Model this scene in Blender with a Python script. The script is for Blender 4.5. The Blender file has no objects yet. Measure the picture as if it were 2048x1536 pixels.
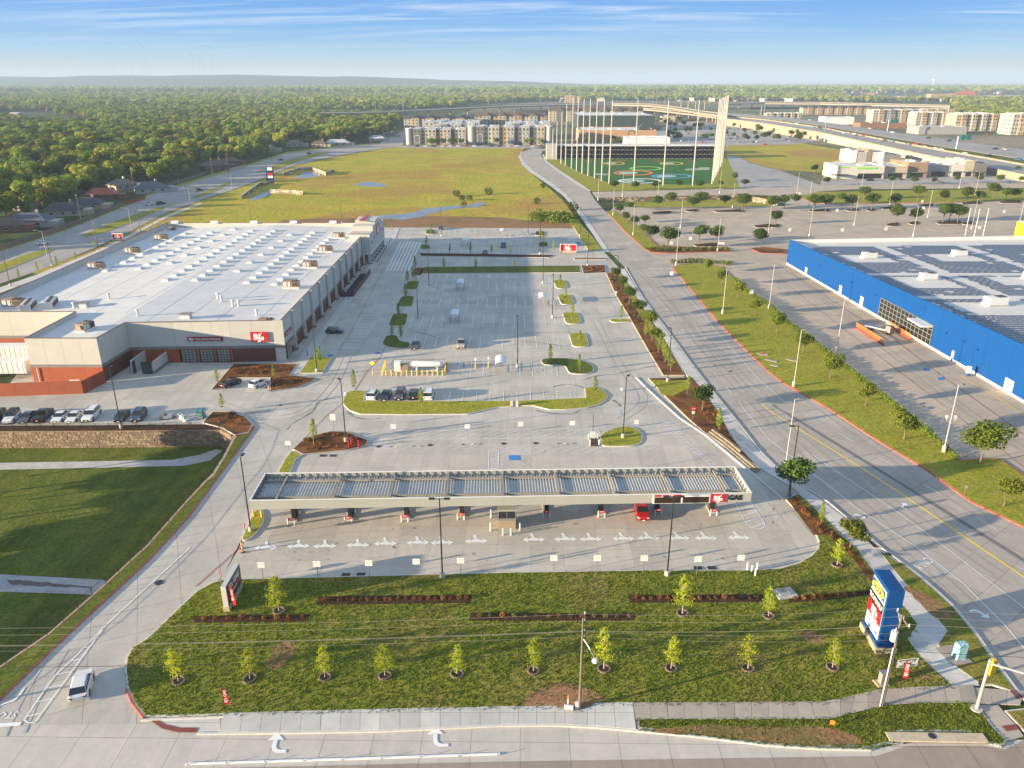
import bpy, math, random
from mathutils import Vector, Matrix
from mathutils.geometry import tessellate_polygon
R = math.radians
random.seed(7)
sc = bpy.context.scene
COL = sc.collection
# ---------------------------------------------------------------- camera
CAM_H, PITCH, FPX = 60.0, R(21.35),1550.0
cam_d = bpy.data.cameras.new('camera')
cam = bpy.data.objects.new('camera', cam_d)
COL.objects.link(cam)
cam.location = (0,0, CAM_H)
cam.rotation_euler = (R(90) - PITCH,0,0)
cam_d.sensor_width = 36.0
cam_d.lens = 36.0 * FPX / 2048.0
cam_d.clip_start = 0.5
cam_d.clip_end = 90000
sc.camera = cam
# ---------------------------------------------------------------- light
SUN_AZ, SUN_EL = 18.3,9.0        # shadows run towards this azimuth (from +X to +Y)
sdir = Vector((-math.cos(R(SUN_AZ)) * math.cos(R(SUN_EL)),-math.sin(R(SUN_AZ)) * math.cos(R(SUN_EL)), math.sin(R(SUN_EL))))
sun_d = bpy.data.lights.new('sun', 'SUN')
sun_d.energy = 5.0
sun_d.angle = R(0.5)
sun_d.color = (1.0,0.79,0.52)
sun = bpy.data.objects.new('sun', sun_d)
COL.objects.link(sun)
sun.rotation_euler = sdir.to_track_quat('Z', 'Y').to_euler()
sun.location = (-200,-60,300)
world = bpy.data.worlds.new('World')
sc.world = world
world.use_nodes = True
wt = world.node_tree
wt.nodes.clear()
def wn(t,**k):
 n = wt.nodes.new(t)
 for a, b in k.items():
  setattr(n, a, b)
 return n
wo = wn('ShaderNodeOutputWorld')
wb = wn('ShaderNodeBackground')
sky = wn('ShaderNodeTexSky', sky_type='NISHITA', sun_disc=False, sun_elevation=R(SUN_EL), sun_rotation=math.atan2(sdir.x, sdir.y),
  altitude=200, air_density=1.0, dust_density=0.7, ozone_density=3.0)
wb.inputs['Strength'].default_value = 0.12
# thin cirrus, laid on a plane high above
tc = wn('ShaderNodeTexCoord')
sx = wn('ShaderNodeSeparateXYZ')
wt.links.new(tc.outputs['Generated'], sx.inputs[0])
def wm(op, a, b=None, c=None, clamp=False):
 n = wn('ShaderNodeMath', operation=op, use_clamp=clamp)
 for i, v in enumerate((a, b, c)):
  if v is None: continue
  if isinstance(v,(int, float)): n.inputs[i].default_value = v
  else: wt.links.new(v, n.inputs[i])
 return n.outputs[0]
zz = wm('MAXIMUM', sx.outputs[2],0.01)
zc = wm('ADD', zz,0.04)
cx = wm('DIVIDE', sx.outputs[0], zc)
cy = wm('DIVIDE', sx.outputs[1], zc)
cb = wn('ShaderNodeCombineXYZ')
wt.links.new(wm('MULTIPLY', cx,0.30), cb.inputs[0])
wt.links.new(wm('MULTIPLY', wm('ADD', cy, wm('MULTIPLY', cx,0.12)),1.3), cb.inputs[1])
nz = wn('ShaderNodeTexNoise')
nz.inputs['Scale'].default_value = 1.15
nz.inputs['Detail'].default_value = 7
nz.inputs['Roughness'].default_value = 0.62
nz.inputs['Distortion'].default_value = 0.5
wt.links.new(cb.outputs[0], nz.inputs['Vector'])
mr = wn('ShaderNodeMapRange')
mr.inputs['From Min'].default_value = 0.47
mr.inputs['From Max'].default_value = 0.66
mr.inputs['To Max'].default_value = 0.7
wt.links.new(nz.outputs[0], mr.inputs['Value'])
fade = wn('ShaderNodeMapRange')
fade.inputs['From Min'].default_value = 0.02
fade.inputs['From Max'].default_value = 0.10
wt.links.new(sx.outputs[2], fade.inputs['Value'])
mask = wm('MULTIPLY', mr.outputs[0], fade.outputs[0])
mx = wn('ShaderNodeMix', data_type='RGBA')
wt.links.new(mask, mx.inputs['Factor'])
skm = wn('ShaderNodeMix', data_type='RGBA', blend_type='MULTIPLY')
skm.inputs['Factor'].default_value = 1.0
wt.links.new(sky.outputs[0], skm.inputs['A'])
skm.inputs['B'].default_value = (0.26,0.27,0.31,1)
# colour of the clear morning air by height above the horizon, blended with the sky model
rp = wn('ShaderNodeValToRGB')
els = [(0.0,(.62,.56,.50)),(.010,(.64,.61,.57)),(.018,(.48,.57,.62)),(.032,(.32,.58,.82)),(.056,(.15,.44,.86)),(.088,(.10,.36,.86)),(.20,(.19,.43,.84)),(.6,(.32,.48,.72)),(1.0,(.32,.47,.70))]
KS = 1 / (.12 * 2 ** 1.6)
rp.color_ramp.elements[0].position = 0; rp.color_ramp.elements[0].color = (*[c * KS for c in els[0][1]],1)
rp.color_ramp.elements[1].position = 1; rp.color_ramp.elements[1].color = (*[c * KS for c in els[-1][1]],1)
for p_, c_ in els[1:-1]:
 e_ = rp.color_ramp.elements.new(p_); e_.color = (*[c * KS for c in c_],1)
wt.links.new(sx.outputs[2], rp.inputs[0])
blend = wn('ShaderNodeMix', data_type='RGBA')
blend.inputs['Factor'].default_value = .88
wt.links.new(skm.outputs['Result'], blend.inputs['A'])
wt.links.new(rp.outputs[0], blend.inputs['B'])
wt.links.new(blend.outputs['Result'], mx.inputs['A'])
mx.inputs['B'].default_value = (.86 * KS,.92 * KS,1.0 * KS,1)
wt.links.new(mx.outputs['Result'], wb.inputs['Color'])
wt.links.new(wb.outputs[0], wo.inputs[0])
vs = sc.view_settings
vs.view_transform = 'Standard'
vs.look = 'None'
vs.exposure = 1.74
vs.gamma = 1.0
vs.use_curve_mapping = False
sc.render.engine = 'CYCLES'
sc.cycles.use_denoising = True
sc.cycles.max_bounces = 5
sc.cycles.diffuse_bounces = 2
sc.cycles.glossy_bounces = 2
sc.cycles.transmission_bounces = 3
sc.cycles.volume_bounces = 0
sc.cycles.transparent_max_bounces = 12
sc.cycles.sample_clamp_indirect = 6
# ---------------------------------------------------------------- projection of survey points onto the ground
CP, SP = math.cos(PITCH), math.sin(PITCH)
def g(px, py, z=0.0):
 dx = (px - 1024) / FPX
 dy = -(py - 768) / FPX
 Y = CP + dy * SP
 Z = -SP + dy * CP
 t = (z - CAM_H) / Z
 return (dx * t, Y * t)
def G(pts, z=0.0):
 return [g(p[0], p[1], z) for p in pts]
# ---------------------------------------------------------------- materials
def nt(m):
 m.use_nodes = True
 t = m.node_tree
 return t, t.nodes['Principled BSDF']
def lin(c):
 return tuple((v / 12.92 if v <= .04045 else ((v + .055) / 1.055) ** 2.4) for v in c)
MATS = {}
def M(name, col, rough=.75, metal=0.0, noise=None, col2=None, bump=None, emit=None, spec=.5, coat=0, rnd=0.0, trans=0.0):
 """procedural material; noise=(scale, amount), col2 = second colour mixed by a second noise, bump=(scale, strength), rnd = per-object value change"""
 if name in MATS: return MATS[name]
 m = bpy.data.materials.new(name)
 t, b = nt(m)
 N, L = t.nodes, t.links
 b.inputs['Roughness'].default_value = rough
 b.inputs['Metallic'].default_value = metal
 b.inputs['Specular IOR Level'].default_value = spec
 if coat: b.inputs['Coat Weight'].default_value = coat
 if trans: b.inputs['Transmission Weight'].default_value = trans
 tcn = N.new('ShaderNodeTexCoord')
 cur = None
 base = (*col,1)
 def tex(scale, detail=5, rough_=.6):
  n = N.new('ShaderNodeTexNoise')
  n.inputs['Scale'].default_value = scale
  n.inputs['Detail'].default_value = detail
  n.inputs['Roughness'].default_value = rough_
  L.new(tcn.outputs['Object'], n.inputs['Vector'])
  return n.outputs[0]
 if col2 is not None:
  c2, s2, lo, hi = col2
  mp = N.new('ShaderNodeMapRange')
  mp.inputs['From Min'].default_value = lo
  mp.inputs['From Max'].default_value = hi
  L.new(tex(s2), mp.inputs['Value'])
  x = N.new('ShaderNodeMix'); x.data_type = 'RGBA'
  x.inputs['A'].default_value = base
  x.inputs['B'].default_value = (*c2,1)
  L.new(mp.outputs[0], x.inputs['Factor'])
  cur = x.outputs['Result']
 if noise is None: noise = (1.5,.12)
 x = N.new('ShaderNodeMix'); x.data_type = 'RGBA'; x.blend_type = 'MULTIPLY'
 x.inputs['Factor'].default_value = 1
 mp = N.new('ShaderNodeMapRange')
 mp.inputs['From Min'].default_value = .25
 mp.inputs['From Max'].default_value = .75
 mp.inputs['To Min'].default_value = 1 - noise[1]
 mp.inputs['To Max'].default_value = 1 + noise[1]
 L.new(tex(noise[0]), mp.inputs['Value'])
 if cur: L.new(cur, x.inputs['A'])
 else: x.inputs['A'].default_value = base
 L.new(mp.outputs[0], x.inputs['B'])
 cur = x.outputs['Result']
 if rnd:
  oi = N.new('ShaderNodeObjectInfo')
  hs = N.new('ShaderNodeHueSaturation')
  m1 = N.new('ShaderNodeMapRange'); m1.inputs['To Min'].default_value = 1 - rnd; m1.inputs['To Max'].default_value = 1 + rnd
  L.new(oi.outputs['Random'], m1.inputs['Value'])
  L.new(m1.outputs[0], hs.inputs['Value'])
  w = N.new('ShaderNodeTexWhiteNoise'); w.noise_dimensions = '1D'
  L.new(oi.outputs['Random'], w.inputs['W'])
  m2 = N.new('ShaderNodeMapRange'); m2.inputs['To Min'].default_value = .5 - rnd * .09; m2.inputs['To Max'].default_value = .5 + rnd * .06
  L.new(w.outputs[0], m2.inputs['Value'])
  L.new(m2.outputs[0], hs.inputs['Hue'])
  L.new(cur, hs.inputs['Color'])
  cur = hs.outputs[0]
 L.new(cur, b.inputs['Base Color'])
 if bump:
  bn = N.new('ShaderNodeBump')
  bn.inputs['Strength'].default_value = bump[1]
  bn.inputs['Distance'].default_value = bump[2] if len(bump) > 2 else .1
  L.new(tex(bump[0],6), bn.inputs['Height'])
  L.new(bn.outputs[0], b.inputs['Normal'])
 if emit:
  b.inputs['Emission Color'].default_value = (*col,1)
  b.inputs['Emission Strength'].default_value = emit
 MATS[name] = m
 return m
def leaf_mat(name, col, rnd=.3, transl=.35):
 m = bpy.data.materials.new(name)
 m.use_nodes = True
 t = m.node_tree; N, L = t.nodes, t.links
 N.clear()
 out = N.new('ShaderNodeOutputMaterial')
 d = N.new('ShaderNodeBsdfDiffuse'); tr = N.new('ShaderNodeBsdfTranslucent'); mixs = N.new('ShaderNodeMixShader')
 mixs.inputs[0].default_value = transl
 oi = N.new('ShaderNodeObjectInfo')
 tcn = N.new('ShaderNodeTexCoord')
 n = N.new('ShaderNodeTexNoise'); n.inputs['Scale'].default_value = 1.2; n.inputs['Detail'].default_value = 3
 L.new(tcn.outputs['Object'], n.inputs['Vector'])
 hs = N.new('ShaderNodeHueSaturation')
 hs.inputs['Color'].default_value = (*col,1)
 w = N.new('ShaderNodeTexWhiteNoise'); w.noise_dimensions = '1D'
 L.new(oi.outputs['Random'], w.inputs['W'])
 m2 = N.new('ShaderNodeMapRange'); m2.inputs['To Min'].default_value = .5 - rnd * .055; m2.inputs['To Max'].default_value = .5 + rnd * .07
 L.new(w.outputs[0], m2.inputs['Value']); L.new(m2.outputs[0], hs.inputs['Hue'])
 m1 = N.new('ShaderNodeMapRange'); m1.inputs['To Min'].default_value = 1 - rnd; m1.inputs['To Max'].default_value = 1 + rnd
 L.new(oi.outputs['Random'], m1.inputs['Value'])
 m3 = N.new('ShaderNodeMapRange'); m3.inputs['From Min'].default_value = .3; m3.inputs['From Max'].default_value = .7
 m3.inputs['To Min'].default_value = .75; m3.inputs['To Max'].default_value = 1.3
 L.new(n.outputs[0], m3.inputs['Value'])
 mu = N.new('ShaderNodeMath'); mu.operation = 'MULTIPLY'
 L.new(m1.outputs[0], mu.inputs[0]); L.new(m3.outputs[0], mu.inputs[1])
 L.new(mu.outputs[0], hs.inputs['Value'])
 for s in (d, tr): L.new(hs.outputs[0], s.inputs['Color'])
 L.new(d.outputs[0], mixs.inputs[1]); L.new(tr.outputs[0], mixs.inputs[2])
 L.new(mixs.outputs[0], out.inputs[0])
 MATS[name] = m
 return m
def paving(name, col, joint=4.6, ang=0.0, jw=.05, tone=.07, stain=.5, jdark=.62, rough=.85, streak=0.0, stain_col=(.09,.085,.08)):
 m = bpy.data.materials.new(name)
 t, b = nt(m); N, L = t.nodes, t.links
 b.inputs['Roughness'].default_value = rough
 b.inputs['Specular IOR Level'].default_value = .35
 tcn = N.new('ShaderNodeTexCoord')
 mp = N.new('ShaderNodeMapping'); mp.inputs['Rotation'].default_value = (0,0, R(ang))
 L.new(tcn.outputs['Object'], mp.inputs['Vector'])
 br = N.new('ShaderNodeTexBrick'); br.offset = 0; br.squash = 1
 br.inputs['Scale'].default_value = 1
 br.inputs['Brick Width'].default_value = joint
 br.inputs['Row Height'].default_value = joint
 br.inputs['Mortar Size'].default_value = jw
 br.inputs['Mortar Smooth'].default_value = .4
 br.inputs['Color1'].default_value = (*[c * (1 - tone) for c in col],1)
 br.inputs['Color2'].default_value = (*[c * (1 + tone) for c in col],1)
 br.inputs['Mortar'].default_value = (*[c * jdark for c in col],1)
 L.new(mp.outputs[0], br.inputs['Vector'])
 def noise(scale, detail, vec=None, dist=0):
  n = N.new('ShaderNodeTexNoise'); n.inputs['Scale'].default_value = scale; n.inputs['Detail'].default_value = detail
  n.inputs['Roughness'].default_value = .65; n.inputs['Distortion'].default_value = dist
  L.new(vec or mp.outputs[0], n.inputs['Vector']); return n.outputs[0]
 def rng(v, a, b_, c, d):
  r = N.new('ShaderNodeMapRange'); r.inputs[1].default_value = a; r.inputs[2].default_value = b_; r.inputs[3].default_value = c; r.inputs[4].default_value = d
  L.new(v, r.inputs[0]); return r.outputs[0]
 def mul(c, v):
  x = N.new('ShaderNodeMix'); x.data_type = 'RGBA'; x.blend_type = 'MULTIPLY'; x.inputs['Factor'].default_value = 1
  L.new(c, x.inputs['A']); L.new(v, x.inputs['B']); return x.outputs['Result']
 c = mul(br.outputs['Color'], rng(noise(.09,4),.3,.7,.9,1.1))
 c = mul(c, rng(noise(1.1,6),.25,.75,.91,1.07))
 c = mul(c, rng(noise(9,4),.25,.75,.93,1.06))
 # drag and tyre streaks
 m2 = N.new('ShaderNodeMapping'); m2.inputs['Scale'].default_value = (.9,.06,1); m2.inputs['Rotation'].default_value = (0,0, R(ang + streak))
 L.new(tcn.outputs['Object'], m2.inputs['Vector'])
 c = mul(c, rng(noise(.6,5, m2.outputs[0]),.35,.7,.93,1.06))
 x = N.new('ShaderNodeMix'); x.data_type = 'RGBA'
 L.new(c, x.inputs['A']); x.inputs['B'].default_value = (*stain_col,1)
 L.new(rng(noise(.13,6, None,1.2),.62,.74,0, stain), x.inputs['Factor'])
 L.new(x.outputs['Result'], b.inputs['Base Color'])
 bn = N.new('ShaderNodeBump'); bn.inputs['Strength'].default_value = .18; bn.inputs['Distance'].default_value = .02
 L.new(noise(25,3), bn.inputs['Height']); L.new(bn.outputs[0], b.inputs['Normal'])
 MATS[name] = m
 return m
def grassmat(name, c1, c2, c3, s=1.0, patch=(.55,.7), bump=.6, mow=None, bd=.25):
 """c1 grass, c2 yellower clumps, c3 dry / bare patches"""
 m = bpy.data.materials.new(name)
 t, b = nt(m); N, L = t.nodes, t.links
 b.inputs['Roughness'].default_value = .95
 b.inputs['Specular IOR Level'].default_value = .1
 tcn = N.new('ShaderNodeTexCoord')
 def noise(scale, detail, vec=None, dist=0):
  n = N.new('ShaderNodeTexNoise'); n.inputs['Scale'].default_value = scale; n.inputs['Detail'].default_value = detail
  n.inputs['Roughness'].default_value = .7; n.inputs['Distortion'].default_value = dist
  L.new(vec or tcn.outputs['Object'], n.inputs['Vector']); return n.outputs[0]
 def rng(v, a, b_, c, d):
  r = N.new('ShaderNodeMapRange'); r.inputs[1].default_value = a; r.inputs[2].default_value = b_; r.inputs[3].default_value = c; r.inputs[4].default_value = d
  L.new(v, r.inputs[0]); return r.outputs[0]
 def mix(a, bb, f):
  x = N.new('ShaderNodeMix'); x.data_type = 'RGBA'
  for k, v in (('A', a),('B', bb)):
   if isinstance(v, tuple): x.inputs[k].default_value = (*v,1)
   else: L.new(v, x.inputs[k])
  L.new(f, x.inputs['Factor']); return x.outputs['Result']
 c = mix(c1, c2, rng(noise(.35 * s,6, None,.4),.35,.68,0,1))
 c = mix(c, c3, rng(noise(.07 * s,7, None,.8), patch[0], patch[1],0,.9))
 x = N.new('ShaderNodeMix'); x.data_type = 'RGBA'; x.blend_type = 'MULTIPLY'; x.inputs['Factor'].default_value = 1
 L.new(c, x.inputs['A']); L.new(rng(noise(3.2 * s,5),.3,.7,.55,1.45), x.inputs['B'])
 c = x.outputs['Result']
 if mow:
  m2 = N.new('ShaderNodeMapping'); m2.inputs['Scale'].default_value = (mow[0],.01,1); m2.inputs['Rotation'].default_value = (0,0, R(mow[1]))
  L.new(tcn.outputs['Object'], m2.inputs['Vector'])
  x = N.new('ShaderNodeMix'); x.data_type = 'RGBA'; x.blend_type = 'MULTIPLY'; x.inputs['Factor'].default_value = 1
  L.new(c, x.inputs['A']); L.new(rng(noise(1,3, m2.outputs[0]),.35,.65,.8,1.2), x.inputs['B'])
  c = x.outputs['Result']
 L.new(c, b.inputs['Base Color'])
 bn = N.new('ShaderNodeBump'); bn.inputs['Strength'].default_value = bump; bn.inputs['Distance'].default_value = bd
 L.new(noise(2.6 * s,8), bn.inputs['Height']); L.new(bn.outputs[0], b.inputs['Normal'])
 MATS[name] = m
 return m
# ---------------------------------------------------------------- mesh helpers
class MB:
 def __init__(s): s.v = []; s.f = []; s.m = []
 def add(s, vs_, fs, m=0):
  k = len(s.v); s.v += [tuple(v) for v in vs_]
  for f in fs: s.f.append(tuple(k + i for i in f)); s.m.append(m)
  return s
 def box(s, cx, cy, cz, sx_, sy_, sz_, rz=0, m=0, top=1.0):
  """centre, full sizes; top = scale of the upper face"""
  c, n = math.cos(rz), math.sin(rz)
  vs_ = []
  for dz, k in ((-.5,1),(.5, top)):
   for a, b in ((-.5,-.5),(.5,-.5),(.5,.5),(-.5,.5)):
    x, y = a * sx_ * k, b * sy_ * k
    vs_.append((cx + x * c - y * n, cy + x * n + y * c, cz + dz * sz_))
  return s.add(vs_, [(3,2,1,0),(4,5,6,7),(0,1,5,4),(1,2,6,5),(2,3,7,6),(3,0,4,7)], m)
 def cyl(s, p0, p1, r0, r1=None, n=8, m=0, caps=True):
  if r1 is None: r1 = r0
  p0, p1 = Vector(p0), Vector(p1)
  d = (p1 - p0).normalized()
  a = d.orthogonal().normalized(); b = d.cross(a)
  vs_ = []
  for p, r in ((p0, r0),(p1, r1)):
   for i in range(n):
    t = 2 * math.pi * i / n
    vs_.append(p + a * math.cos(t) * r + b * math.sin(t) * r)
  fs = [(i,(i + 1) % n, n + (i + 1) % n, n + i) for i in range(n)]
  if caps: fs += [tuple(range(n - 1,-1,-1)), tuple(range(n,2 * n))]
  return s.add(vs_, fs, m)
 def tube(s, pts, r, n=6, m=0):
  for a, b in zip(pts, pts[1:]): s.cyl(a, b, r, r, n, m)
  return s
 def prism(s, pts, z0, z1, m=0, bottom=False, side=None):
  n = len(pts)
  if area(pts) < 0: pts = pts[::-1]
  tri = tessellate_polygon([[Vector((p[0], p[1],0)) for p in pts]])
  vs_ = [(p[0], p[1], z0) for p in pts] + [(p[0], p[1], z1) for p in pts]
  ft = []
  for a, b, c in tri:
   A = (pts[b][0] - pts[a][0]) * (pts[c][1] - pts[a][1]) - (pts[b][1] - pts[a][1]) * (pts[c][0] - pts[a][0])
   ft.append((a + n, b + n, c + n) if A > 0 else (c + n, b + n, a + n))
  k = len(s.v); s.v += vs_
  for f in ft: s.f.append(tuple(k + i for i in f)); s.m.append(m)
  if z1 != z0:
   for i in range(n):
    s.f.append((k + i, k + (i + 1) % n, k + n + (i + 1) % n, k + n + i)); s.m.append(m if side is None else side)
  if bottom:
   for f in ft: s.f.append(tuple(k + i - n for i in f[::-1])); s.m.append(m)
  return s
 def loft(s, rings, m=0, caps=True):
  n = len(rings[0]); k = len(s.v)
  for r_ in rings: s.v += [tuple(p) for p in r_]
  for j in range(len(rings) - 1):
   for i in range(n):
    s.f.append((k + j * n + i, k + j * n + (i + 1) % n, k + (j + 1) * n + (i + 1) % n, k + (j + 1) * n + i)); s.m.append(m)
  if caps:
   s.f.append(tuple(k + i for i in range(n - 1,-1,-1))); s.m.append(m)
   s.f.append(tuple(k + (len(rings) - 1) * n + i for i in range(n))); s.m.append(m)
  return s
 def ball(s, c, r, n=8, m=0, sz=1.0):
  rings = []
  h = n // 2
  for j in range(1, h):
   t = math.pi * j / h
   rings.append([(c[0] + r * math.sin(t) * math.cos(2 * math.pi * i / n), c[1] + r * math.sin(t) * math.sin(2 * math.pi * i / n), c[2] - r * sz * math.cos(t)) for i in range(n)])
  return s.loft(rings, m)
 def mesh(s, name, mats, smooth=False):
  me = bpy.data.meshes.new(name)
  me.from_pydata(s.v, [], s.f)
  for m_ in mats: me.materials.append(m_ if not isinstance(m_, str) else MATS[m_])
  if len(mats) > 1: me.polygons.foreach_set('material_index', s.m)
  if smooth: me.polygons.foreach_set('use_smooth', [True] * len(s.f))
  me.update()
  return me
def area(p):
 return sum(p[i][0] * p[(i + 1) % len(p)][1] - p[(i + 1) % len(p)][0] * p[i][1] for i in range(len(p))) / 2
def obj(name, me, parent=None, loc=None, rz=0, kind=None, label=None, cat=None, group=None, scale=None):
 o = bpy.data.objects.new(name, me)
 COL.objects.link(o)
 if parent is not None: o.parent = parent
 if loc is not None: o.location = loc
 if rz: o.rotation_euler = (0,0, rz)
 if scale is not None: o.scale = (scale,) * 3 if isinstance(scale,(int, float)) else scale
 if kind: o['kind'] = kind
 if label: o['label'] = label
 if cat: o['category'] = cat
 if group: o['group'] = group
 return o
def thing(name, label, cat, loc, rz=0, group=None, scale=None):
 return obj(name, None, None, loc, rz, None, label, cat, group, scale)
def clone(root, loc, rz=0, label=None, group=None, scale=None):
 r = root.copy(); COL.objects.link(r)
 r.location = loc; r.rotation_euler = (0,0, rz)
 if scale is not None: r.scale = (scale,) * 3 if isinstance(scale,(int, float)) else scale
 if label: r['label'] = label
 if group: r['group'] = group
 for ch in root.children:
  c = ch.copy(); COL.objects.link(c); c.parent = r
  for k in ch.children:
   d = k.copy(); COL.objects.link(d); d.parent = c
 return r
ORD = ['first', 'second', 'third', 'fourth', 'fifth', 'sixth', 'seventh', 'eighth', 'ninth', 'tenth', 'eleventh', 'twelfth']
def nth(i):
 if i < 12: return ORD[i]
 n = i + 1
 return '%d%s' % (n, 'th' if 10 < n % 100 < 14 else {1: 'st',2: 'nd',3: 'rd'}.get(n % 10, 'th'))
def inset(pts, d):
 if area(pts) < 0: pts = pts[::-1]
 n = len(pts); out = []
 for i in range(n):
  a, b, c = Vector(pts[i - 1][:2]), Vector(pts[i][:2]), Vector(pts[(i + 1) % n][:2])
  u, v = (b - a).normalized(),(c - b).normalized()
  nu, nv = Vector((-u.y, u.x)), Vector((-v.y, v.x))
  k = nu + nv
  if k.length < .3: k = nu
  k.normalize()
  out.append(tuple(b + k * (d / max(.5, k.dot(nu)))))
 return out
def smooth(pts, n=1, closed=True):
 for _ in range(n):
  q = []
  m = len(pts)
  for i in range(m if closed else m - 1):
   a, b = pts[i], pts[(i + 1) % m]
   q += [(a[0] * .75 + b[0] * .25, a[1] * .75 + b[1] * .25),(a[0] * .25 + b[0] * .75, a[1] * .25 + b[1] * .75)]
  if not closed: q = [pts[0]] + q + [pts[-1]]
  pts = q
 return pts
def ragged(pts, step=1.5, amp=.6, seed=1):
 rr = random.Random(seed); out = []
 for a, b in zip(pts, pts[1:] + pts[:1]):
  n = max(1, int((Vector(b) - Vector(a)).length / step))
  for i in range(n): out.append((a[0] + (b[0] - a[0]) * i / n + rr.gauss(0, amp), a[1] + (b[1] - a[1]) * i / n + rr.gauss(0, amp * .8)))
 return out
def sheet(name, pts, z, mat_, parent=None, kind='structure'):
 if name in ('puddle', 'dirt_ground', 'bare_earth') and len(pts) > 6: pts = ragged(pts,*((4,1.1) if pts[0][1] > 200 else (.7,.13)))
 return obj(name, MB().prism(pts, z, z).mesh(name, [mat_]), parent, kind=kind if parent is None else None)
def offset_line(pts, d):
 out = []
 for i, p in enumerate(pts):
  a = Vector(pts[max(0, i - 1)][:2]); c = Vector(pts[min(len(pts) - 1, i + 1)][:2])
  u = (c - a).normalized()
  out.append((p[0] - u.y * d, p[1] + u.x * d))
 return out
def fillet(pts, r):
 n = len(pts); out = []
 for i in range(n):
  a, b, c = Vector(pts[i - 1][:2]), Vector(pts[i][:2]), Vector(pts[(i + 1) % n][:2])
  d1, d2 = min(r,(a - b).length * .45), min(r,(c - b).length * .45); p, q = b + (a - b).normalized() * d1, b + (c - b).normalized() * d2
  for k in range(5):
   t = k / 4; out.append(tuple(p * (1 - t) ** 2 + b * 2 * t * (1 - t) + q * t * t))
 return out
def kerbline(mb, pts, z, h=.15, w=.16, m=0):
 o = offset_line(pts, w)
 for i in range(len(pts) - 1):
  q = [pts[i], pts[i + 1], o[i + 1], o[i]]
  if area(q) < 0: q = q[::-1]
  mb.prism(q, z, z + h, m)
def island(name, pts, fill, kerb='kerb', h=.15, kw=.17, z=.06, sm=0, ground=None):
 if sm: pts = fillet(pts,1.6)
 if area(pts) < 0: pts = pts[::-1]
 inn = inset(pts, kw)
 o = obj(name, MB().prism(inn, z, z + h + .02).mesh(name, [fill]), kind='structure')
 mb = MB(); n = len(pts)
 for i in range(n):
  j = (i + 1) % n
  mb.add([(*pts[i], z),(*pts[j], z),(*pts[j], z + h),(*pts[i], z + h),(*inn[j], z + h),(*inn[i], z + h)], [(0,1,2,3),(3,2,4,5)])
 obj('kerb', mb.mesh('kerb', [MATS[kerb]]), o)
 return o
def stripe(a, b, w, z, name, mat_, parent):
 a, b = Vector(a[:2]), Vector(b[:2])
 u = (b - a); l = u.length; u.normalize(); v = Vector((-u.y, u.x)) * w / 2
 mb = MB().add([(*(a - v), z),(*(b - v), z),(*(b + v), z),(*(a + v), z)], [(0,1,2,3)])
 return obj(name, mb.mesh(name, [mat_]), parent)
def polystripe(pts, w, z, name, mat_, parent):
 l, r_ = offset_line(pts, w / 2), offset_line(pts,-w / 2)
 mb = MB()
 for i in range(len(pts) - 1):
  mb.add([(*r_[i], z),(*r_[i + 1], z),(*l[i + 1], z),(*l[i], z)], [(0,1,2,3)])
 return obj(name, mb.mesh(name, [mat_]), parent)
_tx = {}
def text(s, size, mat_, parent, loc, rot=(0,0,0), ext=.02, sx_=1.0, name='lettering', bold=0.0, align='CENTER'):
 key = (s, ext, bold, align, mat_.name)
 if key not in _tx:
  cu = bpy.data.curves.new('lettering', 'FONT')
  cu.body = s; cu.size = 1; cu.extrude = ext; cu.offset = bold
  cu.align_x = align; cu.align_y = 'CENTER'; cu.resolution_u = 2
  to = bpy.data.objects.new('lettering', cu)
  COL.objects.link(to)
  bpy.context.view_layer.update()
  me = bpy.data.meshes.new_from_object(to.evaluated_get(bpy.context.evaluated_depsgraph_get()))
  bpy.data.objects.remove(to); bpy.data.curves.remove(cu)
  me.materials.clear(); me.materials.append(mat_)
  _tx[key] = me
 o = obj(name, _tx[key], parent)
 o.location = loc; o.rotation_euler = rot; o.scale = (size * sx_, size,1)
 return o
# ================================================================ MATERIALS
M('kerb',(.46,.43,.38), noise=(2,.18))
M('kerb_new',(.60,.57,.52), noise=(2,.1))
M('kerb_red',(.46,.085,.06), noise=(1.2,.3), col2=((.40,.22,.16),2.0,.5,.75))
M('kerb_tan',(.50,.42,.30), noise=(2,.2))
M('paint_white',(.80,.80,.78), noise=(3,.08), rough=.6)
M('paint_faded',(.50,.49,.46), noise=(3,.2), rough=.7)
M('paint_yellow',(.85,.58,.06), noise=(3,.15), rough=.6)
M('paint_red',(.33,.05,.045), noise=(2,.25), rough=.7)
M('paint_blue',(.05,.20,.50), noise=(2,.1))
M('brick_red',(.22,.055,.045), noise=(6,.2))
M('joint_dark',(.10,.095,.09), noise=(1,.3))
paving('lot_concrete',(.475,.445,.39),4.6,1.6, streak=80, stain=.42, tone=.085, jdark=.74)
paving('gas_concrete',(.485,.445,.385),4.6,1.6, streak=84, stain=.36, tone=.08, jdark=.8)
paving('drive_concrete',(.47,.44,.39),5,-24, streak=90, stain=.35, tone=.05)
paving('street_new',(.53,.49,.44),4.8,0.8, streak=90, stain=.2, tone=.04)
paving('street_old',(.33,.27,.22),4.8,0.8, streak=90, stain=.5, tone=.08)
paving('road_concrete',(.41,.365,.315),4.6,-38, streak=90, stain=.45, tone=.07)
paving('side_concrete',(.455,.375,.29),4.6,-30, streak=0, stain=.4, tone=.07)
paving('far_road',(.36,.33,.30),8,60, stain=.3)
paving('far_lot',(.37,.35,.33),8,20, stain=.5)
paving('walk_new',(.56,.54,.50),40,0, stain=.05, tone=.01)
paving('walk_old',(.42,.37,.32),40,0, stain=.35, tone=.01)
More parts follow.
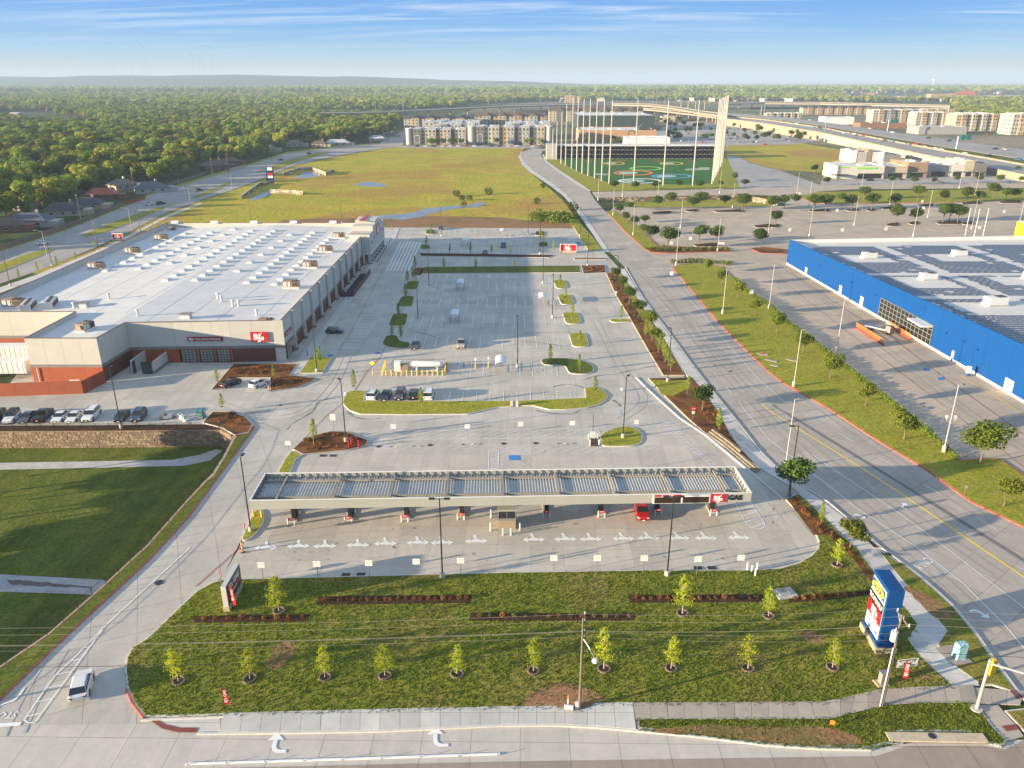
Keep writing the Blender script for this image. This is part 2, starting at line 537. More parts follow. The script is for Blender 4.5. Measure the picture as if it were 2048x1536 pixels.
grassmat('lawn',(.105,.145,.018),(.22,.215,.032),(.28,.20,.07),1.0,(.50,.68),.9)
grassmat('lawn_right',(.24,.255,.028),(.32,.29,.04),(.21,.15,.06),.7,(.62,.8),.5)
grassmat('lawn_dark',(.08,.115,.018),(.14,.15,.026),(.14,.11,.05),.8,(.62,.8),.6, mow=(.22,8))
grassmat('meadow_grass',(.29,.31,.03),(.48,.36,.05),(.38,.21,.07),.16,(.48,.62),.8, bd=.5)
grassmat('median_grass',(.24,.26,.03),(.30,.27,.04),(.22,.16,.07),.2,(.6,.75),.4)
grassmat('plain',(.04,.065,.02),(.08,.10,.035),(.20,.17,.12),.03,(.62,.74),.9, bd=2)
grassmat('town_ground',(.16,.15,.10),(.12,.14,.05),(.30,.25,.18),.05,(.45,.6),.4, bd=.5)
grassmat('turf',(.045,.135,.03),(.05,.15,.032),(.04,.12,.028),.3,(.9,.99),.2)
grassmat('mulch',(.19,.085,.033),(.29,.14,.055),(.07,.032,.018),2.0,(.4,.62),1.0)
grassmat('mulch_dark',(.05,.026,.017),(.085,.045,.025),(.14,.065,.03),2.0,(.55,.7),1.0)
grassmat('dirt',(.30,.17,.095),(.24,.14,.07),(.14,.13,.04),.8,(.5,.65),.9)
grassmat('gravel',(.42,.42,.42),(.55,.54,.52),(.33,.33,.34),3.0,(.5,.7),.8)
M('limestone',(.25,.175,.11), noise=(3,.35), col2=((.15,.11,.075),1.6,.4,.7), bump=(4,.5,.06), rnd=.12)
M('limestone_mid',(.31,.235,.155), noise=(3,.3), bump=(4,.4,.05))
M('limestone_light',(.55,.49,.38), noise=(3,.15), bump=(4,.4,.05), rnd=.1)
M('water',(.20,.19,.17), rough=.2, spec=.35, noise=(.1,.4))
M('mud',(.12,.085,.06), rough=.5, noise=(.3,.3))
M('steel',(.42,.43,.44), rough=.4, metal=.8)
M('white_metal',(.74,.73,.70), rough=.45)
M('grate',(.03,.03,.03), rough=.6)
# ================================================================ GROUND
Z0, ZP = 0.0,0.06
basin_px = [(-700,868),(0,863),(200,862),(440,860),(468,874),(447,915),(425,950),(412,962),(375,1002),(295,1092),(205,1175),(100,1267),(0,1335),(-400,1600),(-700,1600)]
basin = G(basin_px)
basin_r = G([(1200,396),(1480,390),(1535,399),(1563,411),(1480,413),(1262,415),(1234,411)])
def sheet_holes(name, outer, holes, z, mat_):
 loops = [[Vector((p[0], p[1],0)) for p in outer]]
 for h in holes: loops.append([Vector((p[0], p[1],0)) for p in h])
 tri = tessellate_polygon(loops)
 vs_ = [(v.x, v.y, z) for l in loops for v in l]
 fs = []
 for a, b, c in tri:
  A = (vs_[b][0] - vs_[a][0]) * (vs_[c][1] - vs_[a][1]) - (vs_[b][1] - vs_[a][1]) * (vs_[c][0] - vs_[a][0])
  fs.append((a, b, c) if A > 0 else (c, b, a))
 mb = MB().add(vs_, fs)
 return obj(name, mb.mesh(name, [mat_]), kind='structure')
BIG = 44000
sheet_holes('ground', [(-BIG,-280),(BIG,-280),(BIG, BIG),(-BIG, BIG)], [basin, basin_r],0.0, MATS['plain'])
# wooded ridge on the skyline
mb = MB(); nr = 60
prev = None
for i in range(nr + 1):
 X = -7500 + i * 9000 / nr
 k = max(0,1 - max(0,(X + 1500)) / 2800) * min(1,1)
 hh = (104 + 7 * math.sin(X / 620) + 4 * math.sin(X / 210 + 1) + 2 * math.sin(X / 83)) * (k ** .8)
 Yb = 6900 + 350 * math.sin(X / 1400)
 ring = [(X, Yb,-2),(X, Yb + 260, hh * .30 + 5 * math.sin(X / 130)),(X, Yb + 620, hh * .72 + 6 * math.sin(X / 171 + 2)),(X, Yb + 1000, hh * 1.0),(X, Yb + 1900, hh * 1.0),(X, Yb + 3500,-2)]
 k0 = len(mb.v); mb.v += ring
 if prev is not None:
  for j in range(5): mb.f.append((prev + j, k0 + j, k0 + j + 1, prev + j + 1)); mb.m.append(0)
 prev = k0
grassmat('ridge_wood',(.03,.055,.02),(.045,.07,.026),(.12,.10,.07),.012,(.66,.8),1.0, bd=6)
obj('hills', mb.mesh('hills', [MATS['ridge_wood']], smooth=True), kind='structure')
sheet('mist_sheet', [g(-500,184.5), g(300,182.5), g(760,180.2), g(760,178.8), g(300,177.2), g(-500,177)],6, M('mist_pale',(.62,.56,.46), noise=(.002,.2)))  # pale sheet painted to stand for mist at the foot of the hills
# basin floor, walls
BF = -3.4
bfl = obj('basin_floor', MB().prism(inset(basin,-.6), BF, BF).mesh('basin_floor', [MATS['lawn_dark']]), kind='structure')
sheet('gravel_path', [p for p in G([(-700,925),(0,926),(190,923),(345,920),(400,910),(432,899),(445,902),(420,921),(370,932),(190,936),(0,940),(-700,940)], BF)], BF + .05, MATS['gravel'])
sheet('gravel_path', G([(-700,1140),(0,1149),(90,1154),(205,1160),(222,1166),(188,1190),(100,1187),(0,1184),(-700,1178)], BF), BF + .05, MATS['gravel'])
sheet('puddle', G([(10,1162),(40,1160),(95,1167),(160,1173),(190,1176),(120,1174),(60,1172),(20,1169)], BF), BF + .09, MATS['mud'])
sheet('basin_floor', inset(basin_r,-.3),-2.4, MATS['median_grass'])
rb = inset(basin,0)
def wallpath(name, pts, z0, z1, th, mats, label, cat='wall', course=.42, cap=True, blocks=True, seed=1, bl=(.5,.95), proud=.07):
 """a masonry wall: core plus courses of separate rough stones"""
 rr = random.Random(seed)
 t = thing(name, label, cat,(pts[0][0], pts[0][1], z0))
 ox, oy = pts[0]
 mb = MB(); o = offset_line(pts, th)
 for i in range(len(pts) - 1):
  q = [pts[i], pts[i + 1], o[i + 1], o[i]]
  mb.prism([(a - ox, b - oy) for a, b in (q if area(q) > 0 else q[::-1])],0, z1 - z0 - .02)
 obj('wall_core', mb.mesh('wall_core', [MATS[mats[0]]]), t)
 if blocks:
  mb = MB()
  for i in range(len(pts) - 1):
   a, b = Vector(pts[i]), Vector(pts[i + 1]); u = (b - a); L_ = u.length; u.normalize(); n = Vector((u.y,-u.x)); rz = math.atan2(u.y, u.x)
   z = .0
   while z < z1 - z0 - .1:
    ch = min(course * rr.uniform(.75,1.25), z1 - z0 - z)
    s = 0
    while s < L_:
     w = rr.uniform(*bl); w = min(w, L_ - s + .05)
     c = a + u * (s + w / 2) + n * (proud * rr.uniform(.2,.9) - .1)
     mb.box(c.x - ox, c.y - oy, z + ch / 2, w - .05,.25 + rr.uniform(0,.1), ch - .05, rz, rr.choice((0,0,1)),.93)
     s += w
    z += ch
  st = obj('stone_course', mb.mesh('stone_course', [MATS[m_] for m_ in mats]), t, kind='stuff')
 if cap:
  mb = MB(); k = 0
  for i in range(len(pts) - 1):
   a, b = Vector(pts[i]), Vector(pts[i + 1]); u = (b - a); L_ = u.length; u.normalize(); rz = math.atan2(u.y, u.x); n = Vector((-u.y, u.x))
   nn = max(1, int(L_ / 1.2))
   for j in range(nn):
    c = a + u * (L_ * (j + .5) / nn) + n * th / 2
    mb.box(c.x - ox, c.y - oy, z1 - z0 + .05, L_ / nn - .03, th + .2,.13, rz,0,.97)
  obj('coping', mb.mesh('coping', [MATS[mats[-1]]]), t)
 return t
wp = [g(p[0], p[1]) for p in [(-300,864),(0,863),(200,862),(440,860),(468,874)]]
wallpath('retaining_wall', wp, BF,-.05,.5, ['limestone', 'limestone_mid', 'limestone'], 'rough brown stone retaining wall below the staff parking row, top of the sunken grass basin', course=.4, seed=3)
wp = [g(p[0], p[1]) for p in [(468,874),(447,915),(425,950),(412,962),(375,1002),(295,1092),(205,1175),(100,1267),(0,1335),(-400,1600)]]
wallpath('retaining_wall', wp[:], BF,.05,.5, ['limestone', 'limestone_light', 'limestone_light'], 'long pale stone retaining wall curving beside the entrance drive, below the black fence', seed=4)
wp = [g(p[0], p[1]) for p in [(1200,396),(1300,394),(1390,392),(1480,390),(1535,399),(1563,411)]]
wallpath('retaining_wall', wp[::-1][::-1],-2.4,.1,.5, ['limestone', 'limestone_light', 'limestone'], 'tan stone retaining wall under the far cross road, behind the superstore car park', seed=5, course=.5, bl=(.8,1.6))
gb = obj('ground_apron', MB().prism(G([(1234,411),(1262,415),(1480,413),(1563,411)]) + G([(1563,413),(1480,415),(1262,417),(1230,413)]),-2.4,.02).mesh('ground_apron', [MATS['limestone']]), kind='structure')
# meadow and other grounds
mead = sheet('meadow', G([(60,545),(190,499),(250,469),(332,427),(400,402),(462,382),(512,364),(587,332),(667,314),(737,302),(800,292),(1052,293),(1045,302),(1040,312),(1048,332),(1066,350),(1100,378),(1125,400),(1160,445),(1193,482),(1214,512),(1150,470),(765,470),(560,560),(300,600)]),.02, MATS['meadow_grass'])
sheet('dirt_ground', G([(560,441),(640,436),(760,438),(860,432),(990,434),(1060,441),(1150,449),(1160,461),(760,462),(560,450)]),.035, MATS['dirt'])
sheet('puddle', G([(728,435),(765,430),(812,427),(850,419),(895,412),(930,411),(962,405),(971,409),(955,414),(915,416),(880,422),(848,431),(835,436),(800,439),(760,437)]),.05, MATS['water'])
sheet('puddle', G([(705,371),(722,366),(734,363),(750,364),(762,368),(775,372),(745,374)]),.05, MATS['water'])
sheet('puddle', G([(590,356),(612,343),(648,343),(640,352),(612,356)]),.05, MATS['water'])
sheet('puddle', G([(500,397),(545,379),(552,383),(528,395),(505,402)]),.05, MATS['water'])
for i,(pts, lab) in enumerate([([(567,352),(598,341),(626,340)], 'grey retaining wall at the back of the farther meadow pond'),([(626,341),(652,351),(668,344)], 'sunlit tan retaining wall right of the farther meadow pond'),
  ([(485,398),(520,372),(548,368)], 'grey retaining wall behind the nearer meadow pond, by the blue roadside sign'),([(541,386),(585,388),(606,390)], 'sunlit tan retaining wall right of the nearer meadow pond')]):
 wallpath('retaining_wall', G(pts),0,2.0,.5, ['limestone', 'limestone_light'], lab, course=.5, bl=(1,2), seed=20 + i)
sheet('town_ground', G([(790,262),(1000,205),(1500,192),(2300,250),(2600,368),(1480,377),(1100,300),(1052,292),(800,292)]),.01, MATS['town_ground'])
sheet('field', G([(1452,289),(1600,286),(1700,303),(1694,318),(1645,345),(1560,340),(1500,325),(1480,313),(1452,309)]),.04, MATS['meadow_grass'])
# left street
st1 = sheet('street', G([(-600,700),(0,503),(125,463),(252,413),(295,392),(410,357),(487,335),(574,307),(687,293),(757,288),(785,273),(806,262),(830,240),(835,240),(824,262),(812,276),(804,291),(737,301),(667,313),(587,331),(512,363),(462,381),(400,401),(332,426),(250,468),(190,496),(75,542),(0,568),(-600,800)]),.06, MATS['far_road'])
for q in ([(-300,640),(0,529),(60,507),(100,498),(108,500),(75,515),(0,546),(-300,665)], [(163,472),(210,451),(275,428),(350,407),(330,416),(275,441),(208,466),(175,474)],
  [(378,398),(455,365),(470,362),(430,382),(400,395)], [(512,345),(570,322),(640,305),(660,306),(600,322),(545,342)]):
 island('median', G(q), MATS['median_grass'], 'kerb')
sheet('verge', G([(-600,690),(0,497),(125,457),(252,407),(300,386),(410,352),(487,331),(574,304),(687,291),(757,286),(757,288),(687,293),(574,307),(487,335),(410,357),(295,392),(252,413),(125,463),(0,503),(-600,700)]),.05, MATS['median_grass'])
sheet('pavement', G([(-200,640),(0,575),(75,549),(190,503),(250,474),(332,432),(400,406),(404,408),(335,435),(252,479),(190,509),(75,558),(0,587),(-200,655)]),.07, MATS['walk_new'])
# big lot
lot_poly = G([(-900,838),(0,792),(120,640),(350,470),(765,455),(1152,457),(1206,502),(1242,540),(1300,640),(1345,720),(1400,800),(1490,900),(1600,990),(1675,1075),(1680,1150),(1500,1175),(900,1185),(520,1190),(450,1170),(520,1080),(560,1000),(500,860),(470,866),(440,856),(0,859),(-900,880)])
lot = sheet('parking_lot', lot_poly,.04, MATS['lot_concrete'])
sheet('mulch_bed', G([(-300,853),(0,852),(200,851),(400,849),(440,853),(440,860),(200,862),(0,863),(-300,864)]),.07, MATS['mulch_dark'])
gas = sheet('forecourt', G([(505,1050),(555,946),(600,900),(730,893),(1284,893),(1300,860),(1372,840),(1414,872),(1489,934),(1568,1000),(1637,1084),(1650,1100),(1590,1160),(1300,1160),(520,1180),(430,1180)]),.055, MATS['gas_concrete'])
drv = sheet('drive', G([(497,862),(590,900),(556,945),(512,1022),(480,1085),(445,1155),(360,1215),(290,1282),(250,1345),(256,1390),(300,1447),(-220,1456),(-130,1452),(0,1402),(145,1261),(295,1123),(375,1036),(445,941)]),.048, MATS['drive_concrete'])
sheet('street', G([(-700,1425),(300,1425),(700,1430),(1265,1412),(1290,1440),(1536,1480),(1752,1496),(1830,1485),(2020,1480),(2048,1480),(2700,1450),(2700,1700),(1900,2600),(200,2600),(-700,2000)]),.03, MATS['street_new'])
sheet('street', G([(250,1541),(1000,1524),(1536,1516),(1752,1513),(1812,1493),(1960,1492),(2010,1500),(2048,1480),(2700,1450),(2700,1750),(1900,2600),(200,2600),(-300,2100)]),.045, MATS['street_old'])
# right hand road
RL = [(1100,293),(1064,297),(1046,303),(1042,313),(1052,328),(1066,340),(1100,362),(1130,386),(1155,414),(1195,468),(1218,503),(1250,535),(1284,595),(1347,680),(1381,727),(1421,780),(1474,845),(1520,905),(1560,945),(1611,979),(1653,1004),(1721,1062),(1762,1098),(1800,1126),(1840,1156),(1880,1191),(1910,1219),(1945,1261),(1990,1326),(2048,1405),(2150,1540)]
RR = [(1100,298),(1084,303),(1082,312),(1090,322),(1112,339),(1150,363),(1180,384),(1190,400),(1215,428),(1250,468),(1290,502),(1320,520),(1345,535),(1390,590),(1440,650),(1490,700),(1536,745),(1570,770),(1650,815),(1750,880),(1850,940),(1940,1005),(2048,1057),(2200,1130)]
road = sheet('road', G(RL + [(2300,1500)] + RR[::-1]),.05, MATS['road_concrete'])
sheet('road', G([(1183,384),(1480,377),(1536,375),(1640,371),(1760,369),(2048,365),(2600,361),(2600,374),(2048,376),(1700,379),(1640,383),(1592,391),(1560,392),(1480,389),(1192,396)]),.058, MATS['side_concrete'])
big_r = sheet('superstore_lot', G([(1230,412),(1300,417),(1480,415),(1570,412),(1560,392),(1640,384),(2600,372),(2600,900),(2600,1500),(2300,1250),(2048,1057),(1850,940),(1650,815),(1536,745),(1440,650),(1345,535),(1290,502),(1250,468),(1215,428)]),.045, MATS['side_concrete'])
sheet('range_lot', G([(1452,311),(1478,313),(1500,326),(1560,341),(1645,372),(1480,378),(1468,345)]),.05, MATS['far_lot'])
sheet('shop_lot', G([(1650,345),(1665,322),(2048,318),(2600,330),(2600,366),(2048,370),(1690,375),(1640,371)]),.05, MATS['far_lot'])
sheet('outlet_lot', G([(1270,292),(1330,252),(1400,240),(1480,244),(1560,258),(1660,277),(1600,288),(1450,291)]),.05, MATS['far_lot'])
sheet('apartment_street', G([(790,291),(1100,292),(1100,297),(800,296)]),.05, MATS['far_road'])
# grass around the range
sheet('range_grass', G([(1084,309),(1105,318),(1428,318),(1452,311),(1468,345),(1480,377),(1184,383),(1150,361),(1112,337),(1091,321)]),.055, MATS['median_grass'])
turf = sheet('range_turf', G([(1122,316),(1430,316),(1426,366),(1385,370),(1220,366),(1161,345),(1131,330)]),.075, MATS['turf'])
sheet('pavement', G([(1084,309),(1088,309),(1094,323),(1118,340),(1155,364),(1182,382),(1178,383),(1150,367),(1112,341),(1090,324)]),.085, MATS['walk_new'])
# raised lawns -----------------------------------------------------
LAWN = [(290,1436),(268,1408),(255,1378),(251,1345),(253,1318),(266,1296),(290,1282),(330,1245),(360,1215),(395,1183),(425,1167),(450,1160),(520,1159),(760,1153),(1000,1147),(1300,1142),(1500,1142),(1560,1138),(1598,1127),(1622,1113),(1635,1098),(1637,1085),(1630,1068),(1612,1045),(1590,1020),(1570,1000),(1597,988),(1653,1040),(1676,1065),(1716,1100),(1756,1155),(1785,1195),(1810,1216),(1838,1252),(1818,1281),(1843,1316),(1911,1378),(1780,1382),(1760,1385),(1710,1397),(1650,1410),(1536,1411),(1265,1412),(1190,1412),(1185,1418),(1155,1426),(1120,1419),(1000,1420),(760,1425),(447,1432)]
island('lawn', G(LAWN), MATS['lawn'], 'kerb_new', z=.05)
ZL = .22
STRIP = [(1275,1437),(1536,1436),(1660,1435),(1700,1425),(1770,1408),(1830,1404),(1945,1403),(1960,1420),(1985,1455),(2014,1484),(2002,1496),(1955,1483),(1935,1466),(1797,1466),(1806,1489),(1770,1490),(1740,1498),(1640,1496),(1536,1489),(1400,1472),(1275,1460)]
island('lawn', G(STRIP), MATS['lawn'], 'kerb_new', z=.05, kw=.22)
island('lawn', G([(2008,1424),(2060,1418),(2100,1440),(2070,1490)]), MATS['lawn'], 'kerb_new')
island('lawn', G([(1722,1066),(1762,1099),(1746,1099)]), MATS['mulch_dark'], 'kerb_new')
island('lawn', G([(1756,1102),(1776,1112),(1795,1126),(1805,1128),(1840,1157),(1880,1192),(1910,1220),(1945,1262),(1990,1327),(2040,1398),(2020,1385),(1985,1373),(1961,1373),(1903,1331),(1873,1291),(1891,1263),(1861,1227),(1818,1180),(1793,1152)]), MATS['lawn'], 'kerb_new')
for q, m_ in (([(1285,1462),(1330,1455),(1400,1450),(1470,1452),(1536,1455),(1620,1450),(1700,1463),(1735,1490),(1640,1492),(1536,1486),(1400,1469)], 'dirt'),
   ([(1030,1412),(1060,1385),(1110,1362),(1165,1372),(1215,1398),(1190,1408),(1155,1420),(1120,1415)], 'dirt'),
   ([(1795,1170),(1840,1178),(1890,1215),(1905,1235),(1870,1240),(1835,1200)], 'dirt'),
   ([(1590,1262),(1640,1262),(1652,1280),(1630,1290),(1600,1275)], 'dirt'),([(560,1275),(590,1285),(585,1320),(545,1345),(530,1330)], 'dirt'),
   ([(1835,1352),(1860,1350),(1865,1358),(1845,1364)], 'dirt')):
 sheet('bare_earth', smooth(G(q, ZL),2), ZL + .012, MATS[m_])
for q, m_ in (([(388,1232),(620,1229),(617,1243),(388,1246)], 'mulch_dark'),([(637,1193),(945,1190),(940,1206),(632,1210)], 'mulch_dark'),([(941,1225),(1272,1228),(1268,1241),(938,1242)], 'mulch_dark'),
   ([(1256,1190),(1525,1189),(1528,1204),(1260,1206)], 'mulch_dark'),([(1575,1192),(1655,1188),(1738,1180),(1740,1190),(1660,1200),(1580,1206)], 'mulch_dark'),
   ([(1576,1002),(1590,992),(1648,1046),(1676,1069),(1711,1102),(1750,1153),(1741,1162),(1696,1104),(1676,1087),(1658,1070),(1628,1070)], 'mulch')):
 sheet('mulch_bed', G(q, ZL), ZL + .02, MATS[m_])
# lot islands
def isl(px, mat_, kerb='kerb_new', sm=1, name='planting_island'):
 return island(name, G(px), MATS[mat_], kerb, sm=sm)
def rect(x0, y0, x1, y1, sh=0):
 return [(x0 + sh, y0),(x1 + sh, y0),(x1, y1),(x0, y1)]
isl([(685,808),(689,790),(700,783),(732,783),(727,803),(860,804),(1022,803),(1022,815),(995,816),(960,824),(935,830),(800,831),(720,830),(697,822)], 'lawn_right', sm=0)
isl([(1035,803),(1171,797),(1169,777),(1187,775),(1204,780),(1217,792),(1210,804),(1195,812),(1174,817),(1131,821),(1099,821),(1065,813),(1035,813)], 'lawn_right', sm=0)
isl([(1200,870),(1234,855),(1262,855),(1277,860),(1285,872),(1284,886),(1269,894),(1201,895)], 'lawn_right')
isl([(585,900),(600,886),(625,873),(662,864),(692,865),(736,882),(733,893),(697,902),(606,911)], 'mulch', 'kerb', sm=0)
isl([(583,903),(604,912),(592,920),(580,948),(555,948),(568,922)], 'lawn_right', sm=0)
isl([(509,1021),(527,1021),(530,1045),(512,1070),(493,1085),(481,1082)], 'lawn_right')
isl([(422,781),(467,729),(595,729),(580,752),(636,758),(600,775),(540,784),(540,757),(474,757),(452,778)], 'mulch', 'kerb', sm=0)
isl([(598,748),(620,716),(664,716),(645,747)], 'lawn_right', 'kerb_new', sm=0)
isl([(405,847),(425,825),(462,825),(492,835),(506,850),(498,866),(470,872),(445,858)], 'mulch', sm=0)
lw = isl([(497,867),(505,852),(510,855),(500,870),(447,942),(377,1037),(297,1124),(147,1262),(60,1345),(0,1403),(-120,1500),(-250,1500),(0,1338),(100,1270),(205,1178),(295,1095),(375,1005),(414,964),(428,952),(450,917),(471,876)], 'lawn_dark', 'kerb_red', sm=0, name='verge')  # verge in darker grass, the shade of trees put into its colour
for x0, y0, x1, y1 in [(824,536,847,552),(810,563,838,580),(797,593,828,614),(780,628,815,653)]:
 isl([(x0 + 6, y0),(x1 + 2, y0),(x1 - 3, y1),(x0 - 4, y1),(x0,(y0 + y1) / 2)], 'lawn_dark' if y0 > 540 else 'mulch')
isl([(772,672),(795,671),(800,684),(822,686),(818,699),(775,696),(763,688)], 'lawn_dark')
for x0, y0, x1, y1 in [(1105,561,1134,578),(1114,590,1146,610),(1124,626,1161,649),(1137,667,1176,695)]:
 isl([(x0, y0),(x1 - 5, y0),(x1 + 2, y1 - 4),(x1 - 4, y1),(x0 + 8, y1)], 'lawn_right')
isl([(1082,718),(1125,717),(1165,722),(1187,733),(1188,745),(1172,750),(1138,749),(1130,732),(1084,731)], 'lawn_dark')
isl([(1217,639),(1259,639),(1263,645),(1222,646)], 'lawn_right')
isl([(848,535),(1160,532),(1161,546),(838,548)], 'lawn_dark', sm=0)
isl([(1162,532),(1210,531),(1212,546),(1166,548)], 'mulch', sm=0)
isl([(838,507),(1110,511),(1098,516),(842,513)], 'mulch_dark', sm=0)
isl([(1147,517),(1212,517),(1212,520),(1149,520)], 'mulch', sm=0)
for x, y in ((861,465),(851,495),(1080,468),(1086,490)):
 isl([(x - 9, y - 5),(x + 9, y - 5),(x + 11, y + 4),(x - 10, y + 4)], 'lawn_dark')
# planting strip between lot and the right hand pavement
PL = [(1160,475),(1185,515),(1212,547),(1231,590),(1261,640),(1295,700),(1326,752)]
PRr = [(1206,510),(1240,545),(1275,600),(1300,640),(1330,687),(1355,725),(1370,752)]
island('planting_strip', G(PL[2:] + PRr[1:][::-1]), MATS['mulch'], 'kerb_tan')
island('planting_strip', G([(1145,452),(1160,450),(1178,465),(1204,500),(1178,503),(1168,490)]), MATS['lawn_right'], 'kerb_tan')
sheet('grass_patch', G([(1238,548),(1244,548),(1300,645),(1352,725),(1346,727),(1320,690),(1270,615)],.25),.25, MATS['lawn_right'])
island('planting_strip', G([(1296,758),(1385,756),(1412,790),(1440,830),(1462,872),(1490,908),(1510,930),(1480,915),(1414,872),(1375,838),(1336,800)]), MATS['mulch'], 'kerb_tan')
sheet('grass_patch', G([(1302,760),(1376,760),(1380,775),(1345,792),(1326,790)],.25),.25, MATS['lawn_right'])
# right lawn with red kerb
RG = [(1345,537),(1351,532),(1372,528),(1409,529),(1445,534),(1469,558),(1500,588),(1536,610),(1573,645),(1618,678),(1656,707),(1731,767),(1806,827),(1881,892),(1921,922),(1960,919),(1998,918),(2048,952),(2200,1040),(2200,1129)] + RR[::-1][1:11]
island('lawn', G([p for p in RG]), MATS['lawn_right'], 'kerb_red', kw=.3)
island('planting_strip', G([(1212,424),(1228,421),(1250,438),(1278,455),(1300,476),(1318,494),(1300,502),(1290,500),(1252,466),(1226,438)]), MATS['lawn_right'], 'kerb_red', kw=.3)
island('planting_strip', G([(1289,497),(1330,493),(1459,496),(1461,504),(1336,507),(1300,505)]), MATS['mulch'], 'kerb_red', kw=.3)
isl([(1500,497),(1530,495),(1580,500),(1575,508),(1520,507)], 'mulch', 'kerb_red')
island('lawn', G([(1592,393),(1640,385),(1760,382),(2048,378),(2600,376),(2600,396),(2048,401),(1900,405),(1760,407),(1660,408),(1625,406)]), MATS['median_grass'], 'kerb_red', kw=.3)
for x0, x1, y in [(1300,1345,425),(1368,1398,421),(1425,1490,422),(1615,1662,421),(1690,1720,420),(1730,1752,420),(1758,1800,416),(1832,1870,410),(1868,1890,410),(1920,1965,406),(1995,2045,404),(1536,1565,424)]:
 isl([(x0, y),(x1 - 6, y - 3),(x1, y),(x1 - 5, y + 3),(x0 + 6, y + 3)], 'mulch_dark', 'kerb')
for x0, x1, y in [(1385,1440,490),(1505,1545,452),(1770,1800,449),(1815,1840,446),(1870,1925,445),(1920,1950,446),(1536,1562,452)]:
 isl([(x0, y),(x1 - 6, y - 4),(x1, y),(x1 - 5, y + 4),(x0 + 6, y + 4)], 'mulch_dark', 'kerb')
# ---------------------------------------------------------------- pavements of separate slabs
def resample(pts, n):
 P_ = [Vector(p[:2]) for p in pts]
 d = [0]
 for a, b in zip(P_, P_[1:]): d.append(d[-1] + (b - a).length)
 out = []
 for i in range(n + 1):
  s = d[-1] * i / n; k = 0
  while k < len(d) - 2 and d[k + 1] < s: k += 1
  t = (s - d[k]) / max(1e-6, d[k + 1] - d[k])
  out.append(P_[k].lerp(P_[k + 1], t))
 return out, d[-1]
def slabwalk(name, Lp, Rp, step, z0, z1, mats, per_seg=False):
 """per_seg: left and right outlines given vertex for vertex"""
 root = obj(name, None, kind='structure')
 Lg, Rg = G(Lp), G(Rp)
 root.location = (*Lg[0], z0)
 segs = list(zip(range(len(Lg) - 1), range(1, len(Lg)))) if per_seg else [(0,1)]
 quads = []
 if per_seg:
  for i, j in segs:
   a, b, c, d = Vector(Lg[i]), Vector(Lg[j]), Vector(Rg[i]), Vector(Rg[j])
   n = max(1, round(((b - a).length + (d - c).length) / 2 / step))
   for k in range(n):
    quads.append((a.lerp(b, k / n), a.lerp(b,(k + 1) / n), c.lerp(d,(k + 1) / n), c.lerp(d, k / n)))
 else:
  _, l = resample(Lg,4); n = max(1, round(l / step))
  A, _ = resample(Lg, n); B_, _ = resample(Rg, n)
  for k in range(n): quads.append((A[k], A[k + 1], B_[k + 1], B_[k]))
 bx = root.location
 for k, q in enumerate(quads):
  q = [(p.x - bx.x, p.y - bx.y) for p in q]
  q = inset(q,.014)
  obj('slab', MB().prism(q,0, z1 - z0 + random.uniform(-.006,.006)).mesh('slab', [MATS[random.choice(mats)]]), root)
 sheet('bedding', [(p[0] - bx.x, p[1] - bx.y) for p in (Lg + Rg[::-1])],.02, MATS['joint_dark'], root)
 return root
for i in range(4):
 paving('walk_new%d' % i, tuple(c * (.93 + .05 * i) for c in (.54,.525,.49)),60,0, stain=.05, tone=.01)
 paving('walk_old%d' % i, tuple(c * (.9 + .06 * i) for c in (.40,.345,.29)),60,0, stain=.3, tone=.01)
WN = ['walk_new%d' % i for i in range(4)]; WO = ['walk_old%d' % i for i in range(4)]
slabwalk('pavement', [(447,1429),(760,1421),(1000,1416),(1110,1415),(1130,1422),(1175,1422),(1190,1409),(1265,1408)], [(440,1468),(760,1463),(1000,1452),(1110,1451),(1130,1452),(1175,1454),(1190,1455),(1272,1462)],1.9,.05,.245, WN, True)
slabwalk('pavement', [(1265,1408),(1536,1407),(1650,1406),(1710,1393),(1760,1381),(1830,1377),(1945,1373)], [(1270,1442),(1536,1442),(1660,1441),(1700,1431),(1770,1414),(1830,1410),(1955,1409)],1.7,.05,.25, WO, True)
slabwalk('pavement', [(1945,1377),(2048,1385)], [(1957,1410),(2040,1412)],1.8,.05,.19, WO, True)
slabwalk('pavement', [(1957,1412),(1985,1455),(2015,1484)], [(1995,1412),(2030,1452),(2047,1475)],1.8,.05,.18, WO, True)
slabwalk('pavement', [(1239,540),(1274,597),(1330,681),(1356,726),(1390,780),(1449,850),(1479,897),(1510,932),(1586,978),(1653,1038),(1678,1064),(1716,1100),(1756,1155),(1785,1195),(1810,1216),(1838,1252),(1818,1281),(1843,1316),(1911,1378)],
  [(1249,538),(1284,596),(1346,681),(1380,727),(1420,780),(1473,845),(1519,906),(1560,946),(1611,980),(1700,1046),(1721,1065),(1753,1100),(1793,1152),(1818,1180),(1861,1227),(1891,1263),(1873,1291),(1903,1331),(1961,1373)],1.9,.05,.2, WN, True)
sheet('pavement', G([(1041,305),(1045,303),(1042,313),(1053,329),(1068,342),(1102,364),(1131,387),(1157,415),(1196,469),(1219,504),(1208,504),(1186,470),(1150,418),(1124,390),(1096,369),(1060,345),(1044,330),(1037,314)]),.12, MATS['walk_new'])
sheet('pavement', G([(575,752),(600,716),(735,540),(765,470),(800,455),(790,480),(772,500),(762,520),(640,690),(622,716),(596,748)]),.12, MATS['walk_new1'])
sheet('pavement', G([(1520,905),(1560,945),(1611,980),(1653,1005),(1721,1063),(1762,1099),(1800,1127),(1790,1130),(1740,1100),(1640,1010),(1500,925)]),.1, MATS['walk_new'])
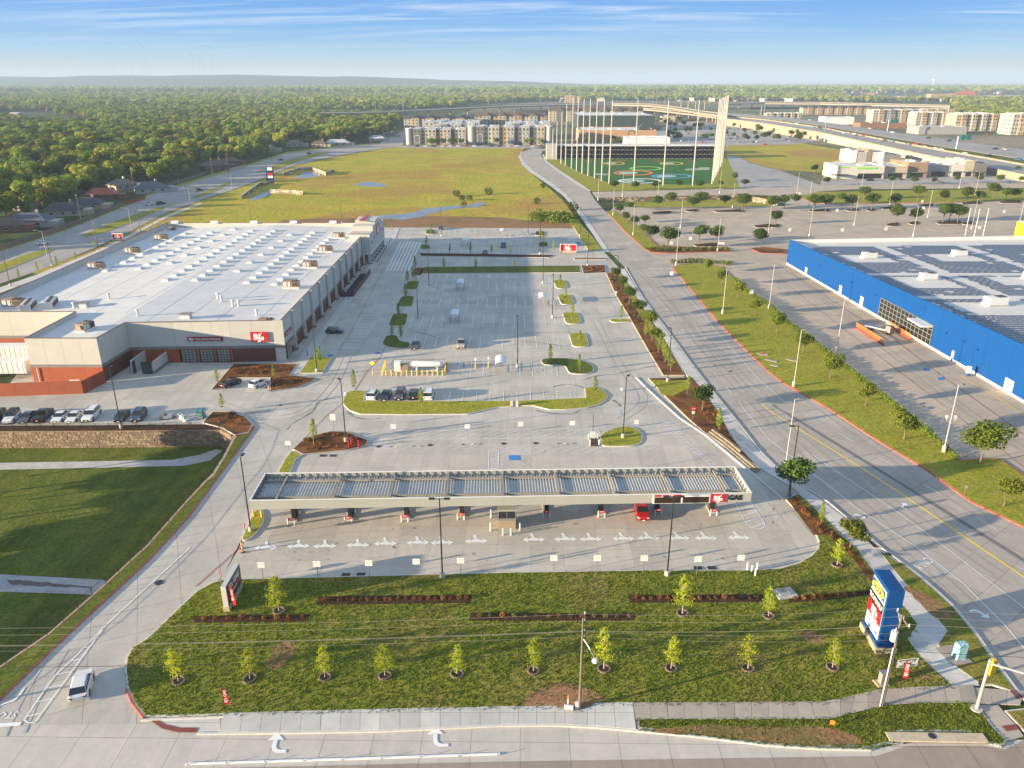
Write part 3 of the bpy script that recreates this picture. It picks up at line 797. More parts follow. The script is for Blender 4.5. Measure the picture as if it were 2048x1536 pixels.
# front kerb and corner dome strip
mb = MB()
for seg in ([(395,1468),(600,1466),(760,1463),(1000,1452),(1110,1451),(1190,1455),(1272,1462),(1400,1474),(1536,1491),(1640,1498),(1740,1500)], [(283,1441),(350,1438),(447,1434)]):
 kerbline(mb, G(seg),.05,.16,-.22)
obj('kerb', mb.mesh('kerb', [MATS['kerb_new']]), kind='structure')
mb = MB(); kerbline(mb, G([(290,1437),(268,1409),(255,1379)]),.05,.18,.2)
obj('kerb', mb.mesh('kerb', [MATS['kerb_red']]), kind='structure')
sheet('ramp', G([(300,1441),(440,1435),(440,1467),(395,1467),(350,1462),(320,1452)]),.1, MATS['walk_new2'])
sheet('tactile_strip', G([(300,1442),(318,1442),(330,1450),(360,1457),(397,1457),(393,1467),(355,1466),(325,1459)]),.13, MATS['brick_red'])
sheet('tactile_strip', G([(2002,1455),(2030,1452),(2038,1462),(2012,1466)]),.24, MATS['brick_red'])
sheet('tactile_strip', G([(2018,1384),(2030,1384),(2048,1398),(2034,1402)]),.24, MATS['brick_red'])
sheet('utility_pad', G([(1870,1296),(1905,1290),(1948,1327),(1907,1331)], ZL), ZL + .06, MATS['walk_old1'])
# ================================================================ PAINTED MARKINGS
ZM = .075
def W(a, b, w=.13, mat_='paint_white', parent=None, z=None, name='painted_line'):
 return stripe(a, b, w, ZM if z is None else z, name, MATS[mat_], parent or lot)
for pts, m_, w in (([(1524,810),(1536,820),(1708,927),(1823,1002),(1940,1082),(2048,1155),(2140,1215)], 'paint_yellow',.34),([(1479,807),(1536,877),(1616,940),(1711,1015),(1833,1095),(1926,1167),(2018,1260),(2090,1350)], 'paint_white',.13),
    ([(1626,910),(1668,940),(1806,1032),(1926,1122),(2048,1217)], 'paint_white',.12),([(1320,537),(1349,572),(1399,620),(1434,665),(1474,710),(1519,760),(1536,775)], 'paint_white',.12),
    ([(1296,545),(1340,590),(1384,640),(1459,735),(1519,805)], 'paint_faded',.1),([(1524,800),(1600,848),(1748,940),(1823,985),(2048,1132)], 'paint_faded',.1)):
 polystripe(G(pts), w, ZM, 'painted_line', MATS[m_], road)
polystripe(G([(1545,810),(1640,868),(1760,942),(1850,998),(2048,1122),(2120,1165)]),.75,.066, 'dark_strip', M('strip_dark',(.17,.16,.15), noise=(1,.2)), road)  # darker strip running beside the yellow line
for a, b in (((1300,577),(1305,584)),((1313,597),(1318,604)),((1330,616),(1336,623)),((1344,633),(1350,641)),((1363,658),(1370,667)),((1383,684),(1390,694)),((1404,713),(1412,724)),((1427,745),(1436,755)),((1454,775),(1463,788)),
   ((1603,824),(1628,840)),((1676,866),(1706,884)),((1756,914),(1791,935)),((1847,969),(1883,991)),((1952,1035),(1996,1062)),((1536,775),(1568,804))):
 W(g(*a), g(*b),.12, parent=road)
W(g(1296,537), g(1344,537),.35, parent=road)
def arrow_mesh(kind):
 mb = MB()
 if kind == 'fork':
  mb.add([(-.45,1.1,0),(-.1,1.1,0),(.12,.35,0),(-.25,.3,0)], [(0,3,2,1)])
  mb.add([(-.85,.16,0),(.85,.16,0),(.85,-.16,0),(-.85,-.16,0)], [(0,3,2,1)])
  mb.add([(-.25,.4,0),(.2,.4,0),(.55,.13,0),(-.6,.13,0)], [(0,3,2,1)])
  for s in (-1,1): mb.add([(s * .75,.42,0),(s * 1.45,0,0),(s * .75,-.42,0)], [(0,2,1) if s > 0 else (0,1,2)])
 else:
  o = [(-.22,1.2),(.22,1.2),(.22,.45),(.32,.12),(.6,-.06),(1.3,-.1),(1.3,-.5),(.45,-.45),(.05,-.22),(-.18,.2)]
  mb.prism(o,0,0); mb.prism([(-.8,1.15),(.8,1.15),(0,2.1)],0,0)
 return mb.mesh('painted_arrow', [MATS['paint_white']])
fork, turn = arrow_mesh('fork'), arrow_mesh('turn')
for x, y in [(532,1096),(597,1093),(650,1093),(716,1091),(771,1088),(836,1086),(884,1086),(953,1083),(1068,1080),(1131,1079),(1182,1079),(1247,1078),(1298,1077),(1358,1077),(1412,1077),(1478,1076)]:
 obj('painted_arrow', fork, gas,(*g(x, y), ZM), R(2), scale=(1.12,1.45,1))
obj('painted_arrow', turn, road,(*g(546,1500), ZM), R(4)); obj('painted_arrow', turn, road,(*g(870,1488), ZM), R(4))
for x, y, rz, s in ((1717,1030,205,.62),(1803,1014,-50,.75),(1955,1222,200,.8)):
 obj('painted_arrow', turn, road,(*g(x, y), ZM + .003), R(rz), scale=s)
text('ONLY',2.0, MATS['paint_white'], road,(*g(1845,1127), ZM),(0,0, R(215)),0,.65, 'painted_word')
text('STOP',1.3, MATS['paint_white'], road,(*g(10,1431),.08),(0,0, R(184)),0,.8, 'painted_word')
W(g(-60,1455), g(42,1449),.5, parent=drv, z=.09)
polystripe(G([(50,1375),(38,1393),(28,1402),(10,1408),(0,1412)]),.25,.09, 'painted_arrow', MATS['paint_white'], drv)
def clipline(poly, p, d):
 ts = []
 n = len(poly)
 for i in range(n):
  a, b = poly[i], poly[(i + 1) % n]
  ex, ey = b[0] - a[0], b[1] - a[1]
  den = d[0] * ey - d[1] * ex
  if abs(den) < 1e-9: continue
  t = ((a[0] - p[0]) * ey - (a[1] - p[1]) * ex) / den
  u = ((a[0] - p[0]) * d[1] - (a[1] - p[1]) * d[0]) / den
  if 0 <= u <= 1: ts.append(t)
 ts.sort()
 return [((p[0] + d[0] * a, p[1] + d[1] * a),(p[0] + d[0] * b, p[1] + d[1] * b)) for a, b in zip(ts[::2], ts[1::2])]
def hatch(poly, ang, step, w, parent, mat_='paint_white', outline=True, z=None):
 d = (math.cos(R(ang)), math.sin(R(ang))); n = (-d[1], d[0])
 pr_ = [p[0] * n[0] + p[1] * n[1] for p in poly]
 s = min(pr_) + step * .6
 while s < max(pr_):
  for a, b in clipline(poly,(n[0] * s, n[1] * s), d): W(a, b, w, mat_, parent, z)
  s += step
 if outline:
  for i in range(len(poly)): W(poly[i], poly[(i + 1) % len(poly)], w, mat_, parent,(z or ZM) + .003)
hatch(G([(1468,1002),(1499,1002),(1528,1045),(1530,1054),(1520,1059),(1503,1056),(1492,1047)]),28,1.5,.12, gas)
hatch(G([(690,864),(1195,858),(1200,868),(1180,876),(730,880)]),40,1.25,.09, lot)
hatch(G([(740,888),(740,899),(1240,903),(1300,903),(1318,893),(1322,885),(1290,857),(1278,857),(1287,880),(1272,897)])[::1],35,1.3,.09, gas, outline=False)
hatch(G([(1272,853),(1350,838),(1358,841),(1285,857)]),40,1.2,.09, gas)
hatch(G([(1327,853),(1335,852),(1432,930),(1424,932)]),-10,1.1,.1, gas)
hatch(G([(978,901),(998,901),(996,938),(977,938)]),20,.75,.1, gas)
hatch(G([(998,901),(1230,902),(1230,907),(998,907)]),35,1.2,.09, gas, outline=False)
hatch(G([(48,1441),(58,1447),(70,1446),(190,1280),(208,1258),(198,1266),(150,1315),(110,1352)]),18,1.9,.13, drv, z=.09)
W(g(200,1262), g(380,1096),.12, parent=drv, z=.09)
polystripe(G([(392,1174),(470,1105),(497,1070)]),.14,.09, 'painted_line', MATS['paint_red'], drv)
polystripe(G([(590,897),(650,835),(700,795),(735,742),(760,715),(815,600),(832,550)]),.13,.08, 'painted_line', MATS['paint_red'], lot)
# stall rows: (left px, right px, near y, far y)
def stalls(xa, xb, yn, yf, parent=lot, sp=2.75, w=.1, mat_='paint_white'):
 a, b = Vector(g(xa, yn)), Vector(g(xb, yn)); f = Vector(g((xa + xb) / 2, yf)); mid = (a + b) / 2
 dep = f.y - mid.y
 n = max(1, int((b - a).length / sp)); u = (b - a).normalized()
 for i in range(n + 1):
  p = a + u * (i * sp)
  W(p,(p.x, p.y + dep), w, mat_, parent)
stalls(733,1168,803,783)
stalls(915,985,753,722); stalls(1040,1125,752,722)
stalls(822,1135,698,672); stalls(818,1122,655,631); stalls(838,1112,615,596); stalls(850,1105,581,566); stalls(860,1095,557,549)
stalls(860,1075,510,500); stalls(868,1070,487,476); stalls(870,1120,468,461)
stalls(-200,420,847,826)
stalls(455,540,781,760)
for i in range(34):
 y = 172 + i * 2.75
 if y < 262: W((-42.5 + (y - 172) * .045, y),(-37.2 + (y - 172) * .045, y),.1)
for i in range(7):
 W(g(802 + i * 6.5,484), g(773 + i * 7.2,542),.38)
polystripe(G([(678,700),(700,668),(740,590),(770,530),(794,482)]),.1,.078, 'painted_line', MATS['joint_dark'], lot)
sheet('bay_symbol', G([(1018,911),(1040,911),(1041,921),(1018,921)]),.082, MATS['paint_blue'], gas)
for x, y in ((661,711),(756,707)): sheet('bay_symbol', G([(x - 5, y - 2),(x + 5, y - 2),(x + 4, y + 2),(x - 6, y + 2)]),.082, MATS['paint_blue'], lot)
# superstore lot lines
for pts, m_, w in (([(1568,534),(1600,553),(1737,637)], 'paint_yellow',.25),([(1922,752),(1990,793),(2048,830),(2150,890)], 'paint_yellow',.25),([(1546,545),(1600,590),(1700,668),(1800,745),(1935,848),(2048,935)], 'paint_red',.1),
    ([(1585,548),(1660,600),(1740,650),(1790,680),(1860,735),(2048,870)], 'paint_red',.14),([(1720,422),(1795,452)], 'paint_yellow',.2),([(1928,430),(2020,460)], 'paint_yellow',.2)):
 polystripe(G(pts), w, ZM, 'painted_line', MATS[m_], big_r)
for i in range(16):
 a = Vector(g(1548,566)).lerp(Vector(g(2010,900)), i / 15.5); b = Vector(g(1548,566)).lerp(Vector(g(2010,900)),(i + .32) / 15.5)
 W(a, b,.12, parent=big_r)
A_, B_ = Vector(g(1560,640)), Vector(g(1930,925)); nn = int((B_ - A_).length / 2.75)
for i in range(nn):
 p = A_ + (B_ - A_).normalized() * (2.75 * i); W(p, p + Vector((5.2,.3)),.1, 'paint_faded', big_r)
A_, B_ = Vector(g(1880,775)), Vector(g(2048,890))
for i in range(9):
 p = A_ + (B_ - A_).normalized() * (2.75 * i); W(p, p + Vector((-5.0,.1)),.1, 'paint_faded', big_r)
hatch(G([(1858,743),(1915,743),(1922,752),(1868,752)]),60,1.0,.1, big_r, 'paint_faded')
for x, y in ((1853,740),(1882,758)): sheet('bay_symbol', G([(x - 7, y - 3),(x + 5, y - 3),(x + 7, y + 3),(x - 5, y + 3)]),.082, MATS['paint_blue'], big_r)
# covers, drains
def disc(x, y, r, m_='grate', z=.085, name='manhole_cover', par=lot):
 p = g(x, y); return obj(name, MB().cyl((0,0,0),(0,0,.02), r, r,14).mesh(name, [MATS[m_]]), par,(*p, z))
for x, y, r in ((757,894,.42),(860,891,.42),(1007,888,.42),(1071,887,.42),(318,1166,.55),(561,811,.3),(782,894,.18),(827,893,.18),(926,890,.2),(1148,887,.18)): disc(x, y, r, par=gas)
for x, y, m_ in ((793,894, 'paint_yellow'),(843,893, 'paint_red'),(945,889, 'paint_white'),(960,889, 'paint_red'),(1117,888, 'paint_red'),(1131,888, 'paint_white')): disc(x, y,.2, m_, par=gas)
for x, y in ((692,1151),(722,1150),(1396,1137),(1424,1137),(646,912),(666,912)):
 p = g(x, y); obj('drain_grate', MB().box(0,0,.01,1.1,.8,.03).mesh('drain_grate', [MATS['grate']]), gas,(*p,.08))
for x, y in ((1776,1111),(1394,742),(1460,743)): disc(x, y,.4, par=road, z=.21 if x == 1776 else .085)
mb = MB(); mb.box(0,0,.2,9.5,1.1,.16); mb.box(0,.0,.06,9.2,.9,.12, m=1)
i_ = obj('storm_drain', mb.mesh('storm_drain', [MATS['kerb_tan'], MATS['grate']]), None,(*g(1872,1479),.06), R(-1), label='long tan concrete storm drain inlet with a manhole on the front kerb', cat='storm drain')
disc(1863,1475,.38, z=.35, par=None).parent = i_
i_.children[-1].location = (-.4,.1,.29)
# brighter kerb of the right road, low wall of gas lot edge
mb = MB(); kerbline(mb, G(RL[11:]),.05,.15,.25); obj('kerb', mb.mesh('kerb', [MATS['kerb_new']]), kind='structure')
mb = MB(); kerbline(mb, G([(1274,756),(1300,782),(1361,837),(1414,872),(1489,934),(1568,1000)]),.05,.16,-.3); obj('kerb', mb.mesh('kerb', [MATS['kerb_new']]), kind='structure')
# rolls of painted range targets
for x, y, rx, ry, m_, c in ((1228,327,22,3.2, 'target_gold',(.75,.42,.03)),(1343,327,24,3.2, 'target_gold',0),(1291,337,33,4, 'target_lime',(.25,.6,.05)),(1266,346,40,5, 'target_orange',(.8,.15,.03)),(1343,352.5,41,4.6, 'target_blue',(.06,.35,.6)),(1279,362,44,5, 'target_white',(.7,.72,.72)),
       (1177,323,8,1.3, 'target_red',(.6,.05,.04)),(1244,322,8,1.3, 'target_red',0),(1313,322,8,1.3, 'target_red',0),(1384,323,8,1.3, 'target_red',0)):
 if c: M(m_, c, noise=(.3,.1))
 n = 40; out_, in_ = [], []
 for i in range(n):
  t = 2 * math.pi * i / n
  out_.append(g(x + rx * math.cos(t), y + ry * math.sin(t))); in_.append(g(x + rx * .82 * math.cos(t), y + ry * .76 * math.sin(t)))
 mb = MB(); mb.add([(*p,.09) for p in out_] + [(*p,.09) for p in in_], [((i + 1) % n, i, n + i, n + (i + 1) % n) if 0 else (i,(i + 1) % n, n + (i + 1) % n, n + i) for i in range(n)])
 o = obj('target_ring', mb.mesh('target_ring', [MATS[m_]]), turf)
 if rx > 20:
  sheet('target_green', [g(x - rx * .25 + rx * .5 * math.cos(2 * math.pi * i / 16), y + ry * .5 * math.sin(2 * math.pi * i / 16)) for i in range(16)],.095, MATS['turf'] if m_ == 'target_lime' else M('target_pale',(.35,.5,.4)), turf)
sheet('practice_patch', G([(1370,338),(1395,337),(1400,335),(1420,335),(1418,340),(1372,341)]),.095, M('practice_patch',(.35,.40,.28)), turf)
sheet('practice_patch', G([(1186,347),(1218,348),(1212,351),(1190,350)]),.095, MATS['practice_patch'], turf)
mb = MB(); kerbline(mb, G([(371,1531),(700,1521),(1000,1511)]),.05,.1,.2); sp_ = obj('lane_separator', mb.mesh('lane_separator', [MATS['paint_white']]), None,(0,0,0), label='white raised lane separator strip with small posts on the front street', cat='lane separator')
for i in range(9): x, y = g(375 + i * 77.5,1530.5 - i * 2.4,.05); obj('post', MB().cyl((x, y,.1),(x, y,.5),.035,.035,6).mesh('post', [MATS['galvanised'] if 'galvanised' in MATS else MATS['steel']]), sp_)
WS = random.Random(6)
M('wet_concrete',(.20,.185,.165), rough=.45, noise=(.8,.25))
for pts in ([(858,570),(872,578),(893,581),(905,590),(925,597),(936,605),(955,605),(965,596),(990,594),(1040,592)], [(985,596),(1010,600),(1045,602)], [(796,652),(815,662),(850,668),(880,678)], [(1045,667),(1085,666),(1130,664),(1150,668)], [(1045,684),(1080,686),(1120,692)], [(1108,775),(1130,769),(1150,771),(1172,778)],
   [(1168,760),(1200,751),(1240,748),(1290,735),(1330,733)], [(574,860),(585,847),(612,834),(630,822),(634,805),(660,797),(680,793)], [(688,812),(697,830),(720,840),(760,838)], [(1072,822),(1100,828),(1145,830),(1160,822)], [(1222,800),(1236,808),(1240,814)], [(840,605),(905,608),(960,606)], [(1384,952),(1398,972),(1402,982)]):
 P_ = smooth(G(pts),2, False); P_ = [(p[0] + WS.uniform(-.12,.12), p[1] + WS.uniform(-.12,.12)) for p in P_]
 l_ = []; r_ = []
 for i, p in enumerate(P_):
  w = WS.uniform(.08,.5); q = offset_line(P_, w)[i]; l_.append(q); r_.append(p)
 mb = MB()
 for i in range(len(P_) - 1): mb.add([(*r_[i],.068),(*r_[i + 1],.068),(*l_[i + 1],.068),(*l_[i],.068)], [(0,1,2,3)])
 obj('water_stain', mb.mesh('water_stain', [MATS['wet_concrete']]), lot)
M('tyre_dark',(.455,.425,.375), noise=(.5,.14)); M('tyre_road',(.355,.315,.27), noise=(.5,.14)); M('oil_dark',(.27,.25,.225), rough=.6, noise=(3,.2))
for pts, par in (([(120,1300),(60,1400),(30,1470)], drv),([(700,700),(660,790),(560,850),(420,800)], lot),
    ([(560,1090),(600,1120),(760,1125),(1100,1110),(1500,1100),(1590,1070)], gas),([(600,1075),(900,1065),(1300,1062),(1520,1055),(1560,1020)], gas),([(1330,830),(1420,890),(1520,1000),(1570,1060)], gas),([(1240,840),(1300,800),(1240,740),(1190,640)], lot),([(620,770),(690,745),(1250,705)], lot),([(1290,560),(1210,525),(900,522),(800,530)], lot),
    ([(1260,520),(1330,600),(1440,740),(1600,900),(1800,1080),(2000,1270)], road),([(1310,560),(1420,690),(1560,830),(1760,990),(2000,1150)], road),([(1340,545),(1480,700),(1700,860),(1960,1030)], road),([(1590,560),(1700,640),(1900,800),(2048,900)], big_r)):
 P_ = smooth(G(pts),3, False)
 for o_ in (-.85,.85): polystripe(offset_line(P_, o_),.26,.0665 + (o_ > 0) * .0006, 'tyre_mark', MATS['tyre_road' if par in (road, big_r) else 'tyre_dark'], par)
mb = MB()
for y0, y1, x0, x1 in ((783,803,740,1165),(672,698,830,1130),(631,655,825,1118),(596,615,845,1110),(722,752,920,1120),(566,581,852,1100),(826,847,10,410),(1020,1060,560,1450),(1085,1130,560,1560)):
 for _ in range(26):
  x, y = g(WS.uniform(x0, x1), WS.uniform(y0, y1)); r_ = WS.uniform(.08,.3); mb.cyl((x, y,.0655),(x, y,.0672), r_, r_ * .9,7)
obj('oil_stain', mb.mesh('oil_stain', [MATS['oil_dark']]), lot, kind='stuff')
# ================================================================ BUILDINGS NEAR THE CAMERA
M('cream_wall',(.50,.49,.445), noise=(.4,.06), bump=(14,.12,.02))
M('grey_band',(.20,.20,.19), noise=(.6,.08))
M('rust_wall',(.33,.075,.028), noise=(.5,.12))
M('brown_brick',(.13,.045,.032), noise=(2.5,.22))
M('roof_white',(.66,.65,.62), noise=(.12,.05), col2=((.58,.57,.55),.25,.45,.7))
M('roof_seam',(.54,.53,.51), noise=(1,.1))
M('parapet_cap',(.18,.12,.10), rough=.5)
M('skylight_dome',(.62,.63,.62), rough=.25)
M('unit_tan',(.28,.20,.13), noise=(1.5,.2), rough=.5)
M('unit_dark',(.06,.05,.045), rough=.6)
M('unit_white',(.58,.58,.57), noise=(1,.08), rough=.5)
M('sign_red',(.50,.012,.02), rough=.4, noise=(1,.05))
M('sign_white',(.78,.77,.75), rough=.45, noise=(1,.03))
M('sign_dark',(.02,.02,.022), rough=.35)
M('dark_glass',(.015,.018,.02), rough=.08, spec=.9)
M('window_glass',(.05,.07,.09), rough=.12, spec=.8)
M('black_metal',(.022,.020,.018), rough=.45)
M('dark_gate',(.05,.06,.065), noise=(3,.2))
M('deck_metal',(.47,.47,.45), rough=.7, metal=.0, noise=(.6,.12))
M('beam_metal',(.27,.245,.20), rough=.5, noise=(1,.2))
M('fascia',(.37,.375,.335), rough=.45, noise=(.2,.05))
M('stone_tan',(.42,.34,.22), noise=(3,.25), bump=(5,.4,.04))
M('blue_wall',(.002,.060,.235), rough=.6, spec=.2, noise=(.5,.05), bump=(18,.1,.02))
M('blue_paint',(.003,.055,.20), rough=.5, spec=.25, noise=(.5,.05))
M('ikea_yellow',(.80,.62,.02), rough=.5)
M('white_paint',(.72,.72,.70), rough=.5, noise=(1,.04))
M('yellow_paint',(.82,.50,.015), rough=.45, noise=(1,.06))
M('orange_paint',(.75,.22,.03), rough=.5, noise=(2,.15))
M('solar_cell',(.085,.105,.14), rough=.3, spec=.6, noise=(2,.2))
M('concrete_base',(.46,.44,.40), noise=(3,.15), bump=(8,.2,.02))
M('wood_pole',(.15,.115,.085), noise=(4,.3), bump=(9,.4,.02))
M('pipe_blue',(.03,.10,.25), rough=.5)
def facade(parent, p0, p1, z0, bands, n, th=.3, gap=.03, o=(0,0), name='wall_panel', ztop=None):
 """tilt-up panels from p0 to p1, outward side on the right hand; bands = [(z, material)...]"""
 a, b = Vector(p0), Vector(p1); u = b - a; L_ = u.length; u.normalize(); nrm = Vector((u.y,-u.x))
 for i in range(n):
  s0, s1 = L_ * i / n + gap / 2, L_ * (i + 1) / n - gap / 2
  mb = MB(); mats = []; z = z0
  for zt, mname in bands:
   if mname not in mats: mats.append(mname)
   k = mats.index(mname)
   proud = .02 if mname == 'grey_band' else 0
   q = [a + u * s0 + nrm * proud, a + u * s1 + nrm * proud, a + u * s1 - nrm * th, a + u * s0 - nrm * th]
   q = [(p.x - o[0], p.y - o[1]) for p in q]
   mb.prism(q if area(q) > 0 else q[::-1], z, zt, k)
   z = zt
  obj(name, mb.mesh(name, [MATS[x] for x in mats]), parent)
def logo(parent, w, h, loc, rot, red=True, border=None):
 """red tile with white letters, facing the local -Y turned by rot"""
 mb = MB().box(0,0,0, w,.16, h)
 pn = obj('sign_tile', mb.mesh('sign_tile', [MATS['sign_red']]), parent, loc, rot)
 k = h / 2.6
 text('B',2.1 * k, MATS['sign_white'], pn,(-.85 * k,-.10,-.06 * k),(R(90),0,0),.02,1.0, bold=.05)
 text('J',2.3 * k, MATS['sign_white'], pn,(.1 * k,-.10,-.12 * k),(R(90),0,0),.02,1.0, bold=.05)
 text('s',1.7 * k, MATS['sign_white'], pn,(.85 * k,-.10,-.28 * k),(R(90),0,0),.02,1.1, bold=.05)
 c = MB().prism([(.25 * k,.55 * k),(.38 * k,.38 * k),(.95 * k,1.2 * k),(.80 * k,1.2 * k),(.40 * k,.68 * k)],.0,.05)
 o = obj('tick_mark', c.mesh('tick_mark', [MATS['sign_white']]), pn); o.location = (0,-.09,0); o.rotation_euler = (R(90),0,0)
 return pn
# ---- the warehouse store ---------------------------------------------------------------------
WX, WY = -90.0,168.0
wh = thing('warehouse_store', 'huge cream warehouse store with a flat white roof full of skylights', 'store',(WX, WY,0))
WO_ = (WX, WY)
pA, pB, pC, pD, pE, pF, pG, pH = (-52,167.8),(-52.4,297),(-131.7,297),(-128.4,174.9),(-102.2,174.9),(-102.3,154.8),(-87.1,154.8),(-86.3,166.2)
foot = [pA, pB, pC, pD, pE, pF, pG, pH]
loc_ = lambda pts: [(x - WX, y - WY) for x, y in pts]
WHT = 9.75
def wz(x): return 9.1 - abs(x + 90) * .03
lf_, rt_ = inset([(-90,154.8),(-90,297),(-131.7,297),(-128.4,174.9),(-102.2,174.9),(-102.3,154.8)],.25), inset([(-90,154.8),(-87.1,154.8),(-86.3,166.2),(-52,167.8),(-52.4,297),(-90,297)],.25)
mb = MB()
for P_ in (lf_, rt_):
 P_ = [(-90 if abs(p[0] + 90) < .6 else p[0], p[1]) for p in P_]
 if area(P_) < 0: P_ = P_[::-1]
 k = len(mb.v); mb.prism([(p[0] - WX, p[1] - WY) for p in P_],0,0); mb.v[k:] = [(v[0], v[1], wz(v[0] + WX)) for v in mb.v[k:]]
rf = obj('roof', mb.mesh('roof', [MATS['roof_white']]), wh)
bandsF = [(3.3, 'rust_wall'),(3.95, 'grey_band'),(WHT, 'cream_wall')]
bandsR = [(3.2, 'brown_brick'),(3.9, 'grey_band'),(WHT, 'cream_wall')]
facade(wh, pH,(-76.2,166.85),0, bandsF,2, o=WO_)
facade(wh,(-76.2,166.85),(-63.6,167.2),3.3, bandsF[1:],3, o=WO_)
facade(wh,(-63.6,167.2),(-54.0,167.7),0, [(3.3, 'brown_brick'),(3.95, 'grey_band'),(WHT, 'cream_wall')],2, o=WO_)
facade(wh,(-54.0,167.55),(-51.7,167.65),0, [(3.3, 'cream_wall'),(3.95, 'grey_band'),(WHT + .1, 'cream_wall')],1, o=WO_)
facade(wh, pA,(-52.2,269.6),0, bandsR,11, o=WO_)
facade(wh,(-52.2,269.6), pB,0, bandsR,3, o=WO_)
facade(wh, pB, pC,0, [(WHT, 'cream_wall')],10, o=WO_)
facade(wh, pC, pD,0, [(WHT, 'cream_wall')],15, o=WO_)
facade(wh, pD, pE,0, [(3.3, 'rust_wall'),(3.95, 'grey_band'),(WHT, 'cream_wall')],5, o=WO_)
facade(wh, pE, pF,0, bandsF,3, o=WO_)
facade(wh, pF, pG,0, bandsF,4, o=WO_)
facade(wh, pG, pH,0, [(3.3, 'brown_brick'),(3.95, 'grey_band'),(WHT, 'cream_wall')],2, o=WO_)
for i in range(11):      # white buttresses along the car park side
 y = 176 + i * 9.2
 if y > 268: break
 mb = MB().box(-51.75 - WX, y - WY,6.7,.5,.7,6.3).box(-51.7 - WX, y - WY,1.9,.6,.9,3.6, m=0).box(-51.6 - WX, y - WY,.3,.8,1.1,.6, m=1)
 obj('buttress', mb.mesh('buttress', [MATS['cream_wall'], MATS['grey_band']]), wh)
 if i < 10:
  obj('wall_lamp', MB().box(-51.7 - WX, y + 4.4 - WY,6.6,.35,.3,.3).mesh('wall_lamp', [MATS['white_metal']]), wh)
cap = MB()
for a, b in zip(foot, foot[1:] + foot[:1]):
 a, b = Vector(a), Vector(b); u = b - a; c = (a + b) / 2; n = Vector((-u.y, u.x)).normalized()
 c += n * .15
 cap.box(c.x - WX, c.y - WY, WHT + .04, u.length + .1,.42,.09, math.atan2(u.y, u.x))
obj('parapet_cap', cap.mesh('parapet_cap', [MATS['parapet_cap']]), wh)
# membrane seams and skylights
for i, x in enumerate((-121.5,-113.9,-106.4,-98.8,-91.2,-83.5,-75.5,-68.3,-59)):
 y0 = 176 if x < -87 else 168.5
 obj('roof_seam', MB().box(x - WX,(y0 + 296) / 2 - WY, wz(x) + .012,.09,296 - y0 - .6,.02).mesh('roof_seam', [MATS['roof_seam']]), rf)
sk = MB(); sk.box(0,0,.14,1.75,2.6,.28, m=0); sk.box(0,0,.40,1.55,2.4,.28, m=1, top=.72)
skm = sk.mesh('skylight', [MATS['white_metal'], MATS['skylight_dome']])
for x, ys in ((-118.7,(223.4,285,5.8)),(-109.5,(224.8,288,5.8)),(-103.1,(231.6,290,11.4)),(-95,(209,288,5.75)),(-86.9,(209,288,5.75)),(-79.2,(220.7,288,11.3)),(-72.4,(208,288,5.75)),(-64.6,(207,285,5.75))):
 y = ys[0]
 while y < ys[1]:
  obj('skylight', skm, rf,(x - WX, y - WY, wz(x) - .03)); y += ys[2]
for x in (-128,-113,-98,-83,-68):
 obj('roof_hatch_box', MB().box(x - WX,296.7 - WY, WHT + .4,2.6,1.2,.9).mesh('roof_hatch_box', [MATS['white_metal']]), wh)
# garage doors
for i,(x0, x1) in enumerate(((-75.4,-71.8),(-71.1,-67.9),(-67.2,-64.1))):
 d = obj('garage_door', MB().box(0,0,1.6, x1 - x0 + .1,.12,3.2).mesh('garage_door', [MATS['black_metal']]), wh,((x0 + x1) / 2 - WX,167.0 - WY,0))
 w = (x1 - x0 - .3) / 4
 pm = MB().box(0,0,0, w - .12,.05,.46).mesh('pane', [M('door_pane',(.22,.22,.2), rough=.2, noise=(2,.4))])
 for a in range(4):
  for b in range(5): obj('pane', pm, d,(-(x1 - x0 - .3) / 2 + w * (a + .5),-.08,.55 + b * .58))
for x in (-76.0,-71.45,-67.55,-63.8):
 obj('door_post', MB().box(x - WX,166.98 - WY,1.65,.5 if x > -70 else .55,.35,3.3).mesh('door_post', [MATS['rust_wall']]), wh)
obj('door_header', MB().box(-69.8 - WX,166.99 - WY,3.25,12.9,.3,.12).mesh('door_header', [MATS['rust_wall']]), wh)
# wall signs
p_ = obj('sign_panel', MB().box(0,0,0,8.0,.14,.95).mesh('sign_panel', [M('sign_crimson',(.26,.012,.03), rough=.4, noise=(1,.05))]), wh,(-69.3 - WX,166.75 - WY,5.75), R(1.5))
text("BJ's",.8, MATS['sign_white'], p_,(-3.1,-.09,0),(R(90),0,0),.02,1.0, bold=.03)
text('Tires, Service & Propane',.62, MATS['sign_white'], p_,(.6,-.09,0),(R(90),0,0),.02,.92, bold=.015)
logo(wh,3.9,2.3,(-57.2 - WX,167.25 - WY,6.1), R(1.5))
p_ = obj('sign_panel', MB().box(0,0,0,5.2,.14,.9).mesh('sign_panel', [MATS['sign_crimson']]), wh,(-51.85 - WX,171.6 - WY,5.9), R(90))
text('Tires & Service',.6, MATS['sign_white'], p_,(0,-.09,0),(R(90),0,0),.02,.9, bold=.015)
cg = obj('side_entry', MB().box(0,0,1.5,.2,3.2,3.0).mesh('side_entry', [MATS['window_glass']]), wh,(-51.95 - WX,171.2 - WY,0))
for k in range(4): obj('mullion', MB().box(.14,-1.5 + k,1.5,.08,.1,3.0).mesh('mullion', [MATS['white_metal']]), cg)
obj('awning', MB().box(-51.0 - WX,171.4 - WY,3.5,1.6,4.6,.25).mesh('awning', [MATS['beam_metal']]), wh)
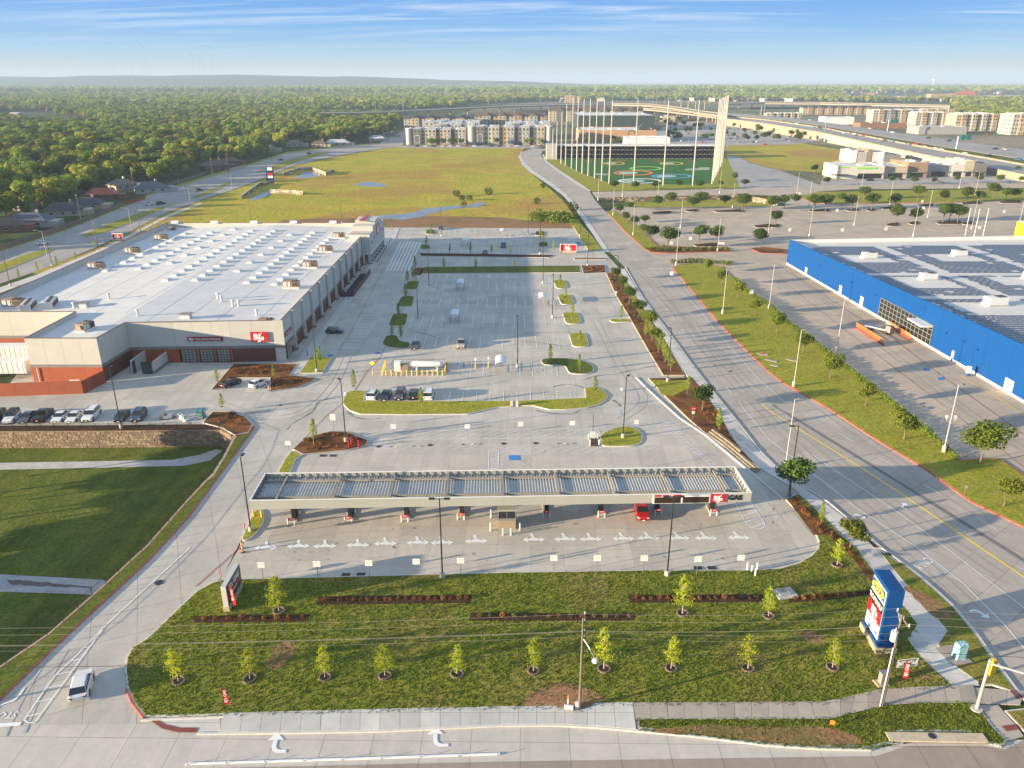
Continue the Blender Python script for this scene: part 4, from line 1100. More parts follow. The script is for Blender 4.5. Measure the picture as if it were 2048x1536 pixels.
# entrance block
eb = MB()
zr_ = 3.9
ex0, ex1, ey0, ey1 = -56.5,-49.3,268.6,300
for (x0, x1, y0, y1, zt) in ((ex0, ex1, ey0,275.5,10.6),(ex0, ex1,275.5,281,12.2),(ex0, ex1,281,290,13.4),(ex0, ex1,290,295,12.2),(ex0, ex1,295, ey1,10.6)):
 eb.box((x0 + x1) / 2 - WX,(y0 + y1) / 2 - WY,(zr_ + zt) / 2, x1 - x0, y1 - y0 - .02, zt - zr_)
obj('entrance_tower', eb.mesh('entrance_tower', [MATS['cream_wall']]), wh)
obj('cornice', MB().box((ex0 + ex1) / 2 - WX,(ey0 + ey1) / 2 - WY,3.8, ex1 - ex0 + .3, ey1 - ey0 + .3,.35).mesh('cornice', [MATS['white_paint']]), wh)
obj('red_parapet', MB().box(-53.9 - WX,285.5 - WY,13.5,1.5,12.0,.35).mesh('red_parapet', [MATS['sign_red']]), wh)
obj('tower_edge', MB().box((ex0 + ex1) / 2 - WX - .05, ey0 - WY + .2,10.68, ex1 - ex0 + .2,.5,.16).mesh('tower_edge', [MATS['brown_brick']]), wh)
for i in range(7):
 y = 269.3 + i * 5.0
 obj('porch_column', MB().box(ex1 - .6 - WX, y - WY,2.2,.9,.9,3.2).box(ex1 - .6 - WX, y - WY,.35,1.15,1.15,.7, m=1).mesh('porch_column', [MATS['cream_wall'], MATS['grey_band']]), wh)
obj('porch_column', MB().box(ex0 + .8 - WX,269.3 - WY,2.2,.9,.9,3.2).mesh('porch_column', [MATS['cream_wall']]), wh)
obj('shopfront', MB().box(-54.6 - WX,285 - WY,1.9,3.5,28,3.7).mesh('shopfront', [MATS['dark_glass']]), wh)
lg = logo(wh,6.2,3.6,(ex1 + .1 - WX,285.5 - WY,9.6), R(90))
dm = MB().box(0,0,0,.85,.12,.85).mesh('diamond_tile', [MATS['black_metal']])
for loc, rz in (((-52.7,268.5,7.4),0),((ex1 + .05,272,7.2),90),((ex1 + .05,277.5,8),90),((ex1 + .05,293.5,8),90),((ex1 + .05,298,7.2),90)):
 o = obj('diamond_tile', dm, wh,(loc[0] - WX, loc[1] - WY, loc[2])); o.rotation_euler = (0, R(45),0) if rz == 0 else (R(45),0, R(90))
 if rz: o.rotation_euler = Matrix.Rotation(R(90),3, 'Z').to_4x4().to_euler(); o.rotation_euler = (Matrix.Rotation(R(90),3, 'Z') @ Matrix.Rotation(R(45),3, 'Y')).to_euler()
obj('downpipe', MB().tube([(-101.0 - WX,154.6 - WY,.2),(-101.0 - WX,154.6 - WY,3.2)],.08).mesh('downpipe', [MATS['white_metal']]), wh)
# rooftop units: tan packaged units, chillers, vents
def rtu():
 t = thing('rooftop_air_conditioner', '', 'air conditioner',(0,0,0))
 obj('base_curb', MB().box(0,0,.2,3.9,2.4,.4, m=0).mesh('base_curb', [MATS['roof_white']]), t)
 obj('cabinet', MB().box(-.75,0,1.15,2.1,2.0,1.5).mesh('cabinet', [MATS['unit_tan']]), t)
 obj('fan_section', MB().box(1.1,0,1.05,1.5,2.0,1.3, m=0).box(1.1,-1.01,1.1,1.3,.05,1.0, m=1).mesh('fan_section', [MATS['unit_tan'], MATS['unit_dark']]), t)
 for s in (-1,1): obj('fan', MB().cyl((1.1, s * .5,1.7),(1.1, s * .5,1.85),.4,.4,12).mesh('fan', [MATS['unit_dark']]), t)
 obj('louvre', MB().box(-1.3,-1.02,1.1,.7,.06,1.1).box(-.35,-1.02,1.1,.5,.06,1.1).mesh('louvre', [MATS['unit_white']]), t)
 obj('hood', MB().box(-1.95,0,1.2,.5,1.4,.8, top=.6).mesh('hood', [MATS['unit_tan']]), t)
 return t
u0 = rtu()
spots = [((-122.4,184.7), 'tan rooftop air conditioner beside the two white chillers, left edge of roof',1.25),((-123.0,226.4), 'tan rooftop air conditioner nearest the camera along the far left parapet, before the first skylights',1.15),
  ((-122.3,248.3), 'tan rooftop air conditioner in the middle of the row along the left parapet',1.15),((-122.9,271.6), 'tan rooftop air conditioner along the left parapet, second from the far roof corner',1.1),
  ((-127.0,290.5), 'small rooftop air conditioner tucked into the far left corner of the store roof',.8),((-59.3,203.9), 'tan rooftop air conditioner nearest the camera in the right hand row of four',1.1),
  ((-60.1,227.8), 'second tan rooftop air conditioner of the right hand row, counted from the camera',1.1),((-60.5,250.7), 'third tan rooftop air conditioner of the right hand row, counted from the camera',1.1),
  ((-61.2,274.4), 'farthest tan rooftop air conditioner of the right hand row, near the entrance tower',1.05),((-93.8,163.2), 'single tan air conditioner on the lower front wing of the store roof',1.0),
  ((-56.0,169.8), 'low tan air conditioner half hidden behind the front parapet above the square logo sign',.9)]
for i,(p, lab, s) in enumerate(spots):
 o = u0 if i == 0 else clone(u0,(0,0,0))
 o.location = (*p, wz(p[0]) - .05); o['label'] = lab; o['group'] = 'air conditioners on the store roof'; o.scale = (s, s, s);
 if i in (9,): o.rotation_euler = (0,0, R(80))
def chiller(loc, lab):
 t = thing('chiller', lab, 'chiller', loc, R(18), 'white chillers on the store roof')
 obj('cabinet', MB().box(0,0,1.15,2.3,6.2,1.5).mesh('cabinet', [MATS['unit_white']]), t)
 for i in range(5):
  obj('fan_grille', MB().box(1.17,-2.45 + i * 1.22,1.1,.06,.95,1.1).mesh('fan_grille', [MATS['unit_dark']]), t)
  obj('fan', MB().cyl((0,-2.45 + i * 1.22,1.9),(0,-2.45 + i * 1.22,2.05),.48,.48,12).mesh('fan', [MATS['unit_dark']]), t)
 obj('base_curb', MB().box(0,0,.2,2.6,6.6,.4).mesh('base_curb', [MATS['roof_white']]), t)
chiller((-117.6,182.5, wz(-117.6) - .05), 'left one of the two long white rooftop chillers with dark fan grilles')
chiller((-113.2,184.2, wz(-113.2) - .05), 'right one of the two long white rooftop chillers with dark fan grilles')
def vent(x, y, kind, lab):
 t = thing('roof_vent', lab, 'vent',(x, y, wz(x) - .03),0, 'small vents on the store roof')
 if kind == 0:
  obj('pipe', MB().cyl((0,0,0),(0,0,1.3),.28,.28,10).mesh('pipe', [MATS['unit_white']]), t)
  obj('cowl', MB().cyl((0,0,1.3),(0,0,1.6),.5,.3,10).mesh('cowl', [MATS['unit_white']]), t)
 else:
  obj('box', MB().box(0,0,.5,2.2,1.6,1.0).mesh('box', [MATS['unit_white']]), t)
  obj('cap', MB().box(0,0,1.1,2.6,2.0,.2).mesh('cap', [MATS['beam_metal']]), t)
for px, py, k, lab in ((218,597,0, 'white mushroom vent alone in the middle of the left roof field'),(167,612,1, 'green topped vent box by the roof step near the chillers'),(148,614,0, 'short white vent left of the green topped vent box'),
     (436,595,0, 'tall white vent pipe on the right half of the store roof'),(443,600,0, 'thin white pipe just right of the tall roof vent'),(465,608,0, 'left white vent of a close pair on the right roof half'),(477,608,0, 'right white vent of a close pair on the right roof half'),
     (372,634,1, 'low white roof box near the front parapet above the sign'),(513,625,0, 'white vent pipe near the front right corner of the roof'),(276,632,0, 'little white vent by the inner roof corner')):
 vent(*g(px, py,8.95), k, lab)
# yard in front
def slabwall(name, lab, pts, h, th, mat_, cat='wall', band=None, n=None):
 t = thing(name, lab, cat,(*pts[0],0))
 for i in range(len(pts) - 1):
  a, b = Vector(pts[i]) - Vector(pts[0]), Vector(pts[i + 1]) - Vector(pts[0])
  k = n or max(1, round((b - a).length / 3.5))
  for j in range(k):
   p, q = a.lerp(b, j / k), a.lerp(b,(j + 1) / k); c = (p + q) / 2; rz = math.atan2((q - p).y,(q - p).x)
   mb = MB().box(c.x, c.y, h / 2,(q - p).length - .03, th, h, rz)
   if band: mb.box(c.x, c.y, band / 2,(q - p).length - .02, th + .04, band, rz,1)
   obj('wall_panel', mb.mesh('wall_panel', [MATS[mat_], MATS['grey_band']]), t)
 return t
slabwall('screen_wall', 'rust red low yard wall in front of the loading dock, left edge of the picture', [(-140,145.2),(-104.6,146.5),(-88.2,148.1),(-86.8,154.4)],2.8,.3, 'rust_wall')
s_ = slabwall('screen_wall', 'left white wing wall of the bin enclosure beside the garage doors', [(-83.4,159.6),(-83.4,166.5)],3.1,.3, 'cream_wall', n=2)
s_ = slabwall('screen_wall', 'right white wing wall of the bin enclosure beside the garage doors', [(-78.6,159.6),(-78.6,166.9)],2.8,.3, 'cream_wall', band=.7, n=2)
for x, rz, lab in ((-83.0,100, 'left dark gate leaf of the bin enclosure, swung open'),(-79.0,178, 'right dark gate leaf of the bin enclosure, nearly closed')):
 t = thing('gate', lab, 'gate',(x,159.5,0), R(rz), 'gates of the bin enclosure')
 obj('leaf', MB().box(1.1,0,1.4,2.1,.08,2.5).mesh('leaf', [MATS['dark_gate']]), t)
 obj('frame', MB().box(1.1,0,2.68,2.2,.12,.1).box(1.1,0,.12,2.2,.12,.1).box(0.02,0,1.4,.1,.12,2.6).box(2.18,0,1.4,.1,.12,2.6).mesh('frame', [MATS['black_metal']]), t)
def trailer(loc, rz, lab, L_=13.5):
 t = thing('trailer', lab, 'trailer', loc, rz, 'trailers at the loading dock')
 obj('box_body', MB().box(0,0,2.6, L_,2.6,2.8).mesh('box_body', [MATS['white_paint']]), t)
 for i in range(12): obj('side_rib', MB().box(-L_ / 2 + (i + .5) * L_ / 12,-1.32,2.6,.06,.04,2.7).mesh('side_rib', [MATS['white_metal']]), t)
 for sx_ in (-L_ / 2 + 1.2,-L_ / 2 + 2.4):
  for s in (-1,1): obj('wheel', MB().cyl((sx_, s * 1.2,.5),(sx_, s * .9,.5),.5,.5,12).mesh('wheel', [MATS['black_metal']]), t)
 obj('landing_leg', MB().box(L_ / 2 - 2,-.8,.6,.15,.15,1.2).box(L_ / 2 - 2,.8,.6,.15,.15,1.2).mesh('landing_leg', [MATS['steel']]), t)
 obj('chassis', MB().box(0,0,1.1, L_ - .4,1.0,.2).mesh('chassis', [MATS['black_metal']]), t)
trailer((-112.5,168.0,0), R(1), 'white ribbed trailer backed to the far side of the loading dock')
trailer((-111.5,157.8,0), R(1), 'white trailer nearest the rust red yard wall')
t = thing('compactor', 'small beige compactor behind the rust red yard wall', 'compactor',(*g(152,762),0))
obj('hopper', MB().box(0,1,1.8,2.2,3.0,3.2, top=.75).mesh('hopper', [MATS['cream_wall']]), t); obj('chute', MB().box(1.9,1,.9,2.0,1.6,1.5).mesh('chute', [MATS['grey_band']]), t)
# ---- fuel canopy -----------------------------------------------------------------------------
CX, CY, CA = -36.2,94.1, R(1.75)
CL, CDP = 69.9,7.8
cu, cv = Vector((math.cos(CA), math.sin(CA))), Vector((-math.sin(CA), math.cos(CA)))
gc = thing('fuel_canopy', 'long flat grey fuel canopy with ribbed metal deck, open on top inside its fascia', 'canopy',(CX, CY,0), CA)
FB, FT = 4.55,5.95
npan = 12
for i in range(npan):
 obj('fascia_panel', MB().box(CL * (i + .5) / npan,-.06,(FB + FT) / 2, CL / npan - .012,.12, FT - FB).mesh('fascia_panel', [MATS['fascia']]), gc)
 obj('fascia_panel', MB().box(CL * (i + .5) / npan, CDP + .06,(FB + FT) / 2, CL / npan - .012,.12, FT - FB).mesh('fascia_panel', [MATS['fascia']]), gc)
for x in (-.06, CL + .06): obj('fascia_panel', MB().box(x, CDP / 2,(FB + FT) / 2,.12, CDP + .24, FT - FB).mesh('fascia_panel', [MATS['fascia']]), gc)
mb = MB(); nrib = 165
for i in range(nrib):
 x0 = CL * i / nrib; w = CL / nrib; z = FB + .5
 mb.add([(x0,.05, z),(x0 + w * .55,.05, z),(x0 + w * .55, CDP - .05, z),(x0, CDP - .05, z)], [(0,1,2,3)])
 x1 = x0 + w * .55
 mb.add([(x1,.05, z),(x1 + w * .08,.05, z + .17),(x1 + w * .08, CDP - .05, z + .17),(x1, CDP - .05, z)], [(0,1,2,3)])
 mb.add([(x1 + w * .08,.05, z + .17),(x1 + w * .37,.05, z + .17),(x1 + w * .37, CDP - .05, z + .17),(x1 + w * .08, CDP - .05, z + .17)], [(0,1,2,3)])
 mb.add([(x1 + w * .37,.05, z + .17),(x0 + w,.05, z),(x0 + w, CDP - .05, z),(x1 + w * .37, CDP - .05, z + .17)], [(0,1,2,3)])
obj('ribbed_deck', mb.mesh('ribbed_deck', [MATS['deck_metal']]), gc, kind='stuff')
obj('soffit', MB().box(CL / 2, CDP / 2, FB + .05, CL - .1, CDP - .1,.06).mesh('soffit', [M('soffit_white',(.55,.55,.53), rough=.5)]), gc)
for y, hh in ((1.75,.3),(CDP - 1.25,.3)):
 for i in range(8): obj('purlin', MB().box(CL * (i + .5) / 8, y, FB + .74, CL / 8 - .05,.3, hh).mesh('purlin', [MATS['beam_metal']]), gc)
for i in range(9):
 x = 3.2 + i * (CL - 6.4) / 8
 obj('cross_beam', MB().box(x, CDP / 2, FB + .93,.26, CDP - .2,.2).mesh('cross_beam', [MATS['beam_metal']]), gc)
ns = 60
stm = MB().box(0,-.12,.0,.1,.12, FT - FB - .1).add([(-.03,-.18,-.5),(.03,-.18,-.5),(.03,-.75,-.5),(-.03,-.75,-.5),(-.03,-.18,.55),(.03,-.18,.55)], [(0,3,4),(1,5,2),(3,2,5,4)]).mesh('fascia_stud', [MATS['steel']])
for i in range(ns + 1): obj('fascia_stud', stm, gc,(.3 + (CL - .6) * i / ns, CDP - .02,(FB + FT) / 2))
for i in range(7):
 o = obj('fascia_stud', stm, gc,(.02,.6 + i * 1.1,(FB + FT) / 2)); o.rotation_euler = (0,0, R(90))
 o = obj('fascia_stud', stm, gc,(CL - .02,.6 + i * 1.1,(FB + FT) / 2)); o.rotation_euler = (0,0, R(-90))
cap = MB()
for a, b, c, d in ((CL / 2,-.06, CL + .3,.2),(CL / 2, CDP + .06, CL + .3,.2),(-.06, CDP / 2,.2, CDP + .3),(CL + .06, CDP / 2,.2, CDP + .3)): cap.box(a, b, FT + .02 + .003 * (c < 1), c, d,.05)
obj('coping', cap.mesh('coping', [MATS['white_metal']]), gc)
sx_px = [583,697,810,922,1093,1203,1316,1427]; sy_px = [1050,1047,1044,1040,1035,1035,1032,1032]
def to_c(x, y):
 d = Vector((x - CX, y - CY)); return (d.dot(cu), d.dot(cv))
for x, y in zip(sx_px, sy_px):
 lx, ly = to_c(*g(x, y))
 obj('canopy_column', MB().box(lx + .4, CDP / 2 + 1.6, FB / 2,.45,.45, FB + .1).mesh('canopy_column', [M('column_tan',(.44,.38,.27), noise=(1,.08))]), gc)
# price boards, logo and lettering on the front fascia
def on_fascia(xa, xb): return to_c(*g((xa + xb) / 2,995,5.3))[0]
pb = obj('price_board', MB().box(0,0,0,8.1,.1,1.5).mesh('price_board', [MATS['sign_white']]), gc,(62.3 - 2.2,-.17,(FB + FT) / 2))
obj('red_header', MB().box(-2.0,-.06,.52,3.8,.04,.34).mesh('red_header', [MATS['sign_red']]), pb)
text('REGULAR',.36, MATS['sign_white'], pb,(-2.0,-.1,.52),(R(90),0,0),.01,1.1, bold=.02)
for sx_ in (-2.0,2.0): obj('price_display', MB().box(sx_,-.06,-.2,3.7,.04,.95).mesh('price_display', [M('display_dark',(.035,.018,.012), rough=.3)]), pb)
obj('thin_line', MB().box(2.0,-.06,.52,3.6,.03,.05).mesh('thin_line', [MATS['grey_band']]), pb)
lg = logo(gc,2.1,1.25,(65.9 - .55,-.16,(FB + FT) / 2),0)
text('GAS',1.05, MATS['sign_dark'], gc,(68.0 - .3,-.15,(FB + FT) / 2 - .02),(R(90),0,0),.04,1.0, bold=.05)
# pumps and guards
def pump(i, x, y):
 t = thing('fuel_dispenser', 'dark fuel dispenser, %s from the left along the forecourt' % nth(i), 'fuel pump',(x, y + 3.0,.06), CA, 'fuel dispensers under the canopy')
 obj('island_base', MB().box(0,0,.06,1.0,4.6,.12).mesh('island_base', [MATS['concrete_base']]), t)
 for s in (-1.3,1.3):
  c = obj('cabinet', MB().box(0, s,1.05,.6,1.1,1.9).mesh('cabinet', [MATS['sign_dark']]), t)
  for q in (-1,1): obj('screen', MB().box(q * .31, s,1.5,.03,.6,.4).mesh('screen', [MATS['dark_glass']]), c)
  obj('hose', MB().tube([(.32, s + .3,1.6),(.5, s + .32,.9),(.48, s + .1,.35),(.34, s - .1,1.0)],.03,5).mesh('hose', [MATS['black_metal']]), c)
  obj('red_topper', MB().box(0, s,2.06,.62,1.12,.12).mesh('red_topper', [MATS['sign_red']]), c)
 t2 = thing('guard_rail', 'white U shaped guard with red notice, %s from the left' % nth(i), 'guard rail',(x, y,.06), CA, 'white pump guards with red notices')
 for s in (-1,1): obj('post', MB().cyl((s * .48,0,0),(s * .48,0,1.05),.09,.09,10).mesh('post', [MATS['white_paint']]), t2)
 obj('top_rail', MB().tube([(-.48,.0,1.02),(.48,.0,1.02)],.07,8).mesh('top_rail', [MATS['white_paint']]), t2)
 nb = obj('notice', MB().box(0,-.1,.95,.85,.04,.42).mesh('notice', [MATS['sign_red']]), t2)
 obj('notice_text', MB().box(0,-.125,1.03,.55,.012,.05).box(0,-.125,.92,.35,.012,.05).mesh('notice_text', [MATS['sign_white']]), nb)
for i,(x, y) in enumerate(zip(sx_px, sy_px)): pump(i,*g(x, y))
kx, ky = g(1014,1060)
t = thing('kiosk', 'tan attendant kiosk under the middle of the fuel canopy', 'kiosk',(kx, ky,.06), CA)
obj('front_panel', MB().box(0,1.3,.75,2.5,2.6,1.5).mesh('front_panel', [M('kiosk_tan',(.33,.255,.17), noise=(1,.06))]), t)
obj('counter_band', MB().box(0,1.26,1.68,2.6,2.7,.36).mesh('counter_band', [MATS['grey_band']]), t)
gl = obj('window', MB().box(0,1.3,2.45,2.4,2.5,1.2).mesh('window', [MATS['dark_glass']]), t)
for s in (-1.2,0,1.2): obj('mullion', MB().box(s,.03,2.45,.08,.08,1.2).mesh('mullion', [MATS['steel']]), gl)
obj('kiosk_roof', MB().box(0,1.3,3.15,2.7,2.8,.2).mesh('kiosk_roof', [MATS['fascia']]), t)
def bollard(x, y, h, r, mat_, lab, grp, name='bollard', z=.06, dome=True):
 t = thing(name, lab, 'bollard',(x, y, z),0, grp)
 mb = MB().cyl((0,0,0),(0,0, h), r, r,10)
 if dome: mb.ball((0,0, h), r,8,0,.6)
 obj('post', mb.mesh('post', [MATS[mat_]]), t)
 obj('collar', MB().cyl((0,0,0),(0,0,.06), r * 1.35, r * 1.35,10).mesh('collar', [MATS['concrete_base']]), t)
 return t
for x, y, h, lab in ((981,1062,1.3, 'white bollard just left of the kiosk, front one'),(982,1036,1.3, 'white bollard behind the left corner of the kiosk'),(1006,1071,1.1, 'left of the two white bollards right in front of the kiosk'),(1022,1071,1.1, 'right of the two white bollards right in front of the kiosk'),(1040,1061,1.1, 'white bollard just right of the kiosk'),
     (1494,1141,1.1, 'white bollard at the lower right forecourt edge, leftmost of the four'),(1503,1145,1.0, 'short white bollard second from left in the forecourt corner cluster'),(1510,1154,1.2, 'white bollard nearest the grass in the forecourt corner cluster'),(1514,1140,1.0, 'rearmost white bollard of the forecourt corner cluster')):
 bollard(*g(x, y), h,.11, 'white_paint', lab, 'white bollards on the forecourt')
# ---- blue furniture store --------------------------------------------------------------------
def ix(y): return 96.6 + (269.6 - y) * .0455
def iz(y): return 8.5 + (269.6 - y) * .020
IO = (100.0,200.0)
ik = thing('furniture_store', 'big blue walled store with a white roof covered in solar panels', 'store',(*IO,0))
ys = [269.6 - 8.6 * i for i in range(20)]
for a, b in zip(ys, ys[1:]):
 mb = MB(); g_ = .02
 for (z0, k) in ((0,1),(.55,0)):
  za, zb = (.55,.55) if z0 == 0 else (iz(a), iz(b))
  ya, yb = a - g_, b + g_
  q = [(ix(ya), ya),(ix(yb), yb),(ix(yb) + .3, yb),(ix(ya) + .3, ya)]
  off = -.05 if k == 1 else 0
  vs_ = [(x - IO[0] + off, y - IO[1], z0) for x, y in q] + [(x - IO[0] + off, y - IO[1],(za, zb, zb, za)[n]) for n,(x, y) in enumerate(q)]
  mb.add(vs_, [(4,7,6,5) if 0 else (4,5,6,7),(0,1,5,4),(1,2,6,5),(2,3,7,6),(3,0,4,7)], k)
 obj('wall_panel', mb.mesh('wall_panel', [MATS['blue_wall'], MATS['white_paint']]), ik)
bx = [96.9 + 9.0 * i for i in range(21)]
for a, b in zip(bx, bx[1:]):
 ya, yb = 269.6 + (a - 96.6) * .085,269.6 + (b - 96.6) * .085
 zt = 8.5
 vs_ = [(a + .02 - IO[0], ya - IO[1], z) for z in (0, zt)] + [(b - IO[0], yb - IO[1], z) for z in (0, zt)] + [(b - IO[0], yb + .3 - IO[1], z) for z in (0, zt)] + [(a + .02 - IO[0], ya + .3 - IO[1], z) for z in (0, zt)]
 obj('wall_panel', MB().add(vs_, [(0,2,3,1),(2,4,5,3),(4,6,7,5),(6,0,1,7),(1,3,5,7)]).mesh('wall_panel', [MATS['white_paint' if a > 0 else 'blue_wall']]), ik)
def rz_(y): return iz(y) - 1.25
rpts = [(ix(269.6) + .3,269.5),(ix(105) + .3,105),(285,105),(285,285)]
rm = MB().add([(x - IO[0], y - IO[1], rz_(y)) for x, y in rpts], [(0,1,2,3)])
ikr = obj('roof', rm.mesh('roof', [M('roof_grey',(.64,.63,.60), noise=(.2,.08), col2=((.52,.51,.49),.2,.4,.7))]), ik)
# curtain wall of the old garden entry
wA, wB = 203.0,177.5
gw = obj('glazed_wall', MB().add([(ix(wA) - .08 - IO[0], wA - IO[1],.6),(ix(wB) - .08 - IO[0], wB - IO[1],.6),(ix(wB) - .08 - IO[0], wB - IO[1],5.6),(ix(wA) - .08 - IO[0], wA - IO[1],5.6)], [(3,2,1,0)]).mesh('glazed_wall', [MATS['dark_glass']]), ik)
for i in range(15):
 y = wA + (wB - wA) * i / 14
 obj('mullion', MB().box(ix(y) - .14 - IO[0], y - IO[1],3.1,.12,.12,5.1).mesh('mullion', [MATS['grey_band']]), gw)
for k in range(5):
 z = .65 + k * 1.23
 obj('transom', MB().box((ix(wA) + ix(wB)) / 2 - .12 - IO[0],(wA + wB) / 2 - IO[1], z,.1, abs(wA - wB),.12,-math.atan2(.0455,1) * -1).mesh('transom', [MATS['grey_band']]), gw)
obj('entry_canopy', MB().box(ix(181) - 1.5 - IO[0],181 - IO[1],5.3,2.8,7,.3).mesh('entry_canopy', [MATS['white_metal']]), ik)
for y, w, h in ((252.5,1.5,2.6),(226.8,1.6,2.9),(213.2,1.8,3.1),(148.2,2.8,3.0)):
 d = obj('service_door', MB().box(ix(y) - .07 - IO[0], y - IO[1], h / 2 + .05,.12, w, h).mesh('service_door', [MATS['white_paint']]), ik)
 obj('handle', MB().box(ix(y) - .16 - IO[0], y - w * .35 - IO[1],1.1,.06,.08,.2).mesh('handle', [MATS['steel']]), d)
for y in (243,221,206,172,160):
 obj('wall_lamp', MB().box(ix(y) - .2 - IO[0], y - IO[1],5.5,.3,.35,.25).mesh('wall_lamp', [MATS['blue_paint']]), ik)
for y in (161.5,155.5):
 obj('conduit', MB().tube([(ix(y) - .12 - IO[0], y - IO[1],.5),(ix(y) - .12 - IO[0], y - IO[1],5.0)],.06).mesh('conduit', [MATS['pipe_blue']]), ik)
# solar modules
def clear(x, y):
 for (cx_, cy_, rx, ry) in ((112.0,241.5,6.5,6),(141,243,6.5,6),(114.0,208.6,7,6.5),(115.8,180,7.5,5.5),(140,210,6,6),(145,180,7,6),(172,243,6,6),(172,208,6,6)):
  if abs(x - cx_) < rx and abs(y - cy_) < ry: return False
 if 216.5 < y < 221 or 190.0 < y < 193.5: return False
 if 124.5 < x < 126.8 or 153 < x < 155.3 or 180 < x < 182: return False
 return y < 262 - (x - 96) * -.06 and x > ix(y) + 3.2
mods = []
y = 118.0
while y < 268:
 x = 101.0 + (y * 1.7) % .8
 while x < 215:
  if clear(x, y) and clear(x + 1, y) and (x * 31 + y * 17) % 97 > 2: mods.append((x, y))
  x += 2.06
 y += 1.72
mods.sort(key=lambda p: (p[0] - 0) ** 2 + p[1] ** 2 if 0.62 * p[1] * 1.0 > p[0] * .93 or True else 0)
inview = [m for m in mods if m[0] / (m[1] * .93 + 20) < .62]
near = set(inview[:300])
pm = MB().add([(-.98,-.5,.12),(.98,-.5,.12),(.98,.5,.18),(-.98,.5,.18),(-.98,-.5,.07),(.98,-.5,.07),(.98,.5,.13),(-.98,.5,.13)], [(0,1,2,3),(4,5,1,0),(5,6,2,1),(6,7,3,2),(7,4,0,3)],0)
pm.box(.0,-.5,.06,.12,.1,.12, m=1); pm.box(.93,.44,.2,.12,.12,.06, m=1)
pmm = pm.mesh('solar_panel', [MATS['solar_cell'], MATS['white_metal']])
rest = MB()
for (x, y) in mods:
 if (x, y) in near:
  obj('solar_panel', pmm, ikr,(x - IO[0], y - IO[1], rz_(y)))
 else:
  z = rz_(y) - .05
  rest.add([(x - .98 - IO[0], y - .5 - IO[1], z + .14),(x + .98 - IO[0], y - .5 - IO[1], z + .14),(x + .98 - IO[0], y + .5 - IO[1], z + .2),(x - .98 - IO[0], y + .5 - IO[1], z + .2)], [(0,1,2,3)])
  rest.add([(x + .86 - IO[0], y + .40 - IO[1], z + .25),(x + 1.04 - IO[0], y + .40 - IO[1], z + .25),(x + 1.04 - IO[0], y + .56 - IO[1], z + .28),(x + .86 - IO[0], y + .56 - IO[1], z + .28)], [(0,1,2,3)],1)
obj('solar_array', rest.mesh('solar_array', [MATS['solar_cell'], MATS['white_metal']]), ikr, kind='stuff')
def big_unit(x, y, lab, s=.82, rz=8):
 t = thing('rooftop_air_conditioner', lab, 'air conditioner',(x, y, rz_(y) + .02), R(rz), 'white units on the solar roof', s)
 obj('cabinet', MB().box(0,0,1.3,5.2,2.6,1.9, top=1.0).mesh('cabinet', [MATS['white_paint']]), t)
 obj('hood', MB().box(-2.4,0,1.1,1.3,2.3,1.3, top=.6).mesh('hood', [MATS['white_paint']]), t)
 obj('fan_deck', MB().box(1.0,0,2.32,2.4,2.0,.12).mesh('fan_deck', [MATS['unit_dark']]), t)
 obj('base_curb', MB().box(0,0,.18,5.8,3.2,.36).mesh('base_curb', [MATS['concrete_base']]), t)
for i,(px, py, lab) in enumerate([(1738,515, 'white rooftop unit nearest the blue corner of the solar roof'),(1918,510, 'white rooftop unit in the back row of the solar roof, right of the corner one'),(1855,562, 'white rooftop unit in the middle of the solar roof'),(1988,618, 'large white rooftop unit nearest the camera on the solar roof'),(2062,560, 'white rooftop unit cut by the right picture edge')]):
 big_unit(*g(px, py,8.0), lab,.82 if i != 3 else .95)
ev = thing('entrance_block', 'bright yellow entrance block rising behind the white parapet at the right edge', 'building',(213,298,0))
obj('wall', MB().box(0,0,4.4,30,16,8.8).mesh('wall', [MATS['ikea_yellow']]), ev)
obj('roof', MB().box(0,0,8.9,29,15,.25).mesh('roof', [MATS['roof_white']]), ev)
# ---- big roadside signs ----------------------------------------------------------------------
py_ = thing('pylon_sign', 'tall blue roadside sign tower with a yellow oval, a black and a red panel', 'sign',(41.0,70.2, ZL), R(-2))
PH = 8.0
obj('tower', MB().box(.85,2.0, PH / 2 + .6,1.7,4.0, PH - 1.2 + .4).mesh('tower', [MATS['blue_paint']]), py_)
obj('plinth', MB().box(.85,2.0,.35,2.3,4.7,.7).mesh('plinth', [MATS['stone_tan']]), py_)
obj('blue_base', MB().box(.85,2.0,.9,1.95,4.3,.5).mesh('blue_base', [MATS['blue_paint']]), py_)
def face(name, mat_, y0, y1, z0, z1, d=.05): return obj(name, MB().box(-.02 - d / 2,(y0 + y1) / 2,(z0 + z1) / 2, d, y1 - y0, z1 - z0).mesh(name, [MATS[mat_]]), py_)
rot_l = (R(90),0, R(-90))
f1 = face('sign_panel', 'sign_white',.35,3.75,1.35,7.7)
f2 = face('sign_panel', 'blue_paint',.5,3.6,6.3,7.55,.12)
ov = []
for i in range(32):
 t_ = 2 * math.pi * i / 32; ov.append((1.5 * math.cos(t_),.62 * math.sin(t_)))
o = obj('yellow_oval', MB().prism(ov,0,.04).mesh('yellow_oval', [MATS['ikea_yellow']]), py_); o.location = (-.15,2.05,6.92); o.rotation_euler = rot_l
text('IKEA',.92, MATS['blue_paint'], py_,(-.21,2.05,6.9), rot_l,.01,1.1, bold=.02)
face('sign_panel', 'sign_dark',.36,3.74,4.75,5.95,.12)
text('TOPGOLF',.82, MATS['sign_white'], py_,(-.17,2.05,5.35), rot_l,.01,.92, bold=.02)
f4 = face('sign_panel', 'sign_red',.36,3.74,3.1,4.72,.12)
